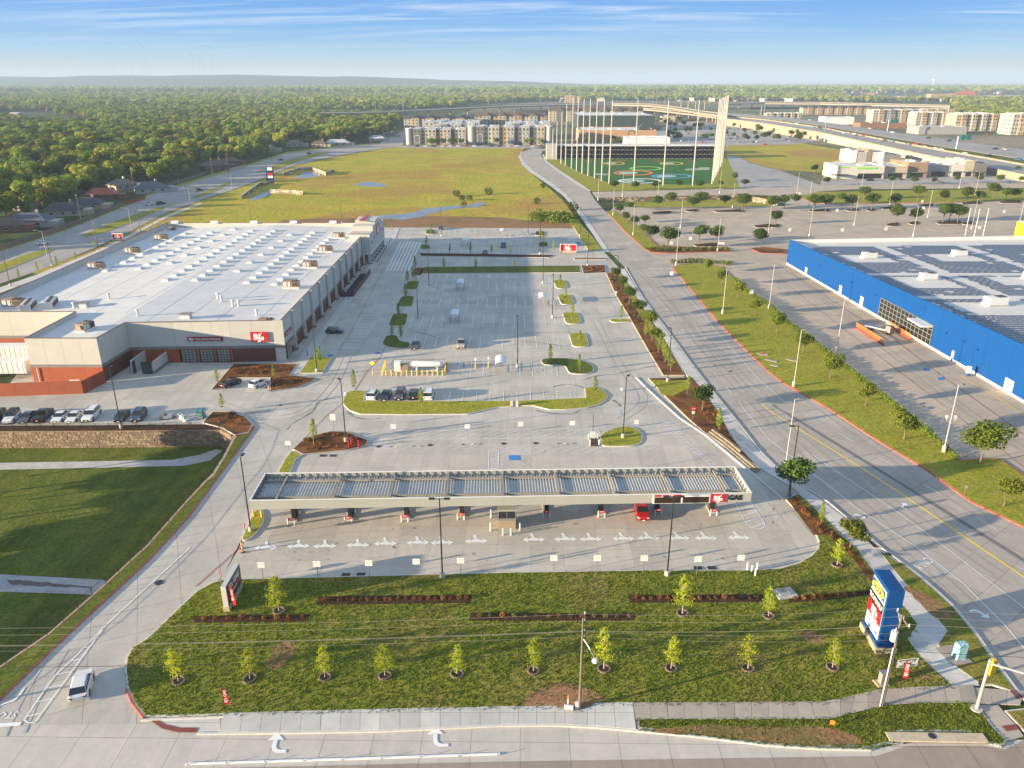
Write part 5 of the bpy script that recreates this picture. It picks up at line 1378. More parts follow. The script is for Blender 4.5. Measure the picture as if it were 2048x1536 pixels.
text("BJ's",1.15, MATS['sign_white'], py_,(-.17,2.0,4.05), rot_l,.01,1.0, bold=.05)
text('WHOLESALE CLUB',.25, MATS['sign_white'], py_,(-.17,2.0,3.35), rot_l,.01,1.0)
ms = thing('monument_sign', 'white framed monument sign with dark and red panels on the grass by the drive', 'sign',(-34.5,79.8, ZL), R(0))
obj('frame', MB().box(0,0,2.1,.62,5.0,2.9).mesh('frame', [M('sign_frame',(.52,.51,.47), noise=(1,.05), rough=.5)]), ms)
obj('plinth', MB().box(0,0,.35,.75,5.1,.7).mesh('plinth', [MATS['stone_tan']]), ms)
rot_r = (R(90),0, R(90))
obj('sign_panel', MB().box(.33,0,2.75,.06,4.7,1.35).mesh('sign_panel', [M('sign_slate',(.06,.065,.075), rough=.4)]), ms)
obj('sign_panel', MB().box(.33,0,1.75,.06,4.7,.6).mesh('sign_panel', [MATS['sign_red']]), ms)
obj('sign_panel', MB().box(.33,0,1.1,.06,4.7,.55).mesh('sign_panel', [MATS['sign_slate']]), ms)
text("BJ's GAS",1.0, MATS['sign_white'], ms,(.37,-.1,2.7), rot_r,.01,1.0, bold=.03)
text('REGULAR',.4, MATS['sign_white'], ms,(.37,-.1,1.75), rot_r,.01,1.0, bold=.02)
def redsign(px, py, s, lab, w=7.0, h=3.2):
 x, y = g(px, py)
 t = thing('monument_sign', lab, 'sign',(x, y,.1), R(-3))
 obj('plinth', MB().box(0,0,.3, w,.9,.6).mesh('plinth', [MATS['stone_tan']]), t)
 obj('frame', MB().box(0,0,.6 + h / 2, w,.6, h).mesh('frame', [MATS['white_paint']]), t)
 p = logo(t, w - .5, h - .4,(0,-.28,.6 + h / 2),0)
redsign(1136,506,1, 'red tile monument sign with white lettering beside the far lot entrance',6.2,2.7)
redsign(237,482,1, 'red tile monument sign peeping over the left parapet of the store roof',4.4,2.4)
sx, sy = g(541,361)
t = thing('pylon_sign', 'distant blue sign tower with white and red panels beside the left hand street', 'sign',(sx, sy,0))
obj('tower', MB().box(0,0,4.2,4.6,2,8.4).mesh('tower', [MATS['blue_paint']]), t)
for z, m_, h in ((7.4, 'sign_white',1.8),(5.6, 'sign_dark',1.4),(4.1, 'sign_red',1.6),(2.4, 'sign_white',1.4)): obj('sign_panel', MB().box(.5,-1.03, z,3.2,.08, h).mesh('sign_panel', [MATS[m_]]), t)
# ================================================================ FOLIAGE
leaf_mat('leaf_cypress',(.42,.47,.04),.15,.5)
leaf_mat('leaf_sapling',(.26,.33,.045),.2,.45)
leaf_mat('leaf_oak',(.16,.20,.03),.28,.3)
leaf_mat('leaf_oak_dark',(.075,.115,.025),.28,.25)
leaf_mat('leaf_forest',(.205,.24,.036),.6,.18)
leaf_mat('leaf_hedge',(.16,.21,.03),.2,.3)
leaf_mat('leaf_rust',(.26,.12,.045),.3,.3)
leaf_mat('leaf_grassy',(.16,.17,.04),.3,.4)
M('bark',(.16,.12,.09), noise=(6,.3))
M('bark_pale',(.34,.28,.22), noise=(6,.25))
M('root_ball',(.06,.035,.022), noise=(6,.4), bump=(6,.8,.1))
def leaves(mb, pts, size, rr, m=0, flat=.0):
 for (x, y, z, n) in pts:
  a = Vector((rr.gauss(0,1), rr.gauss(0,1), rr.gauss(0,1))) + Vector(n) * flat
  if a.length < .01: continue
  a.normalize(); u = a.orthogonal().normalized(); v = a.cross(u)
  th = rr.uniform(0,6.28); u, v = u * math.cos(th) + v * math.sin(th), v * math.cos(th) - u * math.sin(th)
  s = size * rr.uniform(.6,1.3); p = Vector((x, y, z))
  mb.add([p - u * s * .5, p + v * s * .28, p + u * s * .5, p - v * s * .28], [(0,1,2,3)], m)
def blobpts(blobs, n, rr, shell=.72):
 w = [b[3] * b[4] * b[5] for b in blobs]; out = []
 for _ in range(n):
  b = rr.choices(blobs, w)[0]
  d = Vector((rr.gauss(0,1), rr.gauss(0,1), rr.gauss(0,1))).normalized()
  r_ = (1 - (1 - shell) * rr.random() ** .6) if rr.random() < .8 else rr.random()
  out.append((b[0] + d.x * b[3] * r_, b[1] + d.y * b[4] * r_, b[2] + d.z * b[5] * r_, d))
 return out
def trunk_mesh(h, r, spread, top, rr, mat_, n=6, lean=.05):
 mb = MB(); p0 = Vector((0,0,0)); k = 4; pts = [p0]
 for i in range(k): pts.append(Vector((rr.uniform(-lean, lean) * (i + 1), rr.uniform(-lean, lean) * (i + 1), h * (i + 1) / k)))
 for i in range(k): mb.cyl(pts[i], pts[i + 1], r * (1 - .18 * i) * (1.25 if i == 0 else 1), r * (1 - .18 * (i + 1)),7,0, False)
 for i in range(n):
  a = 6.28 * i / n + rr.uniform(-.3,.3); q = pts[-1].lerp(pts[2], rr.random() * .5)
  e = Vector((math.cos(a) * spread * rr.uniform(.5,.9), math.sin(a) * spread * rr.uniform(.5,.9), h + (top - h) * rr.uniform(.35,.85)))
  mid = q.lerp(e,.5) + Vector((0,0,.1)); mb.cyl(q, mid, r * .45, r * .3,5,0, False); mb.cyl(mid, e, r * .3, r * .1,5,0, False)
 mb.cyl(pts[-1],(0,0, top * .93), r * .4, r * .08,5,0, False)
 return mb.mesh('trunk', [MATS[mat_]])
TREES = {}
def tree_kind(kind, var, rr):
 key = (kind, var)
 if key in TREES: return TREES[key]
 mb = MB()
 if kind == 'cypress':
  h = 5.0; pts = []
  for _ in range(58):
   t = rr.random() ** .85; a = rr.uniform(0,6.28); bl_ = (1 - t) ** .65 * rr.uniform(.65,1.55) + .1; z = .95 + t * (h - 1.0)
   for q in range(30):
    k = bl_ * rr.uniform(.15,1); s_ = .05 + .13 * k
    pts.append((k * math.cos(a) + rr.gauss(0, s_), k * math.sin(a) + rr.gauss(0, s_), z + k * .35 + rr.gauss(0, s_ * .7),(math.cos(a), math.sin(a),.6)))
  leaves(mb, pts,.18, rr, flat=.5); tr = trunk_mesh(2.4,.07,.6, h, rr, 'bark_pale',9,.02); mat_ = 'leaf_cypress'
 elif kind == 'sapling':
  h = 4.6; pts = []
  for _ in range(520):
   t = rr.random(); r_ = (.25 + .6 * math.sin(min(1, t * 1.15) * 3.0)) * (1 - .35 * t); a = rr.uniform(0,6.28)
   k = r_ * rr.uniform(.2,1.0); z = 1.0 + t * (h - 1.0)
   pts.append((k * math.cos(a), k * math.sin(a), z,(math.cos(a), math.sin(a),.3)))
  leaves(mb, pts,.25, rr); tr = trunk_mesh(2.2,.05,.5, h, rr, 'bark_pale',7,.03); mat_ = 'leaf_sapling'
 elif kind in ('oak', 'oak_dark'):
  bl = [(rr.uniform(-1.0,1.0), rr.uniform(-1.0,1.0),3.5 + rr.uniform(-.7,1.0), rr.uniform(.8,1.25), rr.uniform(.8,1.25), rr.uniform(.6,1.0)) for _ in range(11)] + [(0,0,3.6,1.4,1.4,1.3)]
  leaves(mb, blobpts(bl,2100, rr),.34, rr, flat=1.2); tr = trunk_mesh(1.9,.11,1.3,4.8, rr, 'bark',6,.05); mat_ = 'leaf_' + kind
 elif kind == 'forest':
  R_ = 4.6; bl = [(rr.uniform(-2.6,2.6), rr.uniform(-2.6,2.6),6.6 + rr.uniform(-2.0,2.6), rr.uniform(1.5,2.6), rr.uniform(1.5,2.6), rr.uniform(1.1,2.0)) for _ in range(15)] + [(0,0,6.4,3.2,3.2,2.8)]
  leaves(mb, blobpts(bl,2600, rr,.8),.85, rr, flat=1.5); tr = trunk_mesh(3.5,.28,2.8,9, rr, 'bark',6,.1); mat_ = 'leaf_forest'
 elif kind == 'far':
  bl = [(rr.uniform(-3.2,3.2), rr.uniform(-3.2,3.2),6.0 + rr.uniform(-1.5,3), rr.uniform(1.6,3.0), rr.uniform(1.6,3.0), rr.uniform(1.3,2.2)) for _ in range(10)] + [(0,0,5.2,4.2,4.2,3.4)]
  leaves(mb, blobpts(bl,420, rr,.85),2.0, rr, flat=1.8); tr = None; mat_ = 'leaf_forest'
 elif kind == 'bush':
  leaves(mb, blobpts([(0,0,.38,.55,.55,.45),(.2,.1,.5,.35,.35,.3)],150, rr,.8),.24, rr, flat=.4); tr = None; mat_ = 'leaf_hedge'
 me = mb.mesh('crown', [MATS[mat_]])
 TREES[key] = (me, tr)
 return TREES[key]
TR = random.Random(11)
def tree(kind, x, y, h, label, group, cat='tree', name=None, z=.2, ring=False, var=None):
 me, tr = tree_kind(kind, TR.randrange(3) if var is None else var, TR)
 H0 = {'cypress': 5.0, 'sapling': 4.6, 'oak': 5.2, 'oak_dark': 5.2, 'forest': 10.6}[kind]
 s = h / H0
 t = thing(name or {'cypress': 'cypress_tree', 'sapling': 'sapling', 'oak': 'oak_tree', 'oak_dark': 'oak_tree', 'forest': 'shade_tree'}[kind], label, cat,(x, y, z), TR.uniform(0,6.28), group,(s * TR.uniform(.9,1.15) * (1.22 if 'oak' in kind else 1), s * TR.uniform(.9,1.15) * (1.22 if 'oak' in kind else 1), s))
 if kind != 'forest': t.rotation_euler = (TR.uniform(-.07,.07), TR.uniform(-.07,.07), TR.uniform(0,6.28))
 obj('crown', me, t); obj('trunk', tr, t)
 if ring:
  if 'ring' not in TREES:
   mb = MB()
   for i in range(14):
    a = 6.28 * i / 14; mb.box(.62 * math.cos(a),.62 * math.sin(a),.06,.34,.22,.2, a + 1.57,0,.7)
   mb.cyl((0,0,-.02),(0,0,.05),.6,.6,14,1)
   TREES['ring'] = mb.mesh('soil_ring', [MATS['bark'], MATS['root_ball']])
  obj('soil_ring', TREES['ring'], t, scale=1 / s)
 return t
# front lawn
fr = [(357,1362),(500,1358),(650,1355),(770,1352),(914,1348),(1067,1342),(1208,1338),(1342,1337),(1496,1337),(1665,1335)]
for i,(px, py) in enumerate(fr):
 tree('cypress',*g(px, py, ZL), TR.uniform(3.9,5.3), 'feathery yellow green young tree, %s from the left in the front lawn row' % nth(i), 'young trees in a row on the front lawn', ring=True, z=ZL)
for px, py, h, lab in ((558,1222,5.0, 'yellow green young tree behind the left mulch bed near the monument sign'),(1365,1227,5.6, 'tall yellow green young tree standing in the long mulch bed right of centre'),(1537,1232,4.2, 'yellow green young tree beside the concrete transformer pad'),
     (1674,1130,4.0, 'yellow green young tree by the right end of the forecourt, near the orange mulch')):
 tree('cypress',*g(px, py, ZL), h, lab, 'young trees on the lawn behind the beds', ring=True, z=ZL)
SAP = [(549,760),(633,730),(641,728),(627,887),(708,783),(843,813),(436,770),(445,822),(1101,726),(1159,741),(1192,788),(1120,573),(1130,602),(1143,640),(1160,690),(1241,641),(784,678),(803,680),(798,634),(812,599),(814,567),(827,560),(830,540),(889,540),(952,540),(1027,538),
 (899,507),(941,508),(983,508),(1022,509),(1081,476),(1086,491),(1108,505),(861,466),(852,492),(1642,1048),(1438,864),(1374,788),(1316,705),(1330,724),(1341,742),(784,462)]
SLAB = {0: 'thin sapling in the mulch island between the parked white car and the store',1: 'thin sapling on the little lawn wedge by the store corner lamp',2: 'second thin sapling on the lawn wedge by the store corner, right of the lamp',3: 'sapling in the mulch island left of the red bollards',4: 'sapling at the left tip of the long lawn island',5: 'sapling in the long lawn island in front of the parked minivan',
  6: 'sapling at the left corner of the mulch island by the garage doors',7: 'sapling beside the teal cage cart at the end of the staff parking',8: 'sapling on the dark left end of the hooked lawn island',9: 'sapling on the bright right end of the hooked lawn island',10: 'sapling at the right tip of the long lawn island',
  35: 'slim sapling in the orange mulch beside the dark oak, right of the forecourt',36: 'sapling in the orange mulch just above the stacked limestone blocks',37: 'sapling on the mulch slope below the tall lamp, left of the broad oak'}
for i,(px, py) in enumerate(SAP):
 lab = SLAB.get(i) or 'thin sapling in the main car park islands, %s counted from the camera side' % nth(i - 11)
 tree('sapling',*g(px, py,.2), TR.uniform(3.4,4.9), lab, 'thin saplings in the car park islands')
OAKS = [(1230,560,4.2),(1243,580,4.6),(1258,607,5.2),(1277,634,5.0),(1300,662,5.4),(1312,690,4.6),(1405,820,5.2),(1580,992,6.6),(1700,1094,4.4),
  (1415,546,4.8),(1443,571,5.2),(1474,596,5.2),(1510,630,4.6),(1553,666,5.8),(1605,706,5.2),(1660,755,5.4),(1731,812,5.0),(1808,878,5.4),(1961,926,7.6),(2007,1012,4.8)]
OL = ['dark oak, %s from the far junction in the mulch strip beside the lot' % nth(i) for i in range(6)] + ['broad oak on the orange mulch slope beside the stop sign', 'dark oak standing where the pavement meets the forecourt corner, hiding a lamp base', 'round oak between pavement and mulch above the blue pylon sign'] + \
 ['oak on the lawn between the two roads, %s from the far junction' % nth(i) for i in range(9)] + ['biggest oak on the right, dense round crown in the corner island', 'oak cut by the right picture edge on the red kerbed lawn']
for i,(px, py, h) in enumerate(OAKS):
 tree('oak_dark' if i in (6,7) or i < 4 else 'oak',*g(px, py,.2), h, OL[i], 'oaks beside the right hand road')
for i,(px, py) in enumerate([(1318,700),(1326,712),(1336,732),(1290,676),(1304,682)]):
 tree('sapling',*g(px, py,.2),4.2, 'yellow green young tree among the dark oaks of the roadside mulch, %s from the camera' % nth(4 - i), 'saplings in the roadside mulch strip')
FAR = [(1240,432),(1253,447),(1268,457),(1290,452),(1288,472),(1301,487),(1335,499),(1399,487),(1430,487),(1520,497),(1259,422),(1313,420),(1338,415),(1385,422),(1402,418),(1450,415),(1484,422),(1490,421),(1551,450),(1543,425),(1568,417),(1591,412),(1627,422),(1651,422),(1683,410),(1703,421),(1742,420),(1727,400),
 (1790,417),(1835,402),(1885,407),(1932,405),(1961,405),(1985,397),(2011,402),(2028,402),(1790,447),(1830,447),(1885,445),(1897,443),(1915,445),(1229,381),(1271,382),(1310,380),(1358,379),(1398,380),(1441,376),(1469,363),(1489,377),(1628,347),(1646,347),(1781,370),(1827,370),(1867,370),(1912,367),(1958,366),(1998,367),(2041,367),(2035,347),(1652,371)]
FAR.sort(key=lambda p: (round((p[1] - 340) / 30), p[0]))
rowc = {}
for px, py in FAR:
 r_ = round((py - 340) / 30); i = rowc.get(r_,0); rowc[r_] = i + 1
 where = {0: 'by the shops',1: 'between range and cross road',2: 'along the near side of the cross road',3: 'in the back rows of the superstore lot',4: 'in the middle of the superstore lot',5: 'around the junction beds'}.get(r_, 'in the superstore lot')
 h = TR.uniform(6.2,9.0) if px > 1300 and py > 395 else TR.uniform(4.6,6.2)
 if (px, py) == (1335,499): h = 9
 tree('oak_dark',*g(px, py,.1), h, 'dark round tree %s, %s from the left' % (where, nth(i)), 'trees around the far car parks', z=.1)
# bushes in the meadow and hedge rows
def bush(x, y, s, label, group, mat_=None, name='shrub', z=.2, cat='shrub'):
 me, _ = tree_kind('bush', TR.randrange(3), TR)
 if mat_:
  key = ('bush', me.name, mat_)
  if key not in TREES:
   m2 = me.copy(); m2.materials[0] = MATS[mat_]; TREES[key] = m2
  me = TREES[key]
 o = obj(name, me, None,(x, y, z), TR.uniform(0,6.28), None, label, cat, group, s)
 return o
for i,(px, py, s) in enumerate([(914,393,4),(924,401,3.6),(939,401,3.2),(978,389,4.4),(1086,376,3.4),(1074,408,3.6),(1146,421,5),(928,413,3)]):
 bush(*g(px, py), s, 'dark bush standing alone in the meadow, %s from the left' % nth(i), 'bushes in the meadow', 'leaf_oak_dark')
for i in range(26):
 px, py = 1066 + i * 3.4,436 + 7 * math.sin(i * 1.7) + i * .25
 bush(*g(px, py), TR.uniform(2.4,4.6), 'thicket bush at the meadow corner by the far lot, %s from the left' % nth(i), 'thicket between meadow and lot', 'leaf_hedge')
hp = [g(*p) for p in [(1470,561),(1500,590),(1536,612),(1573,647),(1618,680),(1656,709),(1731,769),(1806,829),(1881,892),(1911,921)]]
hq, hl = resample(hp,108)
for i, p in enumerate(hq):
 bush(p.x, p.y + .3, TR.uniform(1.05,1.5), 'clipped round hedge bush behind the right hand lawn, %s from the far end' % nth(i), 'hedge bushes along the superstore drive', None, 'hedge_bush',.15)
for i in range(16):
 px, py = 1345 + i * 7.6,527 - 2.2 * math.sin(i / 15 * 3.14) + i * .25
 bush(*g(px, py), TR.uniform(1.4,2.4), 'bush in the bed at the head of the right lawn, %s from the left' % nth(i), 'bushes at the head of the right lawn', 'leaf_oak' if i % 3 else 'leaf_grassy')
for i in range(20):
 px = 1292 + i * 8.4
 bush(*g(px,500 + (i % 2) * 3), TR.uniform(1.2,2.2), 'low bush in the red kerbed junction bed, %s from the left' % nth(i), 'bushes in the junction bed',('leaf_oak', 'leaf_grassy', 'leaf_oak_dark')[i % 3])
def bedrow(pa, pb, n, where, cols, s=(.4,.72), z=ZL, jit=.12):
 for i in range(n):
  t = (i + .5) / n; px = pa[0] + (pb[0] - pa[0]) * t; py = pa[1] + (pb[1] - pa[1]) * t
  x, y = g(px, py, z); c = cols[TR.randrange(len(cols))]
  bush(x + TR.uniform(-jit, jit), y + TR.uniform(-jit, jit), TR.uniform(*s), '%s in %s, %s from the left' % ({'leaf_rust': 'rust brown shrub', 'leaf_grassy': 'yellowish shrub', 'leaf_hedge': 'green shrub'}[c], where, nth(i)), 'small shrubs in mulch beds', c, z=z)
ru, gr_, hd = 'leaf_rust', 'leaf_grassy', 'leaf_hedge'
bedrow((395,1238),(615,1236),9, 'the bed below the monument sign', [ru, ru, ru, hd])
bedrow((642,1201),(938,1198),20, 'the long bed left of centre', [ru])
bedrow((946,1233),(1268,1234),14, 'the lower middle bed', [hd, gr_, ru])
bedrow((1262,1198),(1522,1197),16, 'the upper right bed', [ru])
bedrow((1582,1199),(1734,1186),9, 'the bed left of the blue pylon sign', [ru])
for bi,(poly, n, w_) in enumerate([([(600,886),(662,866),(730,882),(697,900),(610,908)],34, 'the mulch island by the red bollards'),([(430,778),(470,732),(590,731),(574,752),(480,752)],46, 'the mulch island beside the garage doors'),([(545,760),(620,760),(595,774),(542,780)],18, 'the lower part of the garage mulch island'),
       ([(425,830),(470,830),(498,850),(470,866),(440,852)],14, 'the mulch corner above the basin'),([(1165,534),(1208,533),(1210,545),(1168,546)],30, 'the orange bed at the lot exit'),
       ([(1578,1002),(1648,1052),(1738,1155),(1698,1104),(1640,1068)],22, 'the orange strip beside the pavement'),([(1385,800),(1425,815),(1455,870),(1480,905),(1420,860)],24, 'the orange slope above the limestone blocks'),
       ([(1215,556),(1224,556),(1320,725),(1330,750),(1300,700)],40, 'the long orange roadside strip')]):
 P_ = G(poly); xs = [p[0] for p in P_]; ys_ = [p[1] for p in P_]; k = 0; tries = 0; got = []
 while k < n and tries < 4000:
  tries += 1; x, y = TR.uniform(min(xs), max(xs)), TR.uniform(min(ys_), max(ys_))
  ins = False
  for a, b in zip(P_, P_[1:] + P_[:1]):
   if (a[1] > y) != (b[1] > y) and x < (b[0] - a[0]) * (y - a[1]) / (b[1] - a[1]) + a[0]: ins = not ins
  if ins: got.append((x, y)); k += 1
 got.sort()
 for i,(x, y) in enumerate(got):
  c = ru if bi != 7 or i % 3 else gr_
  bush(x, y, TR.uniform(.38,.75), '%s tuft in %s, %s from the left' % ('rust brown' if c == ru else 'yellowish', w_, nth(i)), 'ornamental tufts in mulch', c, 'grass_tuft',.22, 'plant')
# grass tufts over the nearer lawns: one mass
def inside(P_, x, y):
 ins = False
 for a, b in zip(P_, P_[1:] + P_[:1]):
  if (a[1] > y) != (b[1] > y) and x < (b[0] - a[0]) * (y - a[1]) / (b[1] - a[1]) + a[0]: ins = not ins
 return ins
HOLES = [G(q, ZL) for q in ([(1285,1462),(1330,1455),(1400,1450),(1470,1452),(1536,1455),(1620,1450),(1700,1463),(1735,1490),(1640,1492),(1536,1486),(1400,1469)], [(1040,1410),(1110,1372),(1165,1382),(1190,1408),(1155,1420),(1120,1415)], [(637,1193),(945,1190),(940,1206),(632,1210)], [(388,1232),(620,1229),(617,1243),(388,1246)], [(941,1225),(1272,1228),(1268,1241),(938,1242)], [(1256,1190),(1525,1189),(1528,1204),(1260,1206)], [(1575,1192),(1738,1180),(1740,1190),(1580,1206)], [(1576,1002),(1590,992),(1753,1153),(1741,1162),(1628,1070)])]
def cross(P_, z, n, hh, seed, name, mat_):
 rr = random.Random(seed); xs = [p[0] for p in P_]; ys_ = [p[1] for p in P_]; mb = MB(); V = mb.v; F = mb.f; Mi = mb.m
 for _ in range(n):
  x, y = rr.uniform(min(xs), max(xs)), rr.uniform(min(ys_), max(ys_))
  if not inside(P_, x, y) or (rr.random() < .93 and any(inside(q, x, y) for q in HOLES)): continue
  for q in range(3):
   a = rr.uniform(0,6.28); c, s = math.cos(a), math.sin(a); w = rr.uniform(.05,.16); h = hh * rr.uniform(.4,1.3); lx, ly = rr.uniform(-.08,.08), rr.uniform(-.08,.08)
   k = len(V); ox, oy = x + rr.uniform(-.12,.12), y + rr.uniform(-.12,.12)
   V += [(ox - c * w, oy - s * w, z),(ox + c * w, oy + s * w, z),(ox + lx, oy + ly, z + h)]; F.append((k, k + 1, k + 2)); Mi.append(0)
 return obj(name, mb.mesh(name, [MATS[mat_]]), kind='stuff')
leaf_mat('leaf_lawn',(.20,.235,.03),.0,.5)
cross(G(LAWN, ZL), ZL,42000,.09,1, 'grass_blades', 'leaf_lawn')
cross(G(STRIP, ZL), ZL,6000,.08,2, 'grass_blades', 'leaf_lawn')
# ================================================================ LAMPS
def lamp(kind):
 dark = kind != 'white'
 mp = 'black_metal' if dark else 'lamp_grey'
 if not dark and 'lamp_grey' not in MATS: M('lamp_grey',(.46,.45,.42), rough=.5)
 H = 11.8 if dark else 12.6
 t = thing('lamp_post', '', 'lamp post',(0,0,0))
 obj('footing', MB().cyl((0,0,0),(0,0,.85 if dark else 1.3),.34,.34,14).mesh('footing', [MATS['concrete_base']]), t)
 obj('pole', MB().cyl((0,0,.85),(0,0, H),.11 if dark else .095,.08 if dark else .06,8).mesh('pole', [MATS[mp]]), t)
 arms = (-1,1) if kind == 'double' else (1,)
 for s in arms:
  obj('arm', MB().box(s * .45,0, H - .05,.9,.08,.08).mesh('arm', [MATS[mp]]), t)
  hd_ = obj('lamp_head', MB().box(s * .95,0, H - .02,.75,.42,.12).mesh('lamp_head', [MATS['black_metal' if dark else 'grey_band']]), t)
 return t
LP = {'double': lamp('double'), 'single': lamp('single'), 'white': lamp('white')}
used = set()
def place_lamp(kind, px, py, label, group, rz=0, z=.06):
 x, y = g(px, py, z)
 if kind in used: o = clone(LP[kind],(x, y, z), rz, label, group)
 else:
  used.add(kind); o = LP[kind]; o.location = (x, y, z); o.rotation_euler = (0,0, rz); o['label'] = label; o['group'] = group
 return o
BL = [('single',502,1063, 'black lamp post at the left end of the fuel canopy',90),('double',885,1157, 'black double headed lamp post in front of the canopy, left of centre',0),('double',1334,1152, 'black double headed lamp post in front of the price boards',0),('single',243,856, 'black lamp post standing in the staff parking row above the stone wall',100),
 ('single',692,884, 'black lamp post with a white dome camera in the mulch island',120),('single',1246,876, 'black lamp post on the lawn tongue with a white dome camera',60),('single',1335,764, 'black lamp post where the mulch strip ends, beside the right pavement',100),('single',1035,735, 'black lamp post in the middle of the car park, right of the near cart shelter',90),
 ('single',634,744, 'black lamp post on the lawn wedge by the store corner',90),('single',858,570, 'black lamp post at the left side of the main car park, beside the far median',90),('single',836,637, 'black lamp post left of the second cart shelter',90),('single',883,473, 'black lamp post in the far lot near the cart shelter',90),
 ('single',1056,467, 'black lamp post at the top edge of the far lot',90),('single',1080,509, 'black lamp post just left of the red monument sign',90),('single',1086,567, 'black lamp post on the right side of the lot below the far median',90),('single',1105,636, 'black lamp post right of the right hand cart shelter',90),
 ('single',1233,588, 'black lamp post in the orange roadside strip',180),('single',1175,532, 'black lamp post in the orange bed at the lot exit',180),('single',1160,473, 'black lamp post in the far roadside planting by the meadow',180),('single',1577,990, 'black lamp post behind the dark oak at the forecourt corner',180),
 ('single',684,447, 'black lamp post behind the store roof, right one',90),('single',503,452, 'black lamp post behind the store roof, left one',90),('single',21,572, 'dark street lamp nearest the left picture edge',0),('single',104,532, 'dark street lamp beside the white car on the left street',0),('single',281,462, 'dark street lamp beyond the store parapet on the left street',0)]
for k, px, py, lab, a in BL: place_lamp(k, px, py, lab, 'black lamp posts', R(a))
WL = [(1587,774),(1887,905),(1570,938),(1673,702),(1538,618),(1445,628),(1352,531),(1435,503),(1266,471),(1361,456),(1226,431),(1196,401),(1708,451),(1855,435),(1943,458),(1826,473),(1778,413),(2037,453),(1618,474),(1593,390),(1722,382),(1918,377),(1950,390),(1617,412),(1245,393),(1315,403),(1439,387),(1465,416),(1536,470)]
WLAB = {0: 'pale lamp post on the right lawn with a thick round footing, nearest the red kerb',1: 'tall pale lamp post with two globe lamps beside the biggest oak',2: 'pale lamp post rising from the road verge behind the dark oak',3: 'pale lamp post in front of the orange barriers',4: 'pale lamp post at the left edge of the superstore drive',5: 'pale lamp post on the right lawn, second from the junction'}
for i,(px, py) in enumerate(WL):
 lab = WLAB.get(i) or 'thin pale lamp post in the far right car parks, %s in order from the junction' % nth(i - 6)
 o = place_lamp('white', px, py, lab, 'pale lamp posts of the superstore', R((0,20,0,10)[i % 4]))
for px, py, z in ((692,884,9.4),(1246,876,9.6)):
 x, y = g(px, py)
 t = thing('dome_camera', 'white dome camera on the %s black lamp post' % ('mulch island' if px < 900 else 'lawn tongue'), 'camera',(x, y, z),0, 'dome cameras')
 s = 1 if px < 900 else -1
 obj('bracket', MB().box(s * .35,-.05,0,.6,.08,.08).mesh('bracket', [MATS['white_paint']]), t); obj('dome', MB().ball((s * .65,-.05,-.12),.3,10,0).mesh('dome', [MATS['white_paint']]), t)
x, y = g(1887,905)
t = thing('globe_lamps', 'pair of white globe lamps on the tall pale post by the biggest oak', 'lamp',(x, y,6.5))
for s in (-1,1):
 obj('bracket', MB().tube([(0,0,-.6),(s * .7,0,-.4),(s * .75,0,.1)],.05).mesh('bracket', [MATS['lamp_grey']]), t); obj('globe', MB().ball((s * .75,0,.3),.26,10).mesh('globe', [MATS['white_paint']]), t)
for i,(px, py) in enumerate([(1930,471),(1948,473),(1966,471)]):
 x, y = g(px, py); t = thing('flagpole', '%s of the three bare white flagpoles by the yellow block' % ('left', 'middle', 'right')[i], 'flagpole',(x, y,0),0, 'bare flagpoles')
 obj('pole', MB().cyl((0,0,0),(0,0,11),.14,.08,8).mesh('pole', [MATS['white_paint']]), t); obj('finial', MB().ball((0,0,11.1),.16,8).mesh('finial', [MATS['white_paint']]), t)
# ================================================================ SIGNS ON POSTS
def plate_sign(px, py, h, w, ph, label, group, plates=2, mat_='sign_white', rz=0, tilt=0, z=.2, post='steel'):
 x, y = g(px, py, z)
 t = thing('sign_post', label, 'sign',(x, y, z), rz, group)
 obj('post', MB().cyl((0,0,0),(0,0, h),.045,.045,6).mesh('post', [MATS[post]]), t)
 for k in range(plates):
  pr__ = obj('plate', MB().box((k - (plates - 1) / 2) * (w + .03),-.07, h - ph / 2, w,.03, ph).mesh('plate', [MATS[mat_]]), t)
  if w > .1: obj('print', MB().box((k - (plates - 1) / 2) * (w + .03),-.09, h - ph * .3, w * .55,.01, ph * .2).box((k - (plates - 1) / 2) * (w + .03),-.09, h - ph * .66, w * .4,.01, ph * .12).mesh('print', [MATS['paint_faded']]), pr__)
 return t
for i,(px, py) in enumerate([(527,1162),(637,1160),(740,1158),(834,1155),(922,1153),(1107,1148),(1193,1148),(1286,1148),(1393,1150),(1478,1147)]):
 plate_sign(px, py,2.9,.44,.85, 'white double plate lane sign along the front forecourt kerb, %s from the left' % nth(i), 'lane signs in front of the forecourt')
for i,(px, py) in enumerate([(788,878),(935,878),(1041,873),(1144,871)]):
 plate_sign(px, py,2.9,.44,.8, 'white double plate lane sign in the hatched band behind the canopy, %s from the left' % nth(i), 'lane signs behind the canopy', z=.06)
plate_sign(1271,872,3.2,.8,.8, 'pale blue square sign with a red base on the lawn tongue', 'single signs',1, 'skylight_dome')
plate_sign(1241,853,3.4,.25,.9, 'thin blue sign behind the lawn tongue lamp', 'single signs',1, 'paint_blue')
plate_sign(578,905,2.2,.9,.75, 'white and red notice sign standing on the drive left of the mulch island', 'single signs',1)
plate_sign(668,862,3.4,.95,1.2, 'white pump instruction sign behind the mulch island', 'single signs',1)
t = plate_sign(1385,840,2.6,.01,.01, 'red round stop sign with a white plate on the orange mulch', 'stop signs',1)
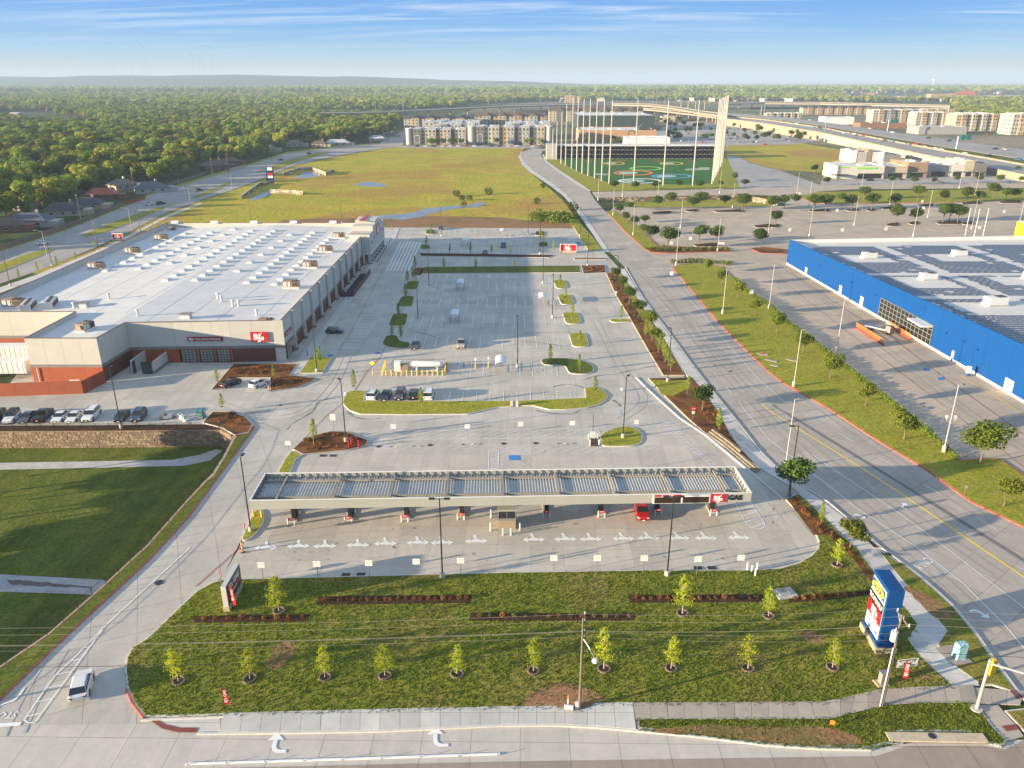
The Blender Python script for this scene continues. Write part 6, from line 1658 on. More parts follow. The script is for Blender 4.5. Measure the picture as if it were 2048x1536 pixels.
def octo(t, z, r=.42, ang=0):
 p = [(r * math.cos(R(22.5 + 45 * i)), r * math.sin(R(22.5 + 45 * i))) for i in range(8)]
 o = obj('stop_plate', MB().prism(p,0,.03, bottom=True).mesh('stop_plate', [MATS['sign_red']]), t,(0,-.1, z)); o.rotation_euler = (R(90),0,0)
 text('STOP',.3, MATS['sign_white'], o,(0,0,.035),(0,0,0),.004,.9)
octo(t,2.4); obj('plate', MB().box(0,-.1,1.6,.5,.03,.5).mesh('plate', [MATS['sign_white']]), t)
t = plate_sign(493,1078,2.4,.01,.01, 'red stop sign beside the lamp at the left canopy end', 'stop signs',1); t.rotation_euler = (0,0, R(-60)); octo(t,2.2)
t = plate_sign(443,1169,2.2,.01,.01, 'red stop sign beside the monument sign', 'stop signs',1); t.rotation_euler = (0,0, R(-60)); octo(t,2.0)
x, y = g(746,750); t = thing('warning_sign', 'yellow diamond warning sign on a yellow bollard left of the propane tank', 'sign',(x, y,.06))
obj('post', MB().cyl((0,0,0),(0,0,2.6),.05,.05,6).mesh('post', [MATS['steel']]), t); obj('bollard_sleeve', MB().cyl((0,0,0),(0,0,1.1),.11,.11,8).mesh('bollard_sleeve', [MATS['yellow_paint']]), t)
o = obj('diamond', MB().box(0,0,0,.8,.04,.8).mesh('diamond', [M('sign_yellow',(.75,.72,.02), rough=.4)]), t,(0,-.07,2.7)); o.rotation_euler = (0, R(45),0)
for i,(px, py) in enumerate([(1342,497),(1380,488),(1342,560),(1501,598),(1578,470),(1683,470),(1770,468),(1673,430),(1845,425),(2006,432),(1957,465),(1598,395),(1843,411)]):
 plate_sign(px, py,2.8,1.1,1.2, 'plain white sign board in the superstore grounds, %s in reading order' % nth(i), 'white sign boards of the superstore',1, z=.1)
plate_sign(1928,992,1.9,.5,.6, 'small grey sign on the red kerbed lawn near the right edge', 'single signs',1, 'grey_band', z=.2)
plate_sign(1441,500,3.0,2.6,.9, 'wide pale blue board in the junction bed', 'single signs',1, 'skylight_dome', z=.2)
# ================================================================ CARPARK FURNITURE
def shelter(px, py, label):
 x, y = g(px, py)
 t = thing('cart_shelter', label, 'cart shelter',(x, y,.06),0, 'cart return shelters')
 n = 8; L_ = 5.0; mb = MB(); r0 = []
 for s in (0, L_):
  r0.append([(1.15 * math.cos(math.pi * (1 - i / n)), s,2.15 + .55 * math.sin(math.pi * i / n)) for i in range(n + 1)])
 k = 0
 for i in range(n): mb.add([r0[0][i], r0[0][i + 1], r0[1][i + 1], r0[1][i]], [(0,1,2,3)])
 obj('canopy', mb.mesh('canopy', [MATS['white_paint']]), t)
 pm = MB().cyl((0,0,0),(0,0,2.15),.05,.05,6).mesh('post', [MATS['steel']])
 for a in (-1.12,1.12):
  for b in (.1, L_ / 2, L_ - .1): obj('post', pm, t,(a, b,0))
  obj('rail', MB().tube([(a,.1,.45),(a, L_ - .1,.45)],.035).tube([(a,.1,.95),(a, L_ - .1,.95)],.035).mesh('rail', [MATS['steel']]), t)
 return t
for px, py, lab in ((1001,748, 'white arched cart shelter nearest the camera, right of the propane tank'),(908,648, 'white arched cart shelter in the third stall row, left of the middle'),(920,582, 'white arched cart shelter near the dark median'),(1086,612, 'white arched cart shelter by the right hand lamp post'),
     (929,494, 'white arched cart shelter in the far lot, left one'),(1006,474, 'white arched cart shelter in the far lot, right one')): shelter(px, py, lab)
pk = [(320,655),(345,580),(370,500),(400,420),(420,665),(553,665),(683,668),(813,665),(947,662),(1077,660),(1207,660),(1345,660),(1473,660),(1605,660),(1735,660),(1863,660),(1925,610),(1940,540),(1952,460),(1965,390)]
for i,(vx, vy) in enumerate(pk):
 bollard(*g(740 + vx / 12.8,700 + vy / 12.8),1.25,.13, 'yellow_paint', 'yellow bollard guarding the propane tank, %s going round from the left side' % nth(i), 'yellow bollards round the propane tank')
tx, ty = g(832,747)
t = thing('propane_tank', 'white horizontal propane tank with its pump and black cage', 'tank',(tx, ty + 1.8,.06))
mb = MB(); rings = []
for i,(xx, rr_) in enumerate([(-1.2,.05),(-1.15,.35),(-.95,.58),(-.6,.66),(5.2,.66),(5.5,.58),(5.7,.35),(5.75,.05)]):
 rings.append([(xx, rr_ * math.cos(6.283 * k / 14),1.5 + rr_ * math.sin(6.283 * k / 14)) for k in range(14)])
obj('vessel', mb.loft(rings).mesh('vessel', [MATS['white_paint']], True), t)
for xx in (0,4.6): obj('saddle', MB().box(xx,0,.5,.3,1.2,1.0).mesh('saddle', [MATS['white_paint']]), t)
obj('pump_cabinet', MB().box(-2.6,-.2,.8,1.6,1.2,1.6).mesh('pump_cabinet', [MATS['unit_tan']]), t)
obj('bottle_cage', MB().box(-4.2,0,1.1,1.4,1.5,2.2).mesh('bottle_cage', [MATS['white_metal']]), t)
obj('pipework', MB().tube([(-1.8,-.6,.9),(-.4,-.6,.9),(-.4,-.6,1.3),(1,-.6,1.3)],.05).tube([(2,0,2.1),(2,0,2.5),(4,0,2.5)],.05).mesh('pipework', [MATS['steel']]), t)
cg = MB()
for (a, b) in (((-5.4,-1.7),(6.6,-1.7)),((6.6,-1.7),(6.6,1.8)),((6.6,1.8),(-5.4,1.8)),((-5.4,1.8),(-5.4,-1.7))):
 for z in ((.1,2.0) if a[1] != b[1] or a[1] > 0 else (.1,)): cg.tube([(*a, z),(*b, z)],.035,5)
 n = int((Vector(b) - Vector(a)).length / .5)
 for i in range(n):
  p = Vector(a).lerp(Vector(b), i / n)
  if a[1] > 0 or a[1] != b[1]: cg.cyl((p.x, p.y,0),(p.x, p.y,2.0),.012,.012,4)
obj('cage', cg.mesh('cage', [MATS['black_metal']]), t)
obj('slab', MB().box(.6,0,.03,12.4,3.9,.06).mesh('slab', [MATS['concrete_base']]), t)
for i,(px, py) in enumerate([(951,737),(977,735)]):
 b_ = bollard(*g(px, py),1.1,.13, 'yellow_paint', '%s yellow post with a small white sign between propane tank and cart shelter' % ('left', 'right')[i], 'yellow posts right of the propane tank')
 obj('plate', MB().box(0,0,2.2,.35,.04,.5).cyl((0,0,1.1),(0,0,2.0),.03,.03,5).mesh('plate', [MATS['sign_white']]), b_)
for i,(px, py) in enumerate([(698,898),(703,892),(714,890),(718,897)]): bollard(*g(px, py),1.5,.12, 'sign_red', 'red bollard beside the mulch island, %s from the left' % nth(i), 'red bollards by the tank fill')
for i,(px, py) in enumerate([(928,737),(615,712)]): bollard(*g(px, py),1.5,.1, 'pipe_blue',('blue accessible bay post right of the propane tank', 'blue accessible bay post by the store corner')[i], 'blue bay posts')
bm = 0
for r_,(a, b, n) in enumerate([((688,600),(730,545),11),((697,600),(738,548),11)]):
 for i in range(n):
  t_ = i / (n - 1); px, py = a[0] + (b[0] - a[0]) * t_, a[1] + (b[1] - a[1]) * t_
  bollard(*g(px, py),1.7,.09, 'pipe_blue', 'blue post beside the cart yard at the store side, %s row, %s from the camera' % (('left', 'right')[r_], nth(i)), 'blue posts of the cart yard', dome=False)
for i in range(10):
 px, py = 755 + i * 3.0 - (i > 5) * .0,527 - i * 5.0
 bollard(*g(px, py),1.1,.12, 'black_metal', 'dark bollard in front of the entrance porch, %s from the camera' % nth(i), 'dark bollards at the entrance')
# cart yard enclosure
t = thing('cart_corral', 'long dark brown walled cart yard against the store side wall', 'cart corral',(-50.0,232,0))
obj('outer_wall', MB().box(2.6,8,.75,.25,30,1.5).mesh('outer_wall', [MATS['brown_brick']]), t); obj('end_wall', MB().box(.6,-7.0,.75,4,.25,1.5).mesh('end_wall', [MATS['brown_brick']]), t)
cm = MB()
for i in range(40): cm.box(.3 + (i % 2) * .9,-5.5 + i * .65,.55,.55,.5,.7)
obj('carts', cm.mesh('carts', [M('cart_dark',(.06,.04,.05), rough=.5)]), t, kind='stuff')
# traffic tubes
def tube_post(px, py, h, label):
 x, y = g(px, py); t = thing('traffic_drum', label, 'traffic cone',(x, y,.1),0, 'orange channelizers')
 obj('tube', MB().cyl((0,0,.05),(0,0, h),.13,.09,8).mesh('tube', [MATS['orange_paint']]), t); obj('base', MB().box(0,0,.04,.45,.45,.08).mesh('base', [MATS['black_metal']]), t)
 obj('band', MB().cyl((0,0, h * .6),(0,0, h * .75),.125,.12,8).mesh('band', [MATS['sign_white']]), t)
for px, py, lab in ((486,1106, 'orange channelizer nearest the camera at the left forecourt tip'),(484,1098, 'orange channelizer just behind the front one at the left forecourt tip'),(538,782, 'orange channelizer right of the parked white car'),(534,776, 'orange channelizer against the mulch by the white car'),(523,1035, 'orange channelizer under the left canopy end')): tube_post(px, py,1.15, lab)
for i,(px, py) in enumerate([(508,1035),(524,1037)]): bollard(*g(px, py),1.3,.12, 'yellow_paint', '%s yellow bollard under the left canopy end' % ('left', 'right')[i], 'yellow bollards at the canopy end')
# tank vent pit
x, y = g(1189,892); t = thing('vent_stack', 'dark recessed tank equipment with white posts at the end of the hatched band', 'equipment',(x, y,.06))
obj('pit_cover', MB().box(0,1.2,.12,1.3,2.8,.24).mesh('pit_cover', [M('rust_dark',(.06,.035,.025), noise=(3,.2))]), t)
for a in (-.8,.8):
 for b in (0,2.6): obj('post', MB().cyl((a, b,0),(a, b,1.2),.1,.1,8).mesh('post', [MATS['white_paint']]), t)
obj('pump', MB().box(0,2.9,.7,.9,.6,1.4).mesh('pump', [MATS['unit_white']]), t); obj('mast', MB().cyl((0,3.3,0),(0,3.3,4.6),.05,.04,6).mesh('mast', [MATS['black_metal']]), t)
# limestone blocks
bp, _ = resample(G([(1415,868),(1448,892),(1487,925),(1512,946)]),34)
t = thing('block_wall', 'stepped wall of pale limestone blocks on the slope below the orange mulch', 'wall',(*bp[0],0))
TW = (bp[1] - bp[0]).length * .86
bb = MB().box(0,0,0, TW,.5,.27,0,0,.9).mesh('block', [M('block_tan',(.25,.21,.15), noise=(3,.3), bump=(5,.5,.05), rnd=.15)])
for i in range(34):
 a, b = bp[i], bp[i + 1]; c = (a + b) / 2 - bp[0]; rz = math.atan2(b.y - a.y, b.x - a.x)
 n = Vector((-math.sin(rz), math.cos(rz)))
 for r_ in range(3 if i < 20 else 2): obj('block', bb, t,(c.x + n.x * .5 * r_, c.y + n.y * .5 * r_,.18 + .28 * r_), rz + TR.uniform(-.05,.05))
# equipment at the end of the staff row
t = thing('cage_cart', 'tall teal wire cage cart at the end of the staff parking row', 'cart',(*g(403,838),.06))
cm = MB()
for a in (-.6,.6):
 for b in (-.8,.8): cm.cyl((a, b,0),(a, b,2.0),.04,.04,5)
for z in (.3,.9,1.5,2.0): cm.tube([(-.6,-.8, z),(.6,-.8, z),(.6,.8, z),(-.6,.8, z),(-.6,-.8, z)],.03,4)
obj('frame', cm.mesh('frame', [M('teal_paint',(.08,.25,.28), rough=.5)]), t)
for k in range(4): obj('stacked_cart', MB().box(TR.uniform(-.1,.1), TR.uniform(-.2,.2),.45 + k * .45,.95,1.3,.3, TR.uniform(-.2,.2)).mesh('stacked_cart', [MATS['teal_paint'] if k % 2 else MATS['steel']]), t)
t = thing('floor_scrubber', 'white and brown cleaning machine lying in an empty stall', 'machine',(*g(336,838),.06), R(20))
obj('body', MB().box(0,0,.5,1.6,.9,.6, top=.8).mesh('body', [MATS['white_paint']]), t); obj('seat', MB().box(-.3,0,.95,.6,.6,.3).mesh('seat', [MATS['bark']]), t); obj('brush', MB().cyl((1.0,0,.1),(1.0,0,.35),.5,.4,10).mesh('brush', [MATS['bark']]), t); obj('hopper', MB().box(-1.1,.2,.4,.7,.8,.7).mesh('hopper', [MATS['unit_tan']]), t)
t = thing('floor_scrubber', 'mint and white cleaning machine beside the teal cage cart', 'machine',(*g(367,840),.06), R(-30))
obj('body', MB().box(0,0,.55,1.5,.9,.8, top=.7).mesh('body', [M('mint',(.35,.5,.42), rough=.5)]), t); obj('handle', MB().tube([(-.6,-.3,.9),(-1.1,-.3,1.1),(-1.1,.3,1.1),(-.6,.3,.9)],.04).mesh('handle', [MATS['white_paint']]), t); obj('deck', MB().box(.8,0,.2,.8,1.1,.3).mesh('deck', [MATS['white_paint']]), t)
# orange barriers and pallet loader at the blue store
def barrier(p0, p1, n, label, mat_='orange_paint'):
 a, b = Vector(g(*p0)), Vector(g(*p1)); t = thing('barrier', label, 'barrier',(*a,.06)); u = (b - a) / n; rz = math.atan2(u.y, u.x)
 obj('base_rail', MB().box((b - a).x / 2,(b - a).y / 2,.12,(b - a).length,.5,.24, rz).mesh('base_rail', [MATS['paint_red']]), t)
 for i in range(n + 1): obj('post', MB().box(u.x * i, u.y * i,.75,.12,.12,1.3).mesh('post', [MATS[mat_]]), t)
 for z in (.5,.95,1.35): obj('rail', MB().box((b - a).x / 2,(b - a).y / 2, z,(b - a).length,.08,.12, rz).mesh('rail', [MATS[mat_]]), t)
barrier((1712,656),(1768,692),16, 'long orange cart barrier with a red foot rail in front of the glazed wall')
barrier((1776,652),(1820,680),12, 'orange barrier close to the glazed wall, right of the loader')
x, y = g(1752,662); t = thing('loader', 'grey flatbed loader parked between the orange barriers', 'vehicle',(x, y,.06), R(-50))
obj('bed', MB().box(0,0,1.0,5.5,2.2,.3).mesh('bed', [MATS['steel']]), t); obj('cab', MB().box(3.3,0,1.3,1.4,2.1,1.7, top=.85).mesh('cab', [MATS['grey_band']]), t)
for a in (-2,2.8):
 for s in (-1,1): obj('wheel', MB().cyl((a, s * 1.1,.45),(a, s * .85,.45),.45,.45,12).mesh('wheel', [MATS['black_metal']]), t)
for i,(px, py, h) in enumerate([(1893,712,2.2),(1905,722,2.4),(1935,752,2.2)]):
 x, y = g(px, py); t = thing('charging_station', 'white and blue charging station by the blue wall, %s from the left' % nth(i), 'charging station',(x, y,.06),0, 'charging stations')
 obj('cabinet', MB().box(0,0, h * .65,.8,.6, h * .7).mesh('cabinet', [MATS['white_paint']]), t); obj('plinth', MB().box(0,0, h * .15,.7,.55, h * .3).mesh('plinth', [MATS['pipe_blue']]), t)
for i,(px, py, sx_) in enumerate([(1542,723,4.2),(1583,722,3.4),(1549,733,2.6)]):
 obj('utility_vault', MB().box(0,0,.05, sx_ * .7,1.0,.08).mesh('utility_vault', [MATS['walk_old1']]), None,(*g(px, py),.23), R(-40), label='flat concrete utility cover in the lawn by the red kerb, %s from the left' % ('first', 'third', 'second')[i], cat='utility cover', group='utility covers')
t = thing('fire_hydrant', 'small red fire hydrant on a pad beside the red kerb', 'hydrant',(*g(1525,711),.22))
obj('pad', MB().box(0,0,.04,2.2,1.2,.08).mesh('pad', [MATS['concrete_base']]), t); obj('barrel', MB().cyl((0,0,.08),(0,0,.7),.16,.14,10).ball((0,0,.72),.16,8,0,.7).mesh('barrel', [MATS['sign_red']]), t); obj('cap', MB().cyl((-.25,0,.45),(.25,0,.45),.08,.08,8).mesh('cap', [MATS['sign_red']]), t)
# ================================================================ FENCE ROUND THE BASIN
def fence(pts, h, step, label, z=.1, pick=.14):
 P_, L_ = resample(pts, max(1, int(sum((Vector(b) - Vector(a)).length for a, b in zip(pts, pts[1:])) / step)))
 t = thing('fence', label, 'fence',(*P_[0], z)); pm = MB().box(0,0, h / 2,.07,.07, h).mesh('post', [MATS['black_metal']]); o = P_[0]
 for p in P_: obj('post', pm, t,(p.x - o.x, p.y - o.y,0))
 mb = MB()
 for a, b in zip(P_, P_[1:]):
  for zz in (.15, h - .08): mb.tube([(a.x - o.x, a.y - o.y, zz),(b.x - o.x, b.y - o.y, zz)],.02,4)
 obj('rail', mb.mesh('rail', [MATS['black_metal']]), t)
 mb = MB()
 for a, b in zip(P_, P_[1:]):
  n = int((b - a).length / pick)
  for i in range(1, n):
   p = a.lerp(b, i / n) - o; mb.add([(p.x - .008, p.y,.15),(p.x + .008, p.y,.15),(p.x + .008, p.y, h - .08),(p.x - .008, p.y, h - .08)], [(0,1,2,3)])
 obj('picket', mb.mesh('picket', [MATS['black_metal']]), t, kind='stuff')
fence(G([(-300,861),(0,860),(200,859),(440,857),(470,871),(450,914),(428,948),(415,961),(378,1001),(298,1091),(208,1174),(103,1266),(3,1334),(-300,1530)]),1.25,2.5, 'thin black metal fence following the top of the stone basin walls')
# ================================================================ POWER LINE
def upole(x, y, h, label, r=.16, z=.2, mat_='wood_pole'):
 t = thing('utility_pole', label, 'utility pole',(x, y, z),0, 'wooden utility poles'); obj('pole', MB().cyl((0,0,0),(0,0, h), r, r * .62,10).mesh('pole', [MATS[mat_]]), t)
 return t
def wire(pts, r, mat_, label, sag=.5, grp='overhead wires', cat='wire'):
 P_ = []
 for a, b in zip(pts, pts[1:]):
  a, b = Vector(a), Vector(b); n = 14
  for i in range(n): t_ = i / n; p = a.lerp(b, t_); p.z -= sag * 4 * t_ * (1 - t_); P_.append(p)
 P_.append(Vector(pts[-1])); o = P_[0]
 mb = MB()
 for a, b in zip(P_, P_[1:]): mb.cyl(a - o, b - o, r, r,4,0, False)
 return obj('wire', mb.mesh('wire', [MATS[mat_]]), None, o, label=label, cat=cat, group=grp)
M('wire_alu',(.36,.32,.26), rough=.4); M('wire_black',(.02,.02,.02), rough=.6)
p1 = Vector((*g(1159,1421),0)); p2 = Vector((*g(1763,1415),0)); p0 = Vector((-64,59.5,0)); p3 = Vector((80,60.5,0)); pm1 = Vector((-120,57,0))
u1 = upole(p1.x, p1.y,11.3, 'weathered utility pole with a street lamp arm at the front kerb, middle of the picture')
obj('pin', MB().cyl((.15,0,10.6),(.15,0,12.0),.03,.03,6).mesh('pin', [MATS['steel']]), u1)
for z in (12.0,11.2,10.0,9.3): obj('insulator', MB().cyl((.15,0, z - .12),(.15,0, z + .08),.09,.05,8).mesh('insulator', [MATS['unit_white']]), u1)
obj('lamp_arm', MB().tube([(.1,-.1,8.9),(.7,-.9,8.3),(1.1,-1.3,7.6)],.05).mesh('lamp_arm', [MATS['steel']]), u1)
obj('lamp_head', MB().ball((1.15,-1.4,7.35),.32,10,0,.8).mesh('lamp_head', [MATS['white_metal']]), u1)
obj('meter_box', MB().box(-.3,0,.5,.35,.3,.8).mesh('meter_box', [MATS['unit_white']]), u1)
u2 = upole(p2.x, p2.y,11.4, 'dark utility pole with crossarm, transformer and white conduit beside the curved pavement',.165)
obj('conduit', MB().cyl((-.24,-.1,0),(-.20,-.1,7.5),.07,.07,8).mesh('conduit', [MATS['unit_white']]), u2)
obj('crossarm', MB().box(.2,0,10.9,.14,2.6,.16).mesh('crossarm', [MATS['wood_pole']]), u2)
obj('brace', MB().tube([(.2,-1.0,10.85),(.1,0,9.9)],.03).tube([(.2,1.0,10.85),(.1,0,9.9)],.03).mesh('brace', [MATS['steel']]), u2)
tf = obj('transformer', MB().cyl((-.55,-.35,8.6),(-.55,-.35,9.7),.32,.32,14).mesh('transformer', [MATS['unit_white']]), u2)
obj('bushing', MB().cyl((-.6,-.45,9.7),(-.6,-.45,10.05),.05,.04,6).cyl((-.4,-.2,9.7),(-.4,-.2,10.0),.05,.04,6).mesh('bushing', [MATS['unit_white']]), tf)
for y_ in (-1.2,0,1.2): obj('insulator', MB().cyl((.2, y_,10.98),(.2, y_,11.25),.09,.05,8).mesh('insulator', [MATS['unit_white']]), u2)
upole(p0.x, p0.y,11.3, 'utility pole beyond the left picture edge beside the entrance drive'); upole(p3.x, p3.y,11.3, 'utility pole beyond the right picture edge across the junction')
zs = [(12.0,11.4,1.2,.010, 'wire_alu'),(11.2,11.4,0,.010, 'wire_alu'),(10.0,11.4,-1.2,.014, 'wire_alu'),(9.9,9.4,0,.010, 'wire_alu'),(9.3,8.6,0,.008, 'wire_alu')]
for i,(za, zb, dy, r_, m_) in enumerate(zs):
 wire([(p0.x, p0.y, za),(p1.x + .15, p1.y, za),(p2.x + .2, p2.y + dy, zb),(p3.x, p3.y + dy, zb)], r_, m_, 'pale overhead wire crossing the front lawn, %s from the top at the middle pole' % nth(i),.45)
wire([(p0.x, p0.y,7.4),(p1.x, p1.y,7.4),(p2.x, p2.y,7.3),(p3.x, p3.y,7.2)],.022, 'wire_black', 'thick black cable, lowest of the lines over the front lawn',.5)
cb = thing('cable_loop', 'black coil of spare cable hanging on the thick lower line', 'cable',(p1.x + 17.3, p1.y + .02,6.6)); obj('loop', MB().tube([(-.9,0,0),(-.5,0,.18),(0,0,.2),(.6,0,.1),(.9,0,0),(.6,0,-.12),(0,0,-.2),(-.5,0,-.16),(-.9,0,0)],.03,5).mesh('loop', [MATS['wire_black']]), cb)
# street corner
x, y = g(1953,1419,.2); t = thing('traffic_signal', 'grey traffic signal pole with a long mast arm and yellow signal head, lower right', 'traffic signal',(x, y,.2))
M('galvanised',(.30,.31,.30), rough=.5, noise=(1,.08))
obj('footing', MB().cyl((0,0,0),(0,0,.15),.55,.55,16).mesh('footing', [MATS['concrete_base']]), t); obj('pole', MB().cyl((0,0,.15),(0,0,6.4),.19,.14,12).mesh('pole', [MATS['galvanised']]), t)
obj('mast_arm', MB().tube([(0,0,5.9),(3.5,-2.6,6.3),(9.5,-7.0,6.6)],.11,8).mesh('mast_arm', [MATS['galvanised']]), t)
sh = obj('signal_head', MB().box(.85,.6,4.9,.42,.42,1.9).mesh('signal_head', [MATS['yellow_paint']]), t)
for k in range(3): obj('lens_hood', MB().cyl((1.0,.6,4.3 + k * .6),(1.25,.6,4.3 + k * .6),.14,.14,10).mesh('lens_hood', [MATS['yellow_paint']]), sh)
obj('pedestrian_head', MB().box(.1,.45,3.0,.4,.35,.45).mesh('pedestrian_head', [MATS['sign_dark']]), t)
x, y = g(1921,1318,.3); t = thing('utility_cabinet', 'teal patterned utility cabinet on a concrete pad by the pavement', 'cabinet',(x, y,.28), R(8))
tm = M('teal_pattern',(.05,.30,.36), rough=.5, noise=(9,.5), col2=((.45,.62,.64),6,.47,.53))
obj('housing', MB().box(0,.3,.95,1.15,.9,1.9,0,0,.92).mesh('housing', [tm]), t); obj('door', MB().box(-.05,-.17,.9,.95,.04,1.5).mesh('door', [tm]), t); obj('hatch', MB().box(.45,.3,1.93,.2,.4,.06).mesh('hatch', [tm]), t)
x, y = g(1762,1367, ZL); t = thing('utility_pedestal', 'small grey metal pedestal on a pad beside the dark utility pole', 'cabinet',(x, y, ZL), R(10)); obj('pad', MB().box(0,0,.06,1.3,1.1,.12).mesh('pad', [MATS['stone_tan']]), t); obj('housing', MB().box(.1,0,.8,.7,.6,1.35).mesh('housing', [MATS['grey_band']]), t); obj('lid', MB().box(.1,0,1.5,.78,.68,.06).mesh('lid', [MATS['steel']]), t)
def feather(px, py, h, label, rz, lean=0):
 x, y = g(px, py, ZL); t = thing('feather_flag', label, 'flag',(x, y, ZL), rz, 'red feather flags')
 obj('rod', MB().tube([(0,0,0),(0,0, h * .8),(.12,0, h * .95),(.3,0, h)],.02).mesh('rod', [MATS['black_metal']]), t)
 mb = MB(); n = 8
 for i in range(n):
  z0, z1 = h * (.22 + .76 * i / n), h * (.22 + .76 * (i + 1) / n); w0, w1 = .52 * (1 - (i / n) ** 3) + .06,.52 * (1 - ((i + 1) / n) ** 3) + .06
  mb.add([(.02,0, z0),(w0,.03 * math.sin(i), z0),(w1,.03 * math.sin(i + 1), z1),(.02,0, z1)], [(0,1,2,3)])
 f = obj('fabric', mb.mesh('fabric', [MATS['sign_red']]), t)
 o = text("BJ's GAS",.45, MATS['sign_white'], f,(.27,-.05, h * .58),(R(90), R(-90),0),.004,1.0)
feather(450,1420,3.1, 'red feather flag with white lettering near the front kerb, lower left', R(5)); feather(1802,1365,3.0, 'red feather flag standing in front of the white banner', R(-15)); feather(466,1221,4.0, 'red feather flag in front of the monument sign', R(-20))
x, y = g(1790,1345, ZL); t = thing('banner', 'white and dark banner stretched between two stakes by the pavement', 'banner',(x, y, ZL), R(8))
obj('cloth', MB().box(1.2,0,1.15,2.5,.03,1.05).mesh('cloth', [MATS['sign_white']]), t); obj('dark_panel', MB().prism([(.1,1.6),(2.3,1.6),(1.6,.98),(.8,.98)],.0,.01).mesh('dark_panel', [MATS['sign_slate']]), t)
t.children[-1].rotation_euler = (R(90),0,0); t.children[-1].location = (0,-.02,0)
text("BJ'S GAS",.42, MATS['sign_white'], t,(1.2,-.05,1.33),(R(90),0,0),.004,1.0, bold=.03); text('NOW OPEN',.34, MATS['sign_dark'], t,(1.2,-.05,.82),(R(90),0,0),.004,1.0, bold=.02)
for a in (-.08,2.5): obj('stake', MB().cyl((a,0,0),(a,0,1.75),.03,.03,6).mesh('stake', [MATS['black_metal']]), t)
x, y = g(1136,1414, ZL); t = thing('marker_post', 'orange and white marker post beside the middle utility pole', 'marker',(x, y, ZL)); obj('post', MB().cyl((0,0,0),(0,0,1.1),.06,.06,8).mesh('post', [MATS['white_paint']]), t); obj('cap', MB().cyl((0,0,1.1),(0,0,1.6),.065,.065,8).mesh('cap', [MATS['orange_paint']]), t)
x, y = g(1137,1417, ZL); t = thing('storage_bin', 'short steel drum lying at the foot of the marker post', 'drum',(x, y, ZL)); obj('drum', MB().cyl((-.45,0,.25),(.45,-.15,.25),.26,.26,12).mesh('drum', [MATS['unit_white']]), t); obj('lid', MB().cyl((.45,-.15,.25),(.5,-.16,.25),.28,.28,12).mesh('lid', [MATS['steel']]), t)
x, y = g(1570,1188, ZL); M('grey_light',(.33,.34,.34), noise=(3,.1)); t = thing('pad_transformer', 'square concrete pad with a grey ribbed box, left of the blue pylon sign', 'transformer',(x, y, ZL), R(12)); obj('pad', MB().box(0,0,.08,2.6,2.0,.16).mesh('pad', [MATS['concrete_base']]), t); obj('housing', MB().box(-.2,.1,.28,1.5,1.2,.26, top=.94).mesh('housing', [MATS['grey_light']]), t); obj('grille', MB().cyl((-.2,.1,.41),(-.2,.1,.43),.36,.36,12).mesh('grille', [MATS['grey_band']]), t)
obj('utility_flag', MB().box(0,0,.45,.42,.03,.5).cyl((-.2,0,0),(-.2,0,.5),.02,.02,4).mesh('utility_flag', [M('flag_orange',(.85,.2,.02), rough=.5)]), None,(*g(1664,1452, ZL), ZL), R(-20), label='small orange flag sheet on the bare soil by the lower right kerb', cat='marker flag')
for i,(px, py) in enumerate([(1023,813),(1034,813)]):
 obj('gate_pier', MB().box(0,0,.6,.5,.5,1.2).mesh('gate_pier', [MATS['limestone_light']]), None,(*g(px, py),.06), label='%s short pale pier at the gap in the long lawn island' % ('left', 'right')[i], cat='pier', group='piers at the island gap')
# shade trees west of the basin: their long morning shadows lie over the grass
be = [g(*p) for p in [(440,935),(412,962),(375,1002),(295,1092),(205,1175),(100,1267),(0,1335)]]; k_ = 0
for row in range(3):
 yy = 66.0 + row * 1.3
 while yy < 134:
  Xe = be[0][0]
  for a, b in zip(be[1:], be):
   if a[1] <= yy <= b[1]: Xe = a[0] + (b[0] - a[0]) * (yy - a[1]) / (b[1] - a[1])
  d = TR.uniform(38,62); Xt, Yt = Xe - d, yy - d * .33
  if Xt < -.66 * (Yt * .93 + 21.8) - 5 and Yt > 48:
   k_ += 1; tree('forest', Xt, Yt, min(12, d * .155 * TR.uniform(.72,.98)), 'shade tree west of the basin beyond the left picture edge, %s' % nth(k_ - 1), 'trees west of the basin', z=-.2)
  yy += TR.uniform(3.4,5.6)
for i,(px, py, h) in enumerate([(38,558,3.5),(77,545,3.5),(115,535,4.0),(152,522,3.2),(191,497,3.5),(305,452,3.0)]):
 tree('sapling',*g(px, py,.1), h, 'sapling on the verge behind the left store parapet, %s from the left' % nth(i), 'saplings along the left street verge', z=.1)
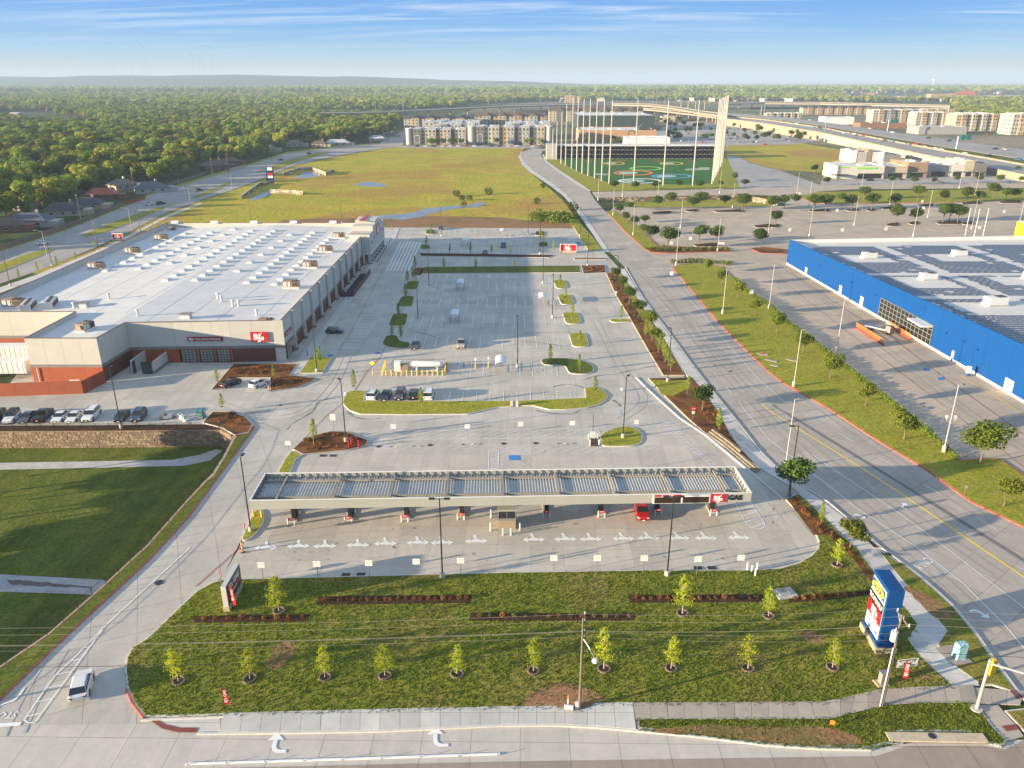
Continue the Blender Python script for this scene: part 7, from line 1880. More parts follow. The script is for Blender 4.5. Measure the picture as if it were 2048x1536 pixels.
# ================================================================ VEHICLES
M('tyre',(.015,.015,.015), rough=.8); M('rim',(.35,.35,.36), rough=.3, metal=.7); M('lamp_clear',(.7,.7,.68), rough=.1); M('lamp_red',(.35,.01,.01), rough=.2); M('car_glass',(.012,.015,.018), rough=.05, spec=1.0); M('trim_black',(.02,.02,.02), rough=.6)
PAINT = {'white': (.68,.68,.67), 'black': (.012,.012,.013), 'dark grey': (.05,.055,.06), 'dark blue': (.025,.05,.09), 'silver': (.36,.37,.38), 'red': (.42,.012,.015), 'beige': (.38,.34,.28), 'dark green': (.02,.05,.05), 'blue': (.03,.12,.30), 'pale green': (.22,.48,.38), 'grey': (.2,.21,.22)}
for k, c in PAINT.items():
 m_ = M('paint ' + k, c, rough=.28, coat=.6, noise=(.5,.02))
SPEC = {  # L, W, H, belt, hood, x of cabin foot (rear, front), x of roof (rear, front)
 'sedan': (4.8,1.86,1.44,.95,.86,-1.75,1.05,-1.0,.15), 'suv': (4.75,1.92,1.72,1.08,1.02,-2.2,1.05,-1.85,.35), 'big suv': (5.2,2.02,1.85,1.15,1.1,-2.45,1.15,-2.2,.45), 'hatch': (4.5,1.85,1.58,1.0,.93,-2.05,1.05,-1.5,.3),
 'minivan': (5.1,1.98,1.78,1.05,.98,-2.4,1.45,-2.1,.6), 'pickup': (5.8,2.02,1.88,1.12,1.12,-.75,1.45,-.5,.7), 'jeep': (4.6,1.9,1.85,1.12,1.05,-2.15,.75,-2.1,.5)}
_cm = {}
def car_parts(kind, colr, simple=False):
 key = (kind, colr, simple)
 if key in _cm: return _cm[key]
 L_, W_, H_, bt, hd, xa, xb, xc, xd = SPEC[kind]; hw = W_ / 2; P = 'paint ' + colr; out = []
 def ring(x, zb, zt, w, c=.9):
  return [(x,-w, zb),(x,-w * 1.0, zb + .25),(x,-w, zt - .16),(x,-w * c, zt),(x, w * c, zt),(x, w, zt - .16),(x, w, zb + .25),(x, w, zb)]
 b = MB(); h = L_ / 2; rear = bt if kind not in ('sedan',) else bt + .02
 b.loft([ring(-h,.42, rear - .18, hw * .84), ring(-h + .18,.3, rear - .02, hw * .96), ring(xa,.25, bt, hw), ring((xa + xb) / 2,.22, bt, hw), ring(xb,.25, bt - .02, hw), ring(h - 1.0,.25, hd, hw * .99), ring(h - .22,.3, hd - .12, hw * .93), ring(h,.42, hd - .32, hw * .80)],0)
 gl = MB(); iw, rw = hw * .90, hw * (.74 if kind not in ('jeep', 'big suv', 'minivan') else .82)
 gl.add([(xa + .02,-iw, bt - .02),(xb,-iw, bt - .02),(xb, iw, bt - .02),(xa + .02, iw, bt - .02),(xc,-rw, H_ - .05),(xd,-rw, H_ - .05),(xd, rw, H_ - .05),(xc, rw, H_ - .05)], [(0,1,5,4),(1,2,6,5),(2,3,7,6),(3,0,4,7),(4,5,6,7)],1)
 rf_ = MB(); ro = 2 if kind == 'jeep' else 0
 rf_.add([(xc - .06,-rw - .03, H_ - .07),(xd + .08,-rw - .03, H_ - .07),(xd + .08, rw + .03, H_ - .07),(xc - .06, rw + .03, H_ - .07),(xc + .12,-rw + .1, H_),(xd - .12,-rw + .1, H_),(xd - .12, rw - .1, H_),(xc + .12, rw - .1, H_)], [(0,1,5,4),(1,2,6,5),(2,3,7,6),(3,0,4,7),(4,5,6,7)], ro)
 pl = MB(); xm = (xa + xb) / 2 - .1
 for s in (-1,1):
  for (x0, x1, t_) in ((xa, xc,.09),(xb, xd,.05),(xm, xm - .05,.05)) + (((xa + .8, xc + .6,.07),) if kind in ('suv', 'big suv', 'minivan', 'hatch') else ()):
   pl.add([(x0 - t_, s * (iw + .012), bt - .03),(x0 + t_, s * (iw + .012), bt - .03),(x1 + t_, s * (rw + .012), H_ - .05),(x1 - t_, s * (rw + .012), H_ - .05)], [(0,1,2,3) if s < 0 else (3,2,1,0)],0)
  if kind in ('suv', 'big suv', 'minivan'): pl.box((xc + xd) / 2, s * (rw - .02), H_ + .03,(xd - xc) * .85,.05,.05,0,2)
 wh_ = MB(); wr = .34 if kind in ('sedan', 'hatch') else .39
 wx = (-h + .95, h - .95)
 mats = [P, 'car_glass', 'trim_black', 'tyre', 'rim', 'lamp_clear', 'lamp_red', 'sign_white']
 fl = MB(); fl.box(h - .06,0,.55,.12, W_ * .5,.22, m=2)
 if kind == 'pickup':
  b.box(-h + .95,0, bt + .003,1.55 + .3, W_ * .78,.012, m=2)
 if simple:
  allm = MB()
  for q in (b, gl, rf_, pl):
   k = len(allm.v); allm.v += q.v; allm.f += [tuple(i + k for i in f) for f in q.f]; allm.m += q.m
  for x in wx:
   for s in (-1,1): allm.cyl((x, s * (hw - .2), wr),(x, s * (hw + .01), wr), wr, wr,10,3)
  out = [('', allm.mesh('car', [MATS[m_] for m_ in mats]),(0,0,0))]
  _cm[key] = out; return out
 f = lambda q, n: q.mesh(n, [MATS[m_] for m_ in mats])
 out += [('body', f(b, 'body'),(0,0,0)),('windows', f(gl, 'windows'),(0,0,0)),('roof', f(rf_, 'roof'),(0,0,0)),('window_frame', f(pl, 'window_frame'),(0,0,0)),('grille', f(fl, 'grille'),(0,0,0))]
 wm_ = MB().cyl((0,-.12,0),(0,.12,0), wr, wr,16).mesh('wheel', [MATS['tyre']]); rm_ = MB().cyl((0,-.13,0),(0,.13,0), wr * .62, wr * .62,10).mesh('rim', [MATS['rim']])
 for x in wx:
  for s in (-1,1): out.append(('wheel', wm_,(x, s * (hw - .09), wr)));
 out.append(('RIM', rm_, None))
 hl = MB().box(0,0,0,.3,.36,.14).mesh('headlight', [MATS['lamp_clear']]); tl = MB().box(0,0,0,.12,.34,.2).mesh('tail_light', [MATS['lamp_red']])
 mi = MB().box(0,0,0,.14,.2,.13).mesh('mirror', [MATS[P]]); pt = MB().box(0,0,0,.02,.36,.16).mesh('number_plate', [MATS['sign_white']])
 wa = MB().cyl((0,-.02,0),(0,.02,0), wr * 1.15, wr * 1.15,16).mesh('wheel_arch', [MATS['trim_black']])
 for s in (-1,1):
  out += [('headlight', hl,(h - .2, s * hw * .68, hd - .27)),('tail_light', tl,(-h + .05, s * hw * .72, rear - .28)),('mirror', mi,(xb - .25, s * (hw + .08), bt + .05))]
  for x in wx: out.append(('wheel_arch', wa,(x, s * (hw - .016), wr + .02)))
 out += [('number_plate', pt,(h + .03,0,.45)),('number_plate', pt,(-h - .02,0,.7))]
 _cm[key] = out
 return out
def car(kind, colr, x, y, rz, label, group='parked cars', z=.07, simple=False):
 ps = car_parts(kind, colr, simple)
 nm = {'sedan': 'sedan_car', 'suv': 'suv_car', 'big suv': 'suv_car', 'hatch': 'hatchback_car', 'minivan': 'minivan', 'pickup': 'pickup_truck', 'jeep': 'offroad_car'}[kind]
 cat = 'pickup truck' if kind == 'pickup' else 'van' if kind == 'minivan' else 'car'
 if simple: return obj(nm, ps[0][1], None,(x, y, z), rz, None, label, cat, group)
 t = thing(nm, label, cat,(x, y, z), rz, group)
 rim = [p for p in ps if p[0] == 'RIM'][0][1]
 for n, me, loc in ps:
  if n == 'RIM': continue
  o = obj(n, me, t, loc)
  if n == 'wheel': obj('rim', rim, o)
 return t
def cpx(kind, colr, px, py, deg, label, group='parked cars', simple=False):
 x, y = g(px, py); return car(kind, colr, x, y, R(deg), label, group,.07, simple)
S = 'cars in the staff parking row above the stone wall'
for a in [('big suv', 'black',-6,842,-82, 'black SUV cut by the left picture edge in the staff row'),('jeep', 'white',25,841,-80, 'white boxy off-road car with a black top in the staff row'),('sedan', 'dark grey',57,840,-82, 'dark sedan between the white off-road car and the black pickup'),('pickup', 'black',88,837,98, 'black pickup truck parked nose in, tail lights to the camera'),
  ('sedan', 'white',122,839,-84, 'white sedan next to the black pickup, left one of two'),('sedan', 'white',150,839,-84, 'white sedan between the other white sedan and the large white SUV'),('big suv', 'white',184,836,-84, 'large white SUV at the right end of the white cars'),
  ('sedan', 'black',245,838,-82, 'black sedan behind the lamp footing in the staff row'),('suv', 'dark blue',279,837,-83, 'dark blue SUV, rightmost car of the staff row')]: cpx(*a, S)
M2 = 'cars by the garage mulch island'
cpx('sedan', 'black',462,771,60, 'black sedan against the mulch island by the garage doors', M2); cpx('hatch', 'white',518,772,62, 'white hatchback beside the black sedan by the mulch island', M2)
F = 'cars in the front row of the main car park'
for a in [('suv', 'white',747,795,86, 'white SUV at the left end of the front row'),('sedan', 'black',772,796,-91, 'black sedan next to the white SUV in the front row'),('suv', 'dark grey',801,795,-91, 'dark grey SUV in the middle of the front row'),('suv', 'black',829,794,90, 'black SUV partly behind the sapling in the front row'),('minivan', 'white',858,794,90, 'white minivan at the right end of the front row')]: cpx(*a, F)
cpx('sedan', 'dark grey',831,695,-90, 'dark car alone beside the dark lawn island in the shaded lot'); cpx('pickup', 'beige',923,692,-90, 'beige pickup alone in the shaded third stall row'); cpx('hatch', 'dark green',670,666,0, 'dark green hatchback crossing the lane beside the store wall', 'moving cars')
cpx('sedan', 'black',882,459,-90, 'black car by the striped barrier at the far lot'); cpx('sedan', 'black',970,508,-90, 'black car in the far lot by the mulch strip'); cpx('suv', 'black',1007,494,-90, 'black SUV in the far lot near the second shelter'); cpx('sedan', 'blue',1158,491,0, 'blue car behind the red monument sign')
cpx('suv', 'red',1283,1030,-92, 'red SUV fuelling under the right half of the canopy'); a_ = Vector(g(160,1392)); b_ = Vector(g(172,1345))
car('hatch', 'white',*g(166,1378), math.atan2((b_ - a_).y,(b_ - a_).x), 'white car driving up the entrance drive, lower left', 'moving cars',.1)
cpx('sedan', 'white',86,489,52, 'white sedan driving on the left street', 'moving cars'); cpx('suv', 'white',297,411,50, 'white car on the far lane of the left street by the red fence', 'moving cars'); cpx('suv', 'black',322,409,50, 'black car following the white one on the left street', 'moving cars'); cpx('suv', 'dark green',398,382,55, 'dark car farther up the left street', 'moving cars'); cpx('sedan', 'black',562,321,50, 'black car on the left street by the meadow', 'moving cars', True); cpx('suv', 'black',618,309,55, 'black car far up the left street', 'moving cars', True)
CR = random.Random(4); CC = ['white', 'white', 'silver', 'black', 'dark grey', 'red', 'blue', 'beige', 'grey']
for i in range(17): cpx(CR.choice(['sedan', 'suv', 'hatch']), 'red' if i == 7 else CR.choice(CC[:5]),818 + i * 16.5,293.5, CR.choice([0,180]), 'car parked along the apartment street, %s from the left' % nth(i), 'cars along the apartment street', True)
# ================================================================ DISTANCE
for n_, c_ in (('apt_white',(.37,.36,.335)),('apt_grey',(.16,.155,.145)),('apt_tan',(.38,.26,.14)),('apt_cream',(.42,.36,.26)),('apt_brick',(.22,.12,.07)),('apt_navy',(.05,.07,.12)),('roof_dark',(.06,.06,.07)),('roof_brown',(.13,.09,.07)),('roof_pale',(.46,.47,.48)),('viaduct',(.29,.245,.18)),('tan_wall',(.42,.26,.14)),('green_wall',(.03,.05,.045)),('roof_orange',(.40,.10,.05)),('roof_slate',(.09,.10,.13)),('brick_house',(.22,.10,.06)),('fence_wood',(.20,.15,.11)),('fence_red',(.30,.07,.03)),('sign_green',(.01,.30,.20)),('lime_letters',(.15,.6,.03))):
 M(n_, c_, noise=(.3,.1))
def block(pl, pr_, pb, depth, H, nf, seg, cols, label, roof='flat', name='apartment_building', cat='apartments', win=(1.7,1.9), turret=False, back=0, frames=True, wpr=2):
 a, b = Vector(g(pl, pb)), Vector(g(pr_, pb if not isinstance(back, tuple) else back[0])); u = (b - a).normalized(); W_ = (b - a).length; rz = math.atan2(u.y, u.x)
 t = thing(name, label, cat,(*a,0), rz)
 rr = random.Random(int(pl) * 7 + int(pb)); wm_ = MB(); fm = MB(); bal = MB(); w = W_ / seg
 for i in range(seg):
  c = cols[i % len(cols)]; pd = (1.4 if i % 2 else 0.0); hh = H + (0.9 if i % 2 else 0)
  obj('wall', MB().box(w * (i + .5), depth / 2 - pd / 2, hh / 2, w - .03, depth + pd, hh).mesh('wall', [MATS[c]]), t)
  nw = wpr
  for f_ in range(nf):
   z = (f_ + .55) * H / nf
   for k in range(nw):
    x = w * i + w * (k + .5) / nw
    wm_.box(x,-pd - .02, z, win[0],.12, win[1])
    if i % 2 and f_ < nf and frames: bal.box(x,-pd - .5, z - win[1] * .55, win[0] * 1.2,.9,.12)
  for f_ in range(nf):
   if i in (0, seg - 1):
    for k in range(int(depth / 5)):
     wm_.box((-.02 if i == 0 else W_ + .02),2.5 + k * 5,(f_ + .55) * H / nf,.12, win[0], win[1])
  if i % 2 and frames:
   fm.box(w * (i + .5),-pd - .1, H * .62, w * .62,.2,.35).box(w * (i + .5),-pd - .1, H * .12, w * .62,.2,.3).box(w * (i + .5) - w * .31,-pd - .1, H * .37,.3,.2, H * .5).box(w * (i + .5) + w * .31,-pd - .1, H * .37,.3,.2, H * .5)
  if roof == 'flat':
   obj('roof', MB().box(w * (i + .5), depth / 2 - pd / 2, hh + .12, w + .2, depth + pd + .4,.3).mesh('roof', [MATS['roof_pale']]), t)
  else:
   e = .8; x0, x1 = w * i - (e if i == 0 else 0), w * (i + 1) + (e if i == seg - 1 else 0)
   if i % 2: rp_ = [(w * i - .3,-pd - e, hh),(w * (i + 1) + .3,-pd - e, hh),(w * (i + .5),-pd - e, hh + w * .35),(w * i - .3, depth / 2, hh),(w * (i + 1) + .3, depth / 2, hh),(w * (i + .5), depth / 2, hh + w * .35)]; obj('gable', MB().add(rp_, [(0,1,2),(0,2,5,3),(2,1,4,5)]).mesh('gable', [MATS['roof_dark' if roof == 'gable' else 'roof_brown'], MATS[c]]), t)
   obj('roof', MB().add([(x0,-e, H),(x1,-e, H),(x1, depth + e, H),(x0, depth + e, H),(x0, depth / 2, H + depth * .22),(x1, depth / 2, H + depth * .22)], [(0,1,5,4),(2,3,4,5),(0,4,3),(1,2,5)]).mesh('roof', [MATS['roof_dark' if roof == 'gable' else 'roof_brown']]), t)
 obj('window_grid', wm_.mesh('window_grid', [MATS['window_glass']]), t, kind='stuff')
 if bal.v: obj('balcony_grid', bal.mesh('balcony_grid', [MATS['roof_pale' if roof == 'flat' else 'apt_cream']]), t, kind='stuff')
 if fm.v and roof == 'flat': obj('window_surround', fm.mesh('window_surround', [MATS['white_paint']]), t, kind='stuff')
 if roof == 'flat':
  rm_ = MB()
  for _ in range(seg * 2): rm_.box(rr.uniform(2, W_ - 2), rr.uniform(3, depth - 2), H + .9, rr.uniform(1,3), rr.uniform(1,2),1.2)
  obj('rooftop_plant', rm_.mesh('rooftop_plant', [MATS['unit_white']]), t, kind='stuff')
 if turret:
  for xx in ((0,) if turret == 1 else (0, W_)):
   obj('corner_tower', MB().cyl((xx + (3 if xx == 0 else -3),1.2,0),(xx + (3 if xx == 0 else -3),1.2, H + .6),3.4,3.4,16).mesh('corner_tower', [MATS['apt_white']]), t)
   obj('tower_cap', MB().cyl((xx + (3 if xx == 0 else -3),1.2, H + .6),(xx + (3 if xx == 0 else -3),1.2, H + 1.3),4.0,4.0,16).mesh('tower_cap', [MATS['white_paint']]), t)
 return t
A1 = ['apt_white', 'apt_grey', 'apt_cream', 'apt_white', 'apt_tan', 'apt_white', 'apt_grey']; A2 = ['apt_white', 'apt_tan']
block(813,932,289,26,14.5,4,8, A1, 'pale and grey apartment block with a round corner tower, left of the courtyard gap', turret=1)
block(938,1104,290,24,17,4,11, A1, 'long pale and grey apartment block with a round corner tower, right of the courtyard gap', turret=2)
block(868,950,279,40,15,4,6, A1, 'apartment wing behind the left courtyard block, flat white roof'); block(1010,1100,279,60,16,4,6, A1, 'apartment wing behind the right courtyard block, broad flat roof')
block(850,960,270,45,14,4,6, A1, 'third apartment wing seen over the roofs of the courtyard blocks')
block(808,945,256,20,12,3,9, ['apt_cream', 'apt_cream', 'apt_white'], 'older apartments with dark steep gables, left behind the courtyard blocks', 'gable'); block(950,1090,254,22,14,4,9, ['apt_cream', 'apt_white', 'apt_tan'], 'cream apartments with brown roofs behind the courtyard blocks', 'brown')
block(1098,1285,243,30,16,4,13, ['apt_cream', 'apt_grey'], 'long brown roofed apartment building behind the tall net poles', 'brown')
for i,(x0, x1, pb, H, nf, sg, dp, cols, roof, lab) in enumerate([(1533,1602,239,11,3,10,16, ['apt_white', 'apt_cream'], 'flat', 'white terraced flats beyond the highway, leftmost of that row'),(1605,1742,229,14,3,14,20, ['apt_cream', 'apt_tan'], 'gable', 'long sandy apartments with dark roofs beyond the highway'),
  (1744,1832,245,21,5,8,24, ['apt_white', 'apt_tan', 'apt_white', 'apt_grey'], 'flat', 'tall white and ochre apartments beyond the highway, left block'),(1830,1892,251,20,5,6,26, ['apt_white', 'apt_tan', 'apt_cream'], 'flat', 'white and ochre apartments beyond the highway, middle block'),(1842,1905,233,14,4,6,24, A2, 'flat', 'apartments behind the middle ochre block'),
  (1908,1990,262,23,5,8,26, ['apt_cream', 'apt_tan', 'apt_white'], 'flat', 'white and ochre apartments with balconies, right of the silver building'),(1910,1986,243,14,4,7,24, ['apt_white', 'apt_cream'], 'flat', 'pale apartments in front of the green wood'),(1986,2022,260,18,4,3,24, ['apt_brick', 'apt_grey'], 'flat', 'brown brick apartment block near the right edge'),
  (2020,2095,270,27,5,6,28, ['apt_white', 'apt_tan'], 'flat', 'tall ochre striped apartments cut by the right edge'),(1130,1160,206,22,5,3,20, ['apt_tan'], 'flat', 'ochre hotel block rising behind the viaduct')]):
 block(x0, x1, pb, dp, H * .86, nf, sg, cols, lab, roof, frames=roof == 'flat' and H > 15)
def bigbox(pl, pr_, pb, depth, H, wallm, roofm, label, cat='building', name='retail_building', extra=None, par=.8):
 a, b = Vector(g(pl, pb)), Vector(g(pr_, pb)); W_ = (b - a).length; t = thing(name, label, cat,(*a,0))
 n = max(2, int(W_ / 18))
 for i in range(n): obj('wall_panel', MB().box(W_ * (i + .5) / n,.2, H / 2, W_ / n - .05,.4, H).mesh('wall_panel', [MATS[wallm]]), t)
 for x in (.2, W_ - .2): obj('side_wall', MB().box(x, depth / 2, H / 2 - .01,.4, depth - .5, H).mesh('side_wall', [MATS[wallm]]), t)
 obj('back_wall', MB().box(W_ / 2, depth, H / 2, W_,.4, H).mesh('back_wall', [MATS[wallm]]), t)
 rf_ = obj('roof', MB().box(W_ / 2, depth / 2, H - par, W_ - .8, depth - .4,.3).mesh('roof', [MATS[roofm]]), t); rr = random.Random(int(pl))
 um = MB().box(0,0,.8,3,2,1.4).mesh('roof_unit', [MATS['unit_white']])
 for _ in range(max(2, n)): obj('roof_unit', um, rf_,(rr.uniform(3, W_ - 3), rr.uniform(3, depth - 3), H - par + .1))
 return t, W_
t, w_ = bigbox(1158,1312,284,60,12, 'tan_wall', 'roof_white', 'tan outdoor goods store with a round emblem and green roof lantern, behind the driving range')
obj('emblem', MB().cyl((w_ * .68,-.3,8),(w_ * .68,-.05,8),4.2,4.2,20).mesh('emblem', [MATS['roof_brown']]), t); obj('emblem_ring', MB().cyl((w_ * .68,-.4,8),(w_ * .68,-.3,8),3.0,3.0,20).mesh('emblem_ring', [MATS['apt_tan']]), t)
obj('roof_lantern', MB().add([(w_ * .78,10,12),(w_ * .95,10,12),(w_ * .95,30,12),(w_ * .78,30,12),(w_ * .865,20,19)], [(0,1,4),(1,2,4),(2,3,4),(3,0,4)]).mesh('roof_lantern', [MATS['green_wall']]), t)
bigbox(1156,1308,262,110,19, 'green_wall', 'roof_white', 'huge dark green hall with a white roof behind the net poles', par=.3)
bigbox(1440,1478,237,30,7, 'roof_dark', 'roof_pale', 'low dark building at the foot of the viaduct'); bigbox(1322,1350,243,30,8, 'apt_cream', 'roof_pale', 'cream box shop beside the outlet car park')
bigbox(1651,1707,249,30,10, 'white_paint', 'roof_dark', 'white shop with arched openings and a green name across the highway'); bigbox(1720,1812,257,26,7, 'apt_brick', 'roof_dark', 'dark roofed market hall across the highway')
bigbox(1836,1932,269,30,9, 'galvanised', 'roof_pale', 'silver clad building under construction across the highway'); bigbox(1700,1850,199,60,10, 'apt_cream', 'roof_pale', 'long pale warehouse row on the far right skyline'); bigbox(1952,2300,199,80,12, 'apt_cream', 'roof_pale', 'endless pale warehouse at the far right edge')
t, w_ = bigbox(1860,1952,203,30,22, 'apt_tan', 'roof_orange', 'red roofed hotel on the far right skyline', name='hotel'); obj('red_roof', MB().add([(w_ * .5,-2,22),(w_ + 3,-2,22),(w_ + 3,32,22),(w_ * .5,32,22),(w_ * .85,15,34)], [(0,1,4),(1,2,4),(2,3,4),(3,0,4)]).mesh('red_roof', [MATS['roof_orange']]), t)
for i,(px, pb, w, m_, lab) in enumerate([(100,216,60, 'tan_wall', 'orange school building with two little towers in the left woods'),(180,212,50, 'apt_white', 'white flat building right of the orange school in the left woods'),(60,219,50, 'apt_white', 'pale low building left of the orange school'),(1660,190,90, 'tan_wall', 'pinkish buildings far off on the right'),(1020,199,40, 'apt_cream', 'cream houses just behind the viaduct on the left'),(1300,180,40, 'apt_white', 'white building in the distant woods, middle'),(560,203,45, 'tan_wall', 'tan roofed building in the woods left of the apartments')]):
 bigbox(px, px + w, pb,25,9, m_, 'roof_pale', lab)
# shops by the highway ------------------------------------------------------------------------
t, w_ = bigbox(1672,1766,358,24,8.5, 'cream_wall', 'roof_white', 'corner restaurant with lime green lettering in the shop row', name='shop'); obj('awning', MB().box(w_ * .7,-.8,3.6, w_ * .5,1.6,.3).mesh('awning', [MATS['unit_tan']]), t); obj('window', MB().box(w_ * .7,-.05,1.8, w_ * .5,.15,3).mesh('window', [MATS['dark_glass']]), t); obj('patio_roof', MB().box(1,-3,3,12,6,.2).mesh('patio_roof', [MATS['black_metal']]), t)
obj('letter_strip', MB().box(w_ * .62,-.1,6.9, w_ * .42,.25,1.0).mesh('letter_strip', [MATS['lime_letters']]), t); obj('lime_arch', MB().box(4.5,-.1,7.3,5,.25,.7).mesh('lime_arch', [MATS['lime_letters']]), t)
for x0, x1, pb, H, m_, lab in ((1766,1812,357,8, 'apt_cream', 'cream shop with small red letters, second in the shop row'),(1812,1852,356,10, 'unit_tan', 'tan tower shop with two grey awnings in the shop row'),(1852,1898,354,8, 'apt_white', 'white walled shop in the middle of the shop row'),(1899,1926,354,8.5, 'cream_wall', 'cream shop with three windows in the shop row'),(1926,1944,354,10.5, 'apt_cream', 'narrow tower shop with a red sign in the shop row'),(1944,1970,354,9, 'apt_grey', 'grey brick shop at the right end of the shop row')):
 t, w_ = bigbox(x0, x1, pb,26, H, m_, 'roof_white', lab, name='shop'); obj('window', MB().box(w_ * .5,-.05,1.8, w_ * .6,.15,2.8).mesh('window', [MATS['dark_glass']]), t); obj('awning', MB().box(w_ * .5,-.8,3.7, w_ * .65,1.6,.25).mesh('awning', [MATS['grey_band']]), t)
for x0, x1, H, m_, lab in ((1698,1712,9, 'white_paint', 'white box at the left end of the rear restaurant'),(1714,1732,8, 'apt_white', 'pale part of the rear restaurant behind the shops'),(1733,1742,10, 'unit_tan', 'brown tower of the rear restaurant'),(1743,1766,8, 'white_paint', 'white right part of the rear restaurant'),(1767,1800,6, 'grey_band', 'dark pergola of the rear restaurant')):
 bigbox(x0, x1,325,20, H, m_, 'roof_white', lab, name='restaurant')
# driving range -------------------------------------------------------------------------------
a, b = Vector(g(1112,318)), Vector(g(1431,318)); W_ = (b - a).length
t = thing('driving_range_building', 'three storey driving range building with open hitting bays behind the net poles', 'driving range',(*a,0)); H = 10.6
obj('rear_wall', MB().box(W_ / 2,9, H / 2, W_,10, H - .3).mesh('rear_wall', [MATS['sign_slate']]), t); obj('roof', MB().box(W_ / 2,7, H, W_ + 2,16,.7).mesh('roof', [MATS['roof_white']]), t); obj('end_tower', MB().box(-4,4,6,8,14,12).mesh('end_tower', [MATS['apt_white']]), t)
for z in (.2,3.7,7.1): obj('floor_slab', MB().box(W_ / 2,2, z, W_,5,.3).mesh('floor_slab', [MATS['apt_grey']]), t)
dm = MB().box(0,1.4,1.7,.25,3.6,3.2).mesh('bay_divider', [MATS['black_metal']]); lm = MB().box(0,-.4,.3,.9,.5,.5).mesh('ball_dispenser', [MATS['unit_tan']])
for i in range(36):
 x = W_ * i / 35
 for z in (.3,3.8,7.2):
  obj('bay_divider', dm, t,(x,0, z))
  if i < 35: obj('ball_dispenser', lm, t,(x + W_ / 70,0, z))
a2 = Vector(g(1252,300)); t, w_ = bigbox(1252,1338,312,24,15, 'white_paint', 'roof_white', 'white entrance hall rising behind the driving range roof');
NP = [(1105,319,24),(1113,320,30),(1122,327,38),(1131,331,44),(1143,337,49),(1153,342,49),(1164,347,49),(1176,352,49.5),(1189,357,49.5),(1203,362,49.5),(1218,367,49.5),(1267,371,49.5),(1326,371,49.5),(1385,371,49.5),(1424,368,50),(1427,362,50),(1430,356,50),(1433,350,50),(1436,344,50),(1438,339,50),(1441,334,50),(1443,329,50),(1445,325,50)]
for i,(px, py, h) in enumerate(NP):
 x, y = g(px, py); t = thing('net_pole', 'very tall pale net pole of the driving range, %s from the left' % nth(i), 'net pole',(x, y,0),0, 'driving range net poles')
 obj('lower_shaft', MB().cyl((0,0,0),(0,0, h * .55),.42,.36,10).mesh('lower_shaft', [M('pole_cream',(.44,.43,.40), rough=.5, noise=(.1,.05))]), t); obj('upper_shaft', MB().cyl((0,0, h * .55),(0,0, h),.34,.24,10).mesh('upper_shaft', [MATS['pole_cream']]), t)
# viaducts, highway -----------------------------------------------------------------------------
def ribbon(name, near, far, zt, mat_, label=None, wall=None, th=1.4, cat='bridge', kind=None, gz=None):
 Z = zt if isinstance(zt, list) else [zt] * len(near); A = [(*g(p[0], p[1], z), z) for p, z in zip(near, Z)]; B_ = [(*g(p[0], p[1], z), z) for p, z in zip(far, Z)]
 mb = MB(); o = A[0]
 for i in range(len(A) - 1):
  q = [A[i], A[i + 1], B_[i + 1], B_[i]]; q = [(x - o[0], y - o[1], z) for x, y, z in q]; lo = [(x, y,(-.0 if wall else z - th)) for x, y, z in q]
  mb.add(q + lo, [(0,1,2,3),(4,5,1,0),(6,7,3,2),(7,6,5,4)],0)
 return mb, A, B_, o
def viaduct(near, far, z, label, piers=True):
 mb, A, B_, o = ribbon('viaduct', near, far, z, 'viaduct'); t = thing('viaduct', label, 'viaduct',(o[0], o[1],0)); obj('deck', mb.mesh('deck', [MATS['viaduct']]), t)
 for side, n_ in ((A,1),(B_,2)):
  m2 = MB()
  for p, q in zip(side, side[1:]): m2.add([(p[0] - o[0], p[1] - o[1], p[2]),(q[0] - o[0], q[1] - o[1], q[2]),(q[0] - o[0], q[1] - o[1], q[2] + 1.1),(p[0] - o[0], p[1] - o[1], p[2] + 1.1)], [(0,1,2,3)])
  obj('parapet', m2.mesh('parapet', [MATS['viaduct']]), t)
 for i in range(len(A) - 1):
  for k in range(3):
   c = (Vector(A[i]) * (1 - k / 3) + Vector(A[i + 1]) * (k / 3) + Vector(B_[i]) * (1 - k / 3) + Vector(B_[i + 1]) * (k / 3)) / 2 - Vector(o)
   h = Vector(A[i]).z - 1.4; obj('pier', MB().cyl((c.x, c.y,0),(c.x, c.y, h),1.1,1.1,8).box(c.x, c.y, h - .5,8,2,1.0).mesh('pier', [MATS['viaduct']]), t)
viaduct([(640,228),(760,226),(900,219),(1000,214),(1120,211),(1224,210),(1300,212),(1344,217),(1399,227),(1452,234)], [(640,225),(760,223),(900,216),(1000,211),(1120,208),(1224,207),(1300,208.5),(1344,213),(1399,222),(1452,229)],13, 'upper pale concrete viaduct curving behind the apartments')
viaduct([(1030,222),(1120,219),(1230,216),(1310,221),(1380,229),(1452,238)], [(1030,220),(1120,217),(1230,214),(1310,218),(1380,225),(1452,233)],8, 'lower pale concrete viaduct below the upper one')
viaduct([(1452,208),(1530,207),(1640,208),(1760,211),(1900,214)], [(1452,205),(1530,204),(1640,205),(1760,208),(1900,211)],12, 'straight grey viaduct crossing the right background')
for i, px in enumerate((1362,1376,1391,1409)):
 x, y = g(px,219); t = thing('bridge_pier', 'unfinished pale T shaped bridge pier, %s of four' % nth(i), 'bridge pier',(x, y,0),0, 'unfinished bridge piers'); obj('column', MB().cyl((0,0,0),(0,0,17),1.3,1.3,8).mesh('column', [MATS['viaduct']]), t); obj('crosshead', MB().box(0,0,18,9,2.4,2.2, top=1.2).mesh('crosshead', [MATS['viaduct']]), t)
xs_ = [1452,1536,1640,1760,1900,2048,2400]; zc_ = [9,9,8,6,4.5,3.5,3]
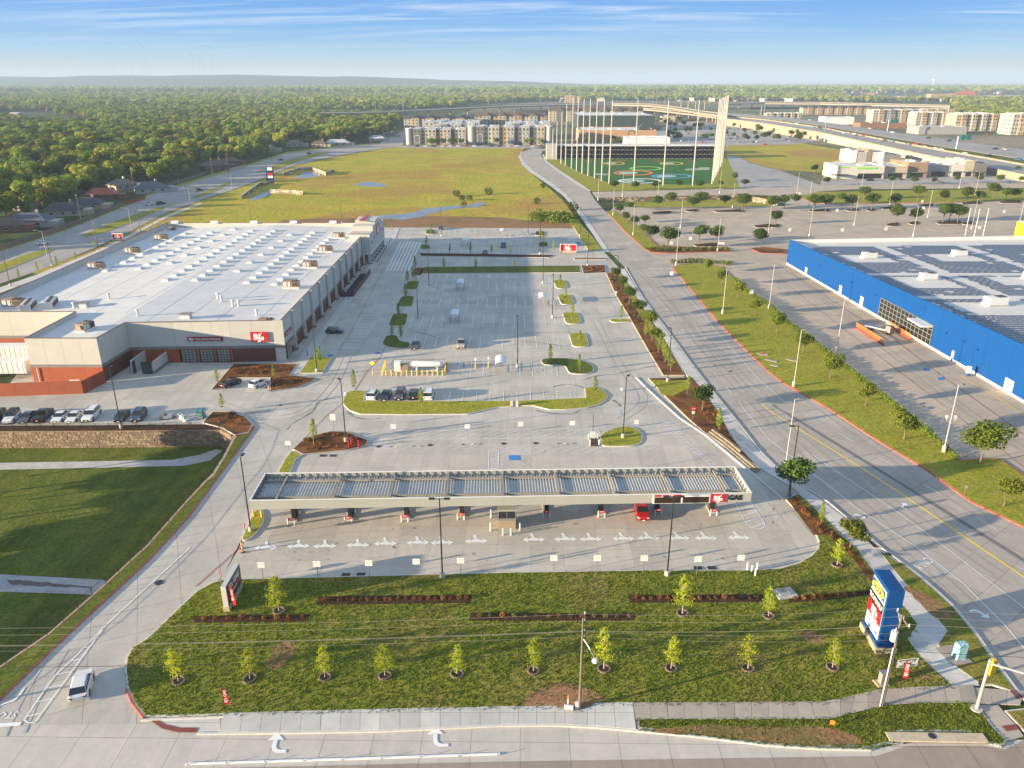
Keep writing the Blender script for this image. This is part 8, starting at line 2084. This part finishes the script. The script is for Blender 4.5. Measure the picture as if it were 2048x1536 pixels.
def hw(name, ny, fy, mat_, dz=0,**k):
 mb, A, B_, o = ribbon(name, list(zip(xs_, ny)), list(zip(xs_, fy)), [z + dz for z in zc_], mat_, wall=True); ob = obj(name, mb.mesh(name, [MATS[mat_]]), None,(o[0], o[1],0), kind='structure'); return A, B_
grassmat('bank',(.11,.13,.02),(.14,.14,.03),(.20,.15,.06),.1,(.6,.75),.3)
A, B_ = hw('highway', [238,249,266,292,322,352,425], [233,241,256,279,305,331,394], 'far_road')
hw('highway_median', [232.6,240.6,255.6,278.5,304.5,330.5,393], [230,237.5,251,272,296,319,375], 'bank',.15)
hw('highway', [229.7,237.2,250.7,271.6,295.6,318.5,374], [226,231,243,260,280,299,345], 'far_road')
m2 = MB(); m3 = MB(); o = A[0]
wt_ = thing('retaining_wall', 'long pale retaining wall carrying the near highway lanes', 'wall',(o[0], o[1],0))
for p, q in zip(A, A[1:]):
 n = 10
 for i in range(n):
  a, b = Vector(p).lerp(Vector(q), i / n), Vector(p).lerp(Vector(q),(i + .97) / n)
  obj('wall_panel', MB().add([(a.x - o[0], a.y - o[1] - .3,0),(b.x - o[0], b.y - o[1] - .3,0),(b.x - o[0], b.y - o[1] - .3, b.z + 1),(a.x - o[0], a.y - o[1] - .3, a.z + 1),(b.x - o[0], b.y - o[1] + .1, b.z + 1),(a.x - o[0], a.y - o[1] + .1, a.z + 1)], [(0,1,2,3),(3,2,4,5)]).mesh('wall_panel', [MATS['viaduct']]), wt_)
t = thing('crash_barrier', 'pale concrete crash barrier between the highway lanes and the grass median', 'barrier',(B_[0][0], B_[0][1],0))
o = B_[0]
for p, q in zip(B_, B_[1:]):
 obj('barrier_run', MB().add([(p[0] - o[0], p[1] - o[1], p[2]),(q[0] - o[0], q[1] - o[1], q[2]),(q[0] - o[0], q[1] - o[1] + .2, q[2] + 1.2),(p[0] - o[0], p[1] - o[1] + .2, p[2] + 1.2),(q[0] - o[0], q[1] - o[1] + .6, q[2] + .2),(p[0] - o[0], p[1] - o[1] + .6, p[2] + .2)], [(0,1,2,3),(3,2,4,5)]).mesh('barrier_run', [MATS['viaduct']]), t)
HC = [(1578,246),(1593,248),(1601,249),(1629,256),(1639,257),(1650,260),(1660,258),(1675,261),(1688,267),(1709,269),(1712,272),(1727,272),(1757,277),(1770,283),(1783,282),(1810,289),(1832,290),(1850,294),(1872,298),(1884,300),(1930,308),(1975,313),(2036,321),(1563,241),(1858,278),(1897,283),(1990,299),(2010,300),(1785,266),(1740,258),(1620,241),(1700,252)]
HC.sort()
for i,(px, py) in enumerate(HC):
 z = 9 + (px - 1536) * -.011; x, y = g(px, py, z)
 car(CR.choice(['sedan', 'suv', 'pickup', 'minivan']), CR.choice(CC), x, y, R(CR.choice([-68,112])), 'car driving on the highway, %s from the left' % nth(i), 'cars on the highway', z + .1, True)
for i,(px, py) in enumerate([(1722,352),(1740,362),(1800,360),(1880,366),(2015,366),(1530,290),(1960,265),(1930,272),(1905,276),(1975,270)]): cpx(CR.choice(['sedan', 'suv']), CR.choice(CC), px, py, CR.choice([0,90]), 'parked car around the shops, %s in reading order' % nth(i), 'cars around the shops', True)
for i,(px, py, z) in enumerate([(1521,226,9),(1773,263,8),(1910,300,6)]):
 x, y = g(px, py + 8,0); t = thing('gantry_sign', 'highway gantry with green direction boards, %s from the left' % nth(i), 'road sign',(x, y,0), R(15), 'highway gantry signs'); obj('mast', MB().cyl((0,0,0),(0,0, z + 9),.4,.3,8).mesh('mast', [MATS['steel']]), t); obj('beam', MB().box(7,0, z + 8,14,.5,.5).mesh('beam', [MATS['steel']]), t)
 for k in (0,1): obj('board', MB().box(5 + k * 6,-.4, z + 8,5,.2,4).mesh('board', [MATS['sign_green']]), t)
for i,(px, pb, h) in enumerate([(751,221,33),(807,221,32),(977,218,34),(1306,210,30),(1313,209,34),(1329,209,35),(1358,206,28),(1419,212,30),(1505,206,34),(1527,237,42),(1690,207,32),(1808,206,24),(1648,276,20),(1150,204,26)]):
 x, y = g(px, pb); t = thing('high_mast_light', 'tall thin high mast light over the distance, %s from the left' % nth(i), 'light mast',(x, y,0),0, 'high mast lights'); obj('mast', MB().cyl((0,0,0),(0,0, h),.45,.25,6).mesh('mast', [MATS['galvanised']]), t); obj('lamp_ring', MB().cyl((0,0, h),(0,0, h + .8),2,2,8).mesh('lamp_ring', [MATS['galvanised']]), t)
for i,(px, pt) in enumerate([(227,84),(261,86),(284,88),(292,92),(383,107),(397,109),(406,90),(421,92)]):
 Y = 3000.0; X = g(px + 8,174)[0] * Y / g(px + 8,174)[1]; zt = 60 + (Y * (SP * 0 + math.tan(math.atan((768 - pt) / FPX) - PITCH)))
 t = thing('radio_tower', 'hair thin radio mast above the wooded ridge, %s from the left' % nth(i), 'radio mast',(X, Y,0),0, 'radio masts on the ridge')
 obj('mast', MB().cyl((0,0,0),(0,0, zt),.42,.36,4).mesh('mast', [MATS['steel']]), t); obj('antenna', MB().cyl((0,0, zt - 6),(0,0, zt),.7,.7,6).mesh('antenna', [MATS['unit_dark']]), t)
x, y = g(1866,173.5); t = thing('water_tower', 'tiny white water tower on the right horizon', 'water tower',(x, y,0)); obj('stem', MB().cyl((0,0,0),(0,0,60),8,6,10).mesh('stem', [MATS['white_paint']]), t); obj('bowl', MB().ball((0,0,70),22,12,0,.7).mesh('bowl', [MATS['white_paint']]), t)
# left street side ------------------------------------------------------------------------------
for i,(px, pb, h) in enumerate([(164,449,13.5),(196,495,10),(270,387,12),(358,371,12),(426,357,13),(457,345,13),(544,321,12),(632,310,12),(692,298,12),(743,295,15),(768,293,17),(790,280,14)]):
 x, y = g(px, pb); t = upole(x, y, h, 'utility pole along the left hand street, %s from the camera' % nth(i),.18,0); obj('crossarm', MB().box(0,0, h - .6,2.6,.15,.15, R(-40)).mesh('crossarm', [MATS['wood_pole']]), t)
for i,(px, pb) in enumerate([(264,462),(382,415),(465,383),(95,515)]):
 x, y = g(px, pb); t = thing('street_lamp', 'grey cobra street lamp on the left street, %s from the camera' % nth(3 - i if i < 3 else 0), 'street lamp',(x, y,0),0, 'street lamps of the left street'); obj('pole', MB().cyl((0,0,0),(0,0,9.5),.12,.08,6).mesh('pole', [MATS['galvanised']]), t); obj('arm', MB().tube([(0,0,9.4),(-2.2,0,9.9)],.05).mesh('arm', [MATS['galvanised']]), t); obj('lamp_head', MB().box(-2.5,0,9.85,.8,.3,.15).mesh('lamp_head', [MATS['galvanised']]), t)
def pfence(pts, lab, m_, step=2.5, h=2.0):
 gp = G(pts); L_ = sum((Vector(b) - Vector(a)).length for a, b in zip(gp, gp[1:])); P_, _ = resample(gp, int(L_ / step)); o = P_[0]; t = thing('garden_fence', lab, 'fence',(*o,0))
 for a, b in zip(P_, P_[1:]):
  c = (a + b) / 2 - o; obj('fence_panel', MB().box(c.x, c.y, h / 2 + TR.uniform(-.05,.05),(b - a).length - .04,.08, h, math.atan2((b - a).y,(b - a).x)).mesh('fence_panel', [MATS[m_]]), t)
pfence([(-250,588),(0,501),(125,460),(165,445),(250,410)], 'weathered wooden garden fence along the left street', 'fence_wood'); pfence([(253,410),(291,398)], 'red brown fence at the corner garden on the left street', 'fence_red'); pfence([(300,384),(410,350)], 'brown garden fence farther up the left street', 'fence_wood'); pfence([(461,342),(492,334)], 'pale garden fence by the street bend', 'apt_cream')
HS = [(62,452,17,11,8, 'roof_slate', 'apt_white', 'grey roofed house with a white chimney nearest the camera on the left'),(14,462,13,10,30, 'roof_brown', 'brick_house', 'brown roofed house at the left picture edge'),(130,430,16,10,20, 'roof_dark', 'apt_cream', 'dark roofed cream house behind the garden fence'),(176,418,14,10,10, 'roof_dark', 'apt_cream', 'small dark roofed house behind the tall utility pole'),
 (20,418,16,10,0, 'roof_slate', 'apt_white', 'blue grey roofed house among trees at the left edge'),(205,398,15,9,15, 'roof_orange', 'brick_house', 'reddish roofed house between bright trees'),(302,384,18,12,35, 'roof_slate', 'apt_white', 'dark roofed white house at the corner of the left street'),(244,378,14,10,60, 'fence_wood', 'apt_cream', 'grey gabled house left of the corner house'),
 (340,322,17,11,0, 'roof_slate', 'apt_white', 'white walled house deep in the left woods'),(153,303,16,10,5, 'roof_pale', 'apt_white', 'pale gable showing between the trees'),(100,334,18,10,0, 'roof_slate', 'apt_cream', 'long grey roof in the left woods'),(432,338,20,12,40, 'roof_brown', 'brick_house', 'brown roofed house by the street bend'),(462,330,14,10,30, 'roof_brown', 'brick_house', 'brick house under construction by the street bend'),
 (535,303,16,10,20, 'fence_wood', 'apt_white', 'pale house at the street, left of the bright tree'),(590,293,17,11,15, 'fence_wood', 'apt_white', 'white gabled house right of the bright tree'),(675,291,24,12,5, 'roof_pale', 'apt_cream', 'long pale roofed house by the street'),(640,293,14,10,0, 'roof_brown', 'apt_cream', 'small brown roofed house by the street'),(755,282,16,10,0, 'roof_pale', 'apt_white', 'pale house near the end of the street'),(780,274,14,10,10, 'roof_slate', 'apt_white', 'grey house near the end of the street')]
HX = []
for px, py, w, d, rz, rc, wc, lab in HS:
 x, y = g(px, py); HX.append((x, y)); t = thing('house', lab, 'house',(x, y,0), R(rz), 'houses in the left woods'); s = 1.0
 obj('wall', MB().box(0,0,1.5, w, d,3.0).mesh('wall', [MATS[wc]]), t); e = .7; k = min(w, d) / 2
 r_ = obj('roof', MB().add([(-w / 2 - e,-d / 2 - e,2.9),(w / 2 + e,-d / 2 - e,2.9),(w / 2 + e, d / 2 + e,2.9),(-w / 2 - e, d / 2 + e,2.9),(-w / 2 + k * .8,0,6.0),(w / 2 - k * .8,0,6.0)], [(0,1,5,4),(1,2,5),(2,3,4,5),(3,0,4),(3,2,1,0)]).mesh('roof', [MATS[rc]]), t)
 obj('chimney', MB().box(w * .2,.8,5.8,1.1,1.1,2.6).mesh('chimney', [MATS[wc]]), r_)
 for a in (-.3,0,.3):
  f_ = obj('window', MB().box(w * a,-d / 2 - .03,1.6,1.5,.1,1.2).mesh('window', [MATS['window_glass']]), t); obj('frame', MB().box(w * a,-d / 2 - .06,2.26,1.7,.1,.12).box(w * a,-d / 2 - .06,.94,1.7,.1,.12).mesh('frame', [MATS['white_paint']]), f_)
 obj('garage', MB().box(w / 2 + 2.3,-1,1.35,4.6, d * .7,2.7).mesh('garage', [MATS[wc]]), t)
# woods -------------------------------------------------------------------------------------------
def proj(X, Y, Z=0):
 d = Y * CP - (Z - CAM_H) * SP; u_ = Y * SP + (Z - CAM_H) * CP; return 1024 + FPX * X / d,768 - FPX * u_ / d
EDGE = [(-900,760),(-600,668),(0,482),(125,442),(252,396),(300,376),(410,345),(487,324),(574,298),(687,285),(757,280),(785,265),(806,250),(830,238),(832,222),(1000,207),(1100,203),(1300,202),(1460,203),(1600,204),(1700,205),(1800,206),(1900,228),(2048,262),(2600,320)]
def ok(px, py):
 for (a, b),(c, d) in zip(EDGE, EDGE[1:]):
  if a <= px < c: lim = b + (d - b) * (px - a) / (c - a); break
 else: return False
 if py > lim: return False
 if px > 1690 and 188 < py < 202: return False
 if px > 1700 and 205 < py < 231 and px < 1905: return False
 if 800 < px < 1100 and py > 222: return False
 if 640 < px < 1460 and 221 < py < 232: return False
 return True
FR = random.Random(3); near_t, far_t = [], [[], [], []]
def scatter(y0, y1, st):
 y = y0
 while y < y1:
  x = -y * .86
  while x < y * .80:
   X, Y = x + FR.uniform(-.42,.42) * st, y + FR.uniform(-.42,.42) * st; px, py = proj(X, Y)
   if -160 < px < 2200 and ok(px, py) and all((X - a) ** 2 + (Y - b) ** 2 > 130 + 60 * (b > 400) and (X - a) ** 2 + (Y - b + 14) ** 2 > 120 for a, b in (HX if Y < 1100 else ())): yield X, Y, px
   x += st
  y += st
cand = list(scatter(215,1000,11.8))
vis = sorted([c for c in cand if -30 < c[2] < 2060], key=lambda c: c[0] ** 2 + c[1] ** 2)
ind = vis[:300]; iset = set(ind)
ind.sort(key=lambda c: (round(c[1] / 25), c[0])); rc_ = {}; rows_ = sorted({round(c[1] / 25) for c in ind});
for X, Y, px in ind:
 r_ = round(Y / 25); i = rc_.get(r_,0); rc_[r_] = i + 1
 tree('forest', X, Y, FR.choice([7.5,9,10,11.5,13,15]) * FR.uniform(.9,1.15), 'rounded tree of the left woods, %s tree row from the camera, %s from the left' % (nth(rows_.index(r_)), nth(i)), 'trees of the left woods', z=0, var=FR.randrange(5))
for c in cand:
 if c not in iset: far_t[0].append((c[0], c[1], FR.choice([.75,.9,1.1,1.3,1.5])))
for a, b, st, sc_, k in ((1000,1900,12.5,1.15,0),(1900,3600,20,1.7,1),(3600,7200,38,3.0,1)):
 for X, Y, px in scatter(a, b, st):
  n_ = math.sin(X / 160 + 1.3 * math.sin(Y / 210)) * math.sin(Y / 190 + math.sin(X / 140))
  if n_ > .80 or FR.random() < .06: continue
  far_t[k].append((X, Y, sc_ * FR.uniform(.7,1.15)))
def mass(name, pts, protos):
 ng = bpy.data.node_groups.new(name, 'GeometryNodeTree'); ng.interface.new_socket('Geometry', in_out='INPUT', socket_type='NodeSocketGeometry'); ng.interface.new_socket('Geometry', in_out='OUTPUT', socket_type='NodeSocketGeometry')
 N, L = ng.nodes, ng.links; gi, go = N.new('NodeGroupInput'), N.new('NodeGroupOutput'); ip = N.new('GeometryNodeInstanceOnPoints'); jn = N.new('GeometryNodeJoinGeometry')
 for me in protos:
  po = bpy.data.objects.new('crown', me); oi = N.new('GeometryNodeObjectInfo'); oi.inputs['Object'].default_value = po; oi.inputs['As Instance'].default_value = True; L.new(oi.outputs['Geometry'], jn.inputs[0])
 L.new(gi.outputs[0], ip.inputs['Points']); L.new(jn.outputs[0], ip.inputs['Instance']); ip.inputs['Pick Instance'].default_value = True
 ri = N.new('FunctionNodeRandomValue'); ri.data_type = 'INT'; ri.inputs['Max'].default_value = len(protos) - 1; ri.inputs['Min'].default_value = 0; L.new([s for s in ri.outputs if s.type == 'INT'][0], ip.inputs['Instance Index'])
 for s in ri.inputs:
  if s.type == 'INT' and s.name == 'Max': s.default_value = len(protos) - 1
  if s.type == 'INT' and s.name == 'Min': s.default_value = 0
 rv = N.new('FunctionNodeRandomValue'); rv.data_type = 'FLOAT_VECTOR'; rv.inputs[0].default_value = (0,0,0); rv.inputs[1].default_value = (0,0,6.28); L.new(rv.outputs[0], ip.inputs['Rotation'])
 at = N.new('GeometryNodeInputNamedAttribute'); at.data_type = 'FLOAT'; at.inputs['Name'].default_value = 'size'; L.new(at.outputs[0], ip.inputs['Scale']); L.new(ip.outputs[0], go.inputs[0])
 me = bpy.data.meshes.new(name); me.from_pydata([(p[0], p[1],0) for p in pts], [], []); al = me.attributes.new('size', 'FLOAT', 'POINT'); al.data.foreach_set('value', [p[2] for p in pts])
 o = obj(name, me, kind='stuff'); md = o.modifiers.new('scatter', 'NODES'); md.node_group = ng; return o
TR2 = random.Random(8)
mass('woodland', far_t[0], [tree_kind('forest', v, TR)[0] for v in range(5)]); mass('distant_woodland', far_t[1], [tree_kind('far', v, TR)[0] for v in range(4)])
hm = MB();
for X, Y, px in scatter(700,5200,62):
 if FR.random() < (.25 if Y < 2200 else .5): w = FR.uniform(9,22) * (1 if Y < 2500 else 1.7); hm.box(X, Y,4.0, w, w * .7,8 * (1 if Y < 2200 else 1.5), FR.uniform(0,3), FR.randrange(3)); hm.box(X, Y,8.3 * (1 if Y < 2200 else 1.27), w + 1, w * .7 + 1,1,0,3)
obj('distant_town', hm.mesh('distant_town', [MATS['apt_white'], MATS['tan_wall'], MATS['apt_cream'], MATS['roof_pale']]), kind='stuff')
# planting of the outlet lot and town: small trees and parked cars as countable objects where they show
ot = [(FR.uniform(1330,1640), FR.uniform(247,286)) for _ in range(70)]
ot = [p for p in ot if p[1] > 240 + (p[0] - 1400) * .17 and not (p[0] > 1425 and p[0] < 1450)]; ot.sort()
for i,(px, py) in enumerate(ot): tree('oak_dark',*g(px, py), FR.uniform(6,10), 'small tree in the outlet car park beyond the range, %s from the left' % nth(i), 'trees of the outlet car park', z=0)
oc = sorted([(FR.uniform(1325,1600), FR.uniform(252,286)) for _ in range(70)])
for i,(px, py) in enumerate(oc): cpx(CR.choice(['sedan', 'suv', 'hatch']), CR.choice(CC), px, py, CR.choice([60,240]), 'car parked in the outlet car park, %s from the left' % nth(i), 'cars in the outlet car park', True)
ta = sorted([(FR.uniform(1315,1545), FR.uniform(228,246)) for _ in range(26)] + [(FR.uniform(1150,1320), FR.uniform(285,290)) for _ in range(8)] + [(FR.uniform(812,1100), FR.uniform(291,292)) for _ in range(14)])
for i,(px, py) in enumerate(ta): tree('oak',*g(px, py), FR.uniform(5,8), 'young street tree in the middle distance, %s from the left' % nth(i), 'street trees in the middle distance', z=0)
# ================================================================ AIR
hz = obj('haze', MB().box(0,22000,100,89990,44600,212).mesh('haze', []), kind='stuff')
hz.location = (0,0,-5)
mh = bpy.data.materials.new('haze_air'); mh.use_nodes = True
t = mh.node_tree; t.nodes.clear()
o_ = t.nodes.new('ShaderNodeOutputMaterial'); v_ = t.nodes.new('ShaderNodeVolumePrincipled')
v_.inputs['Color'].default_value = (.50,.67,.88,1)
v_.inputs['Density'].default_value = 0.000115
v_.inputs['Anisotropy'].default_value = 0.0
t.links.new(v_.outputs[0], o_.inputs['Volume'])
hz.data.materials.append(mh)
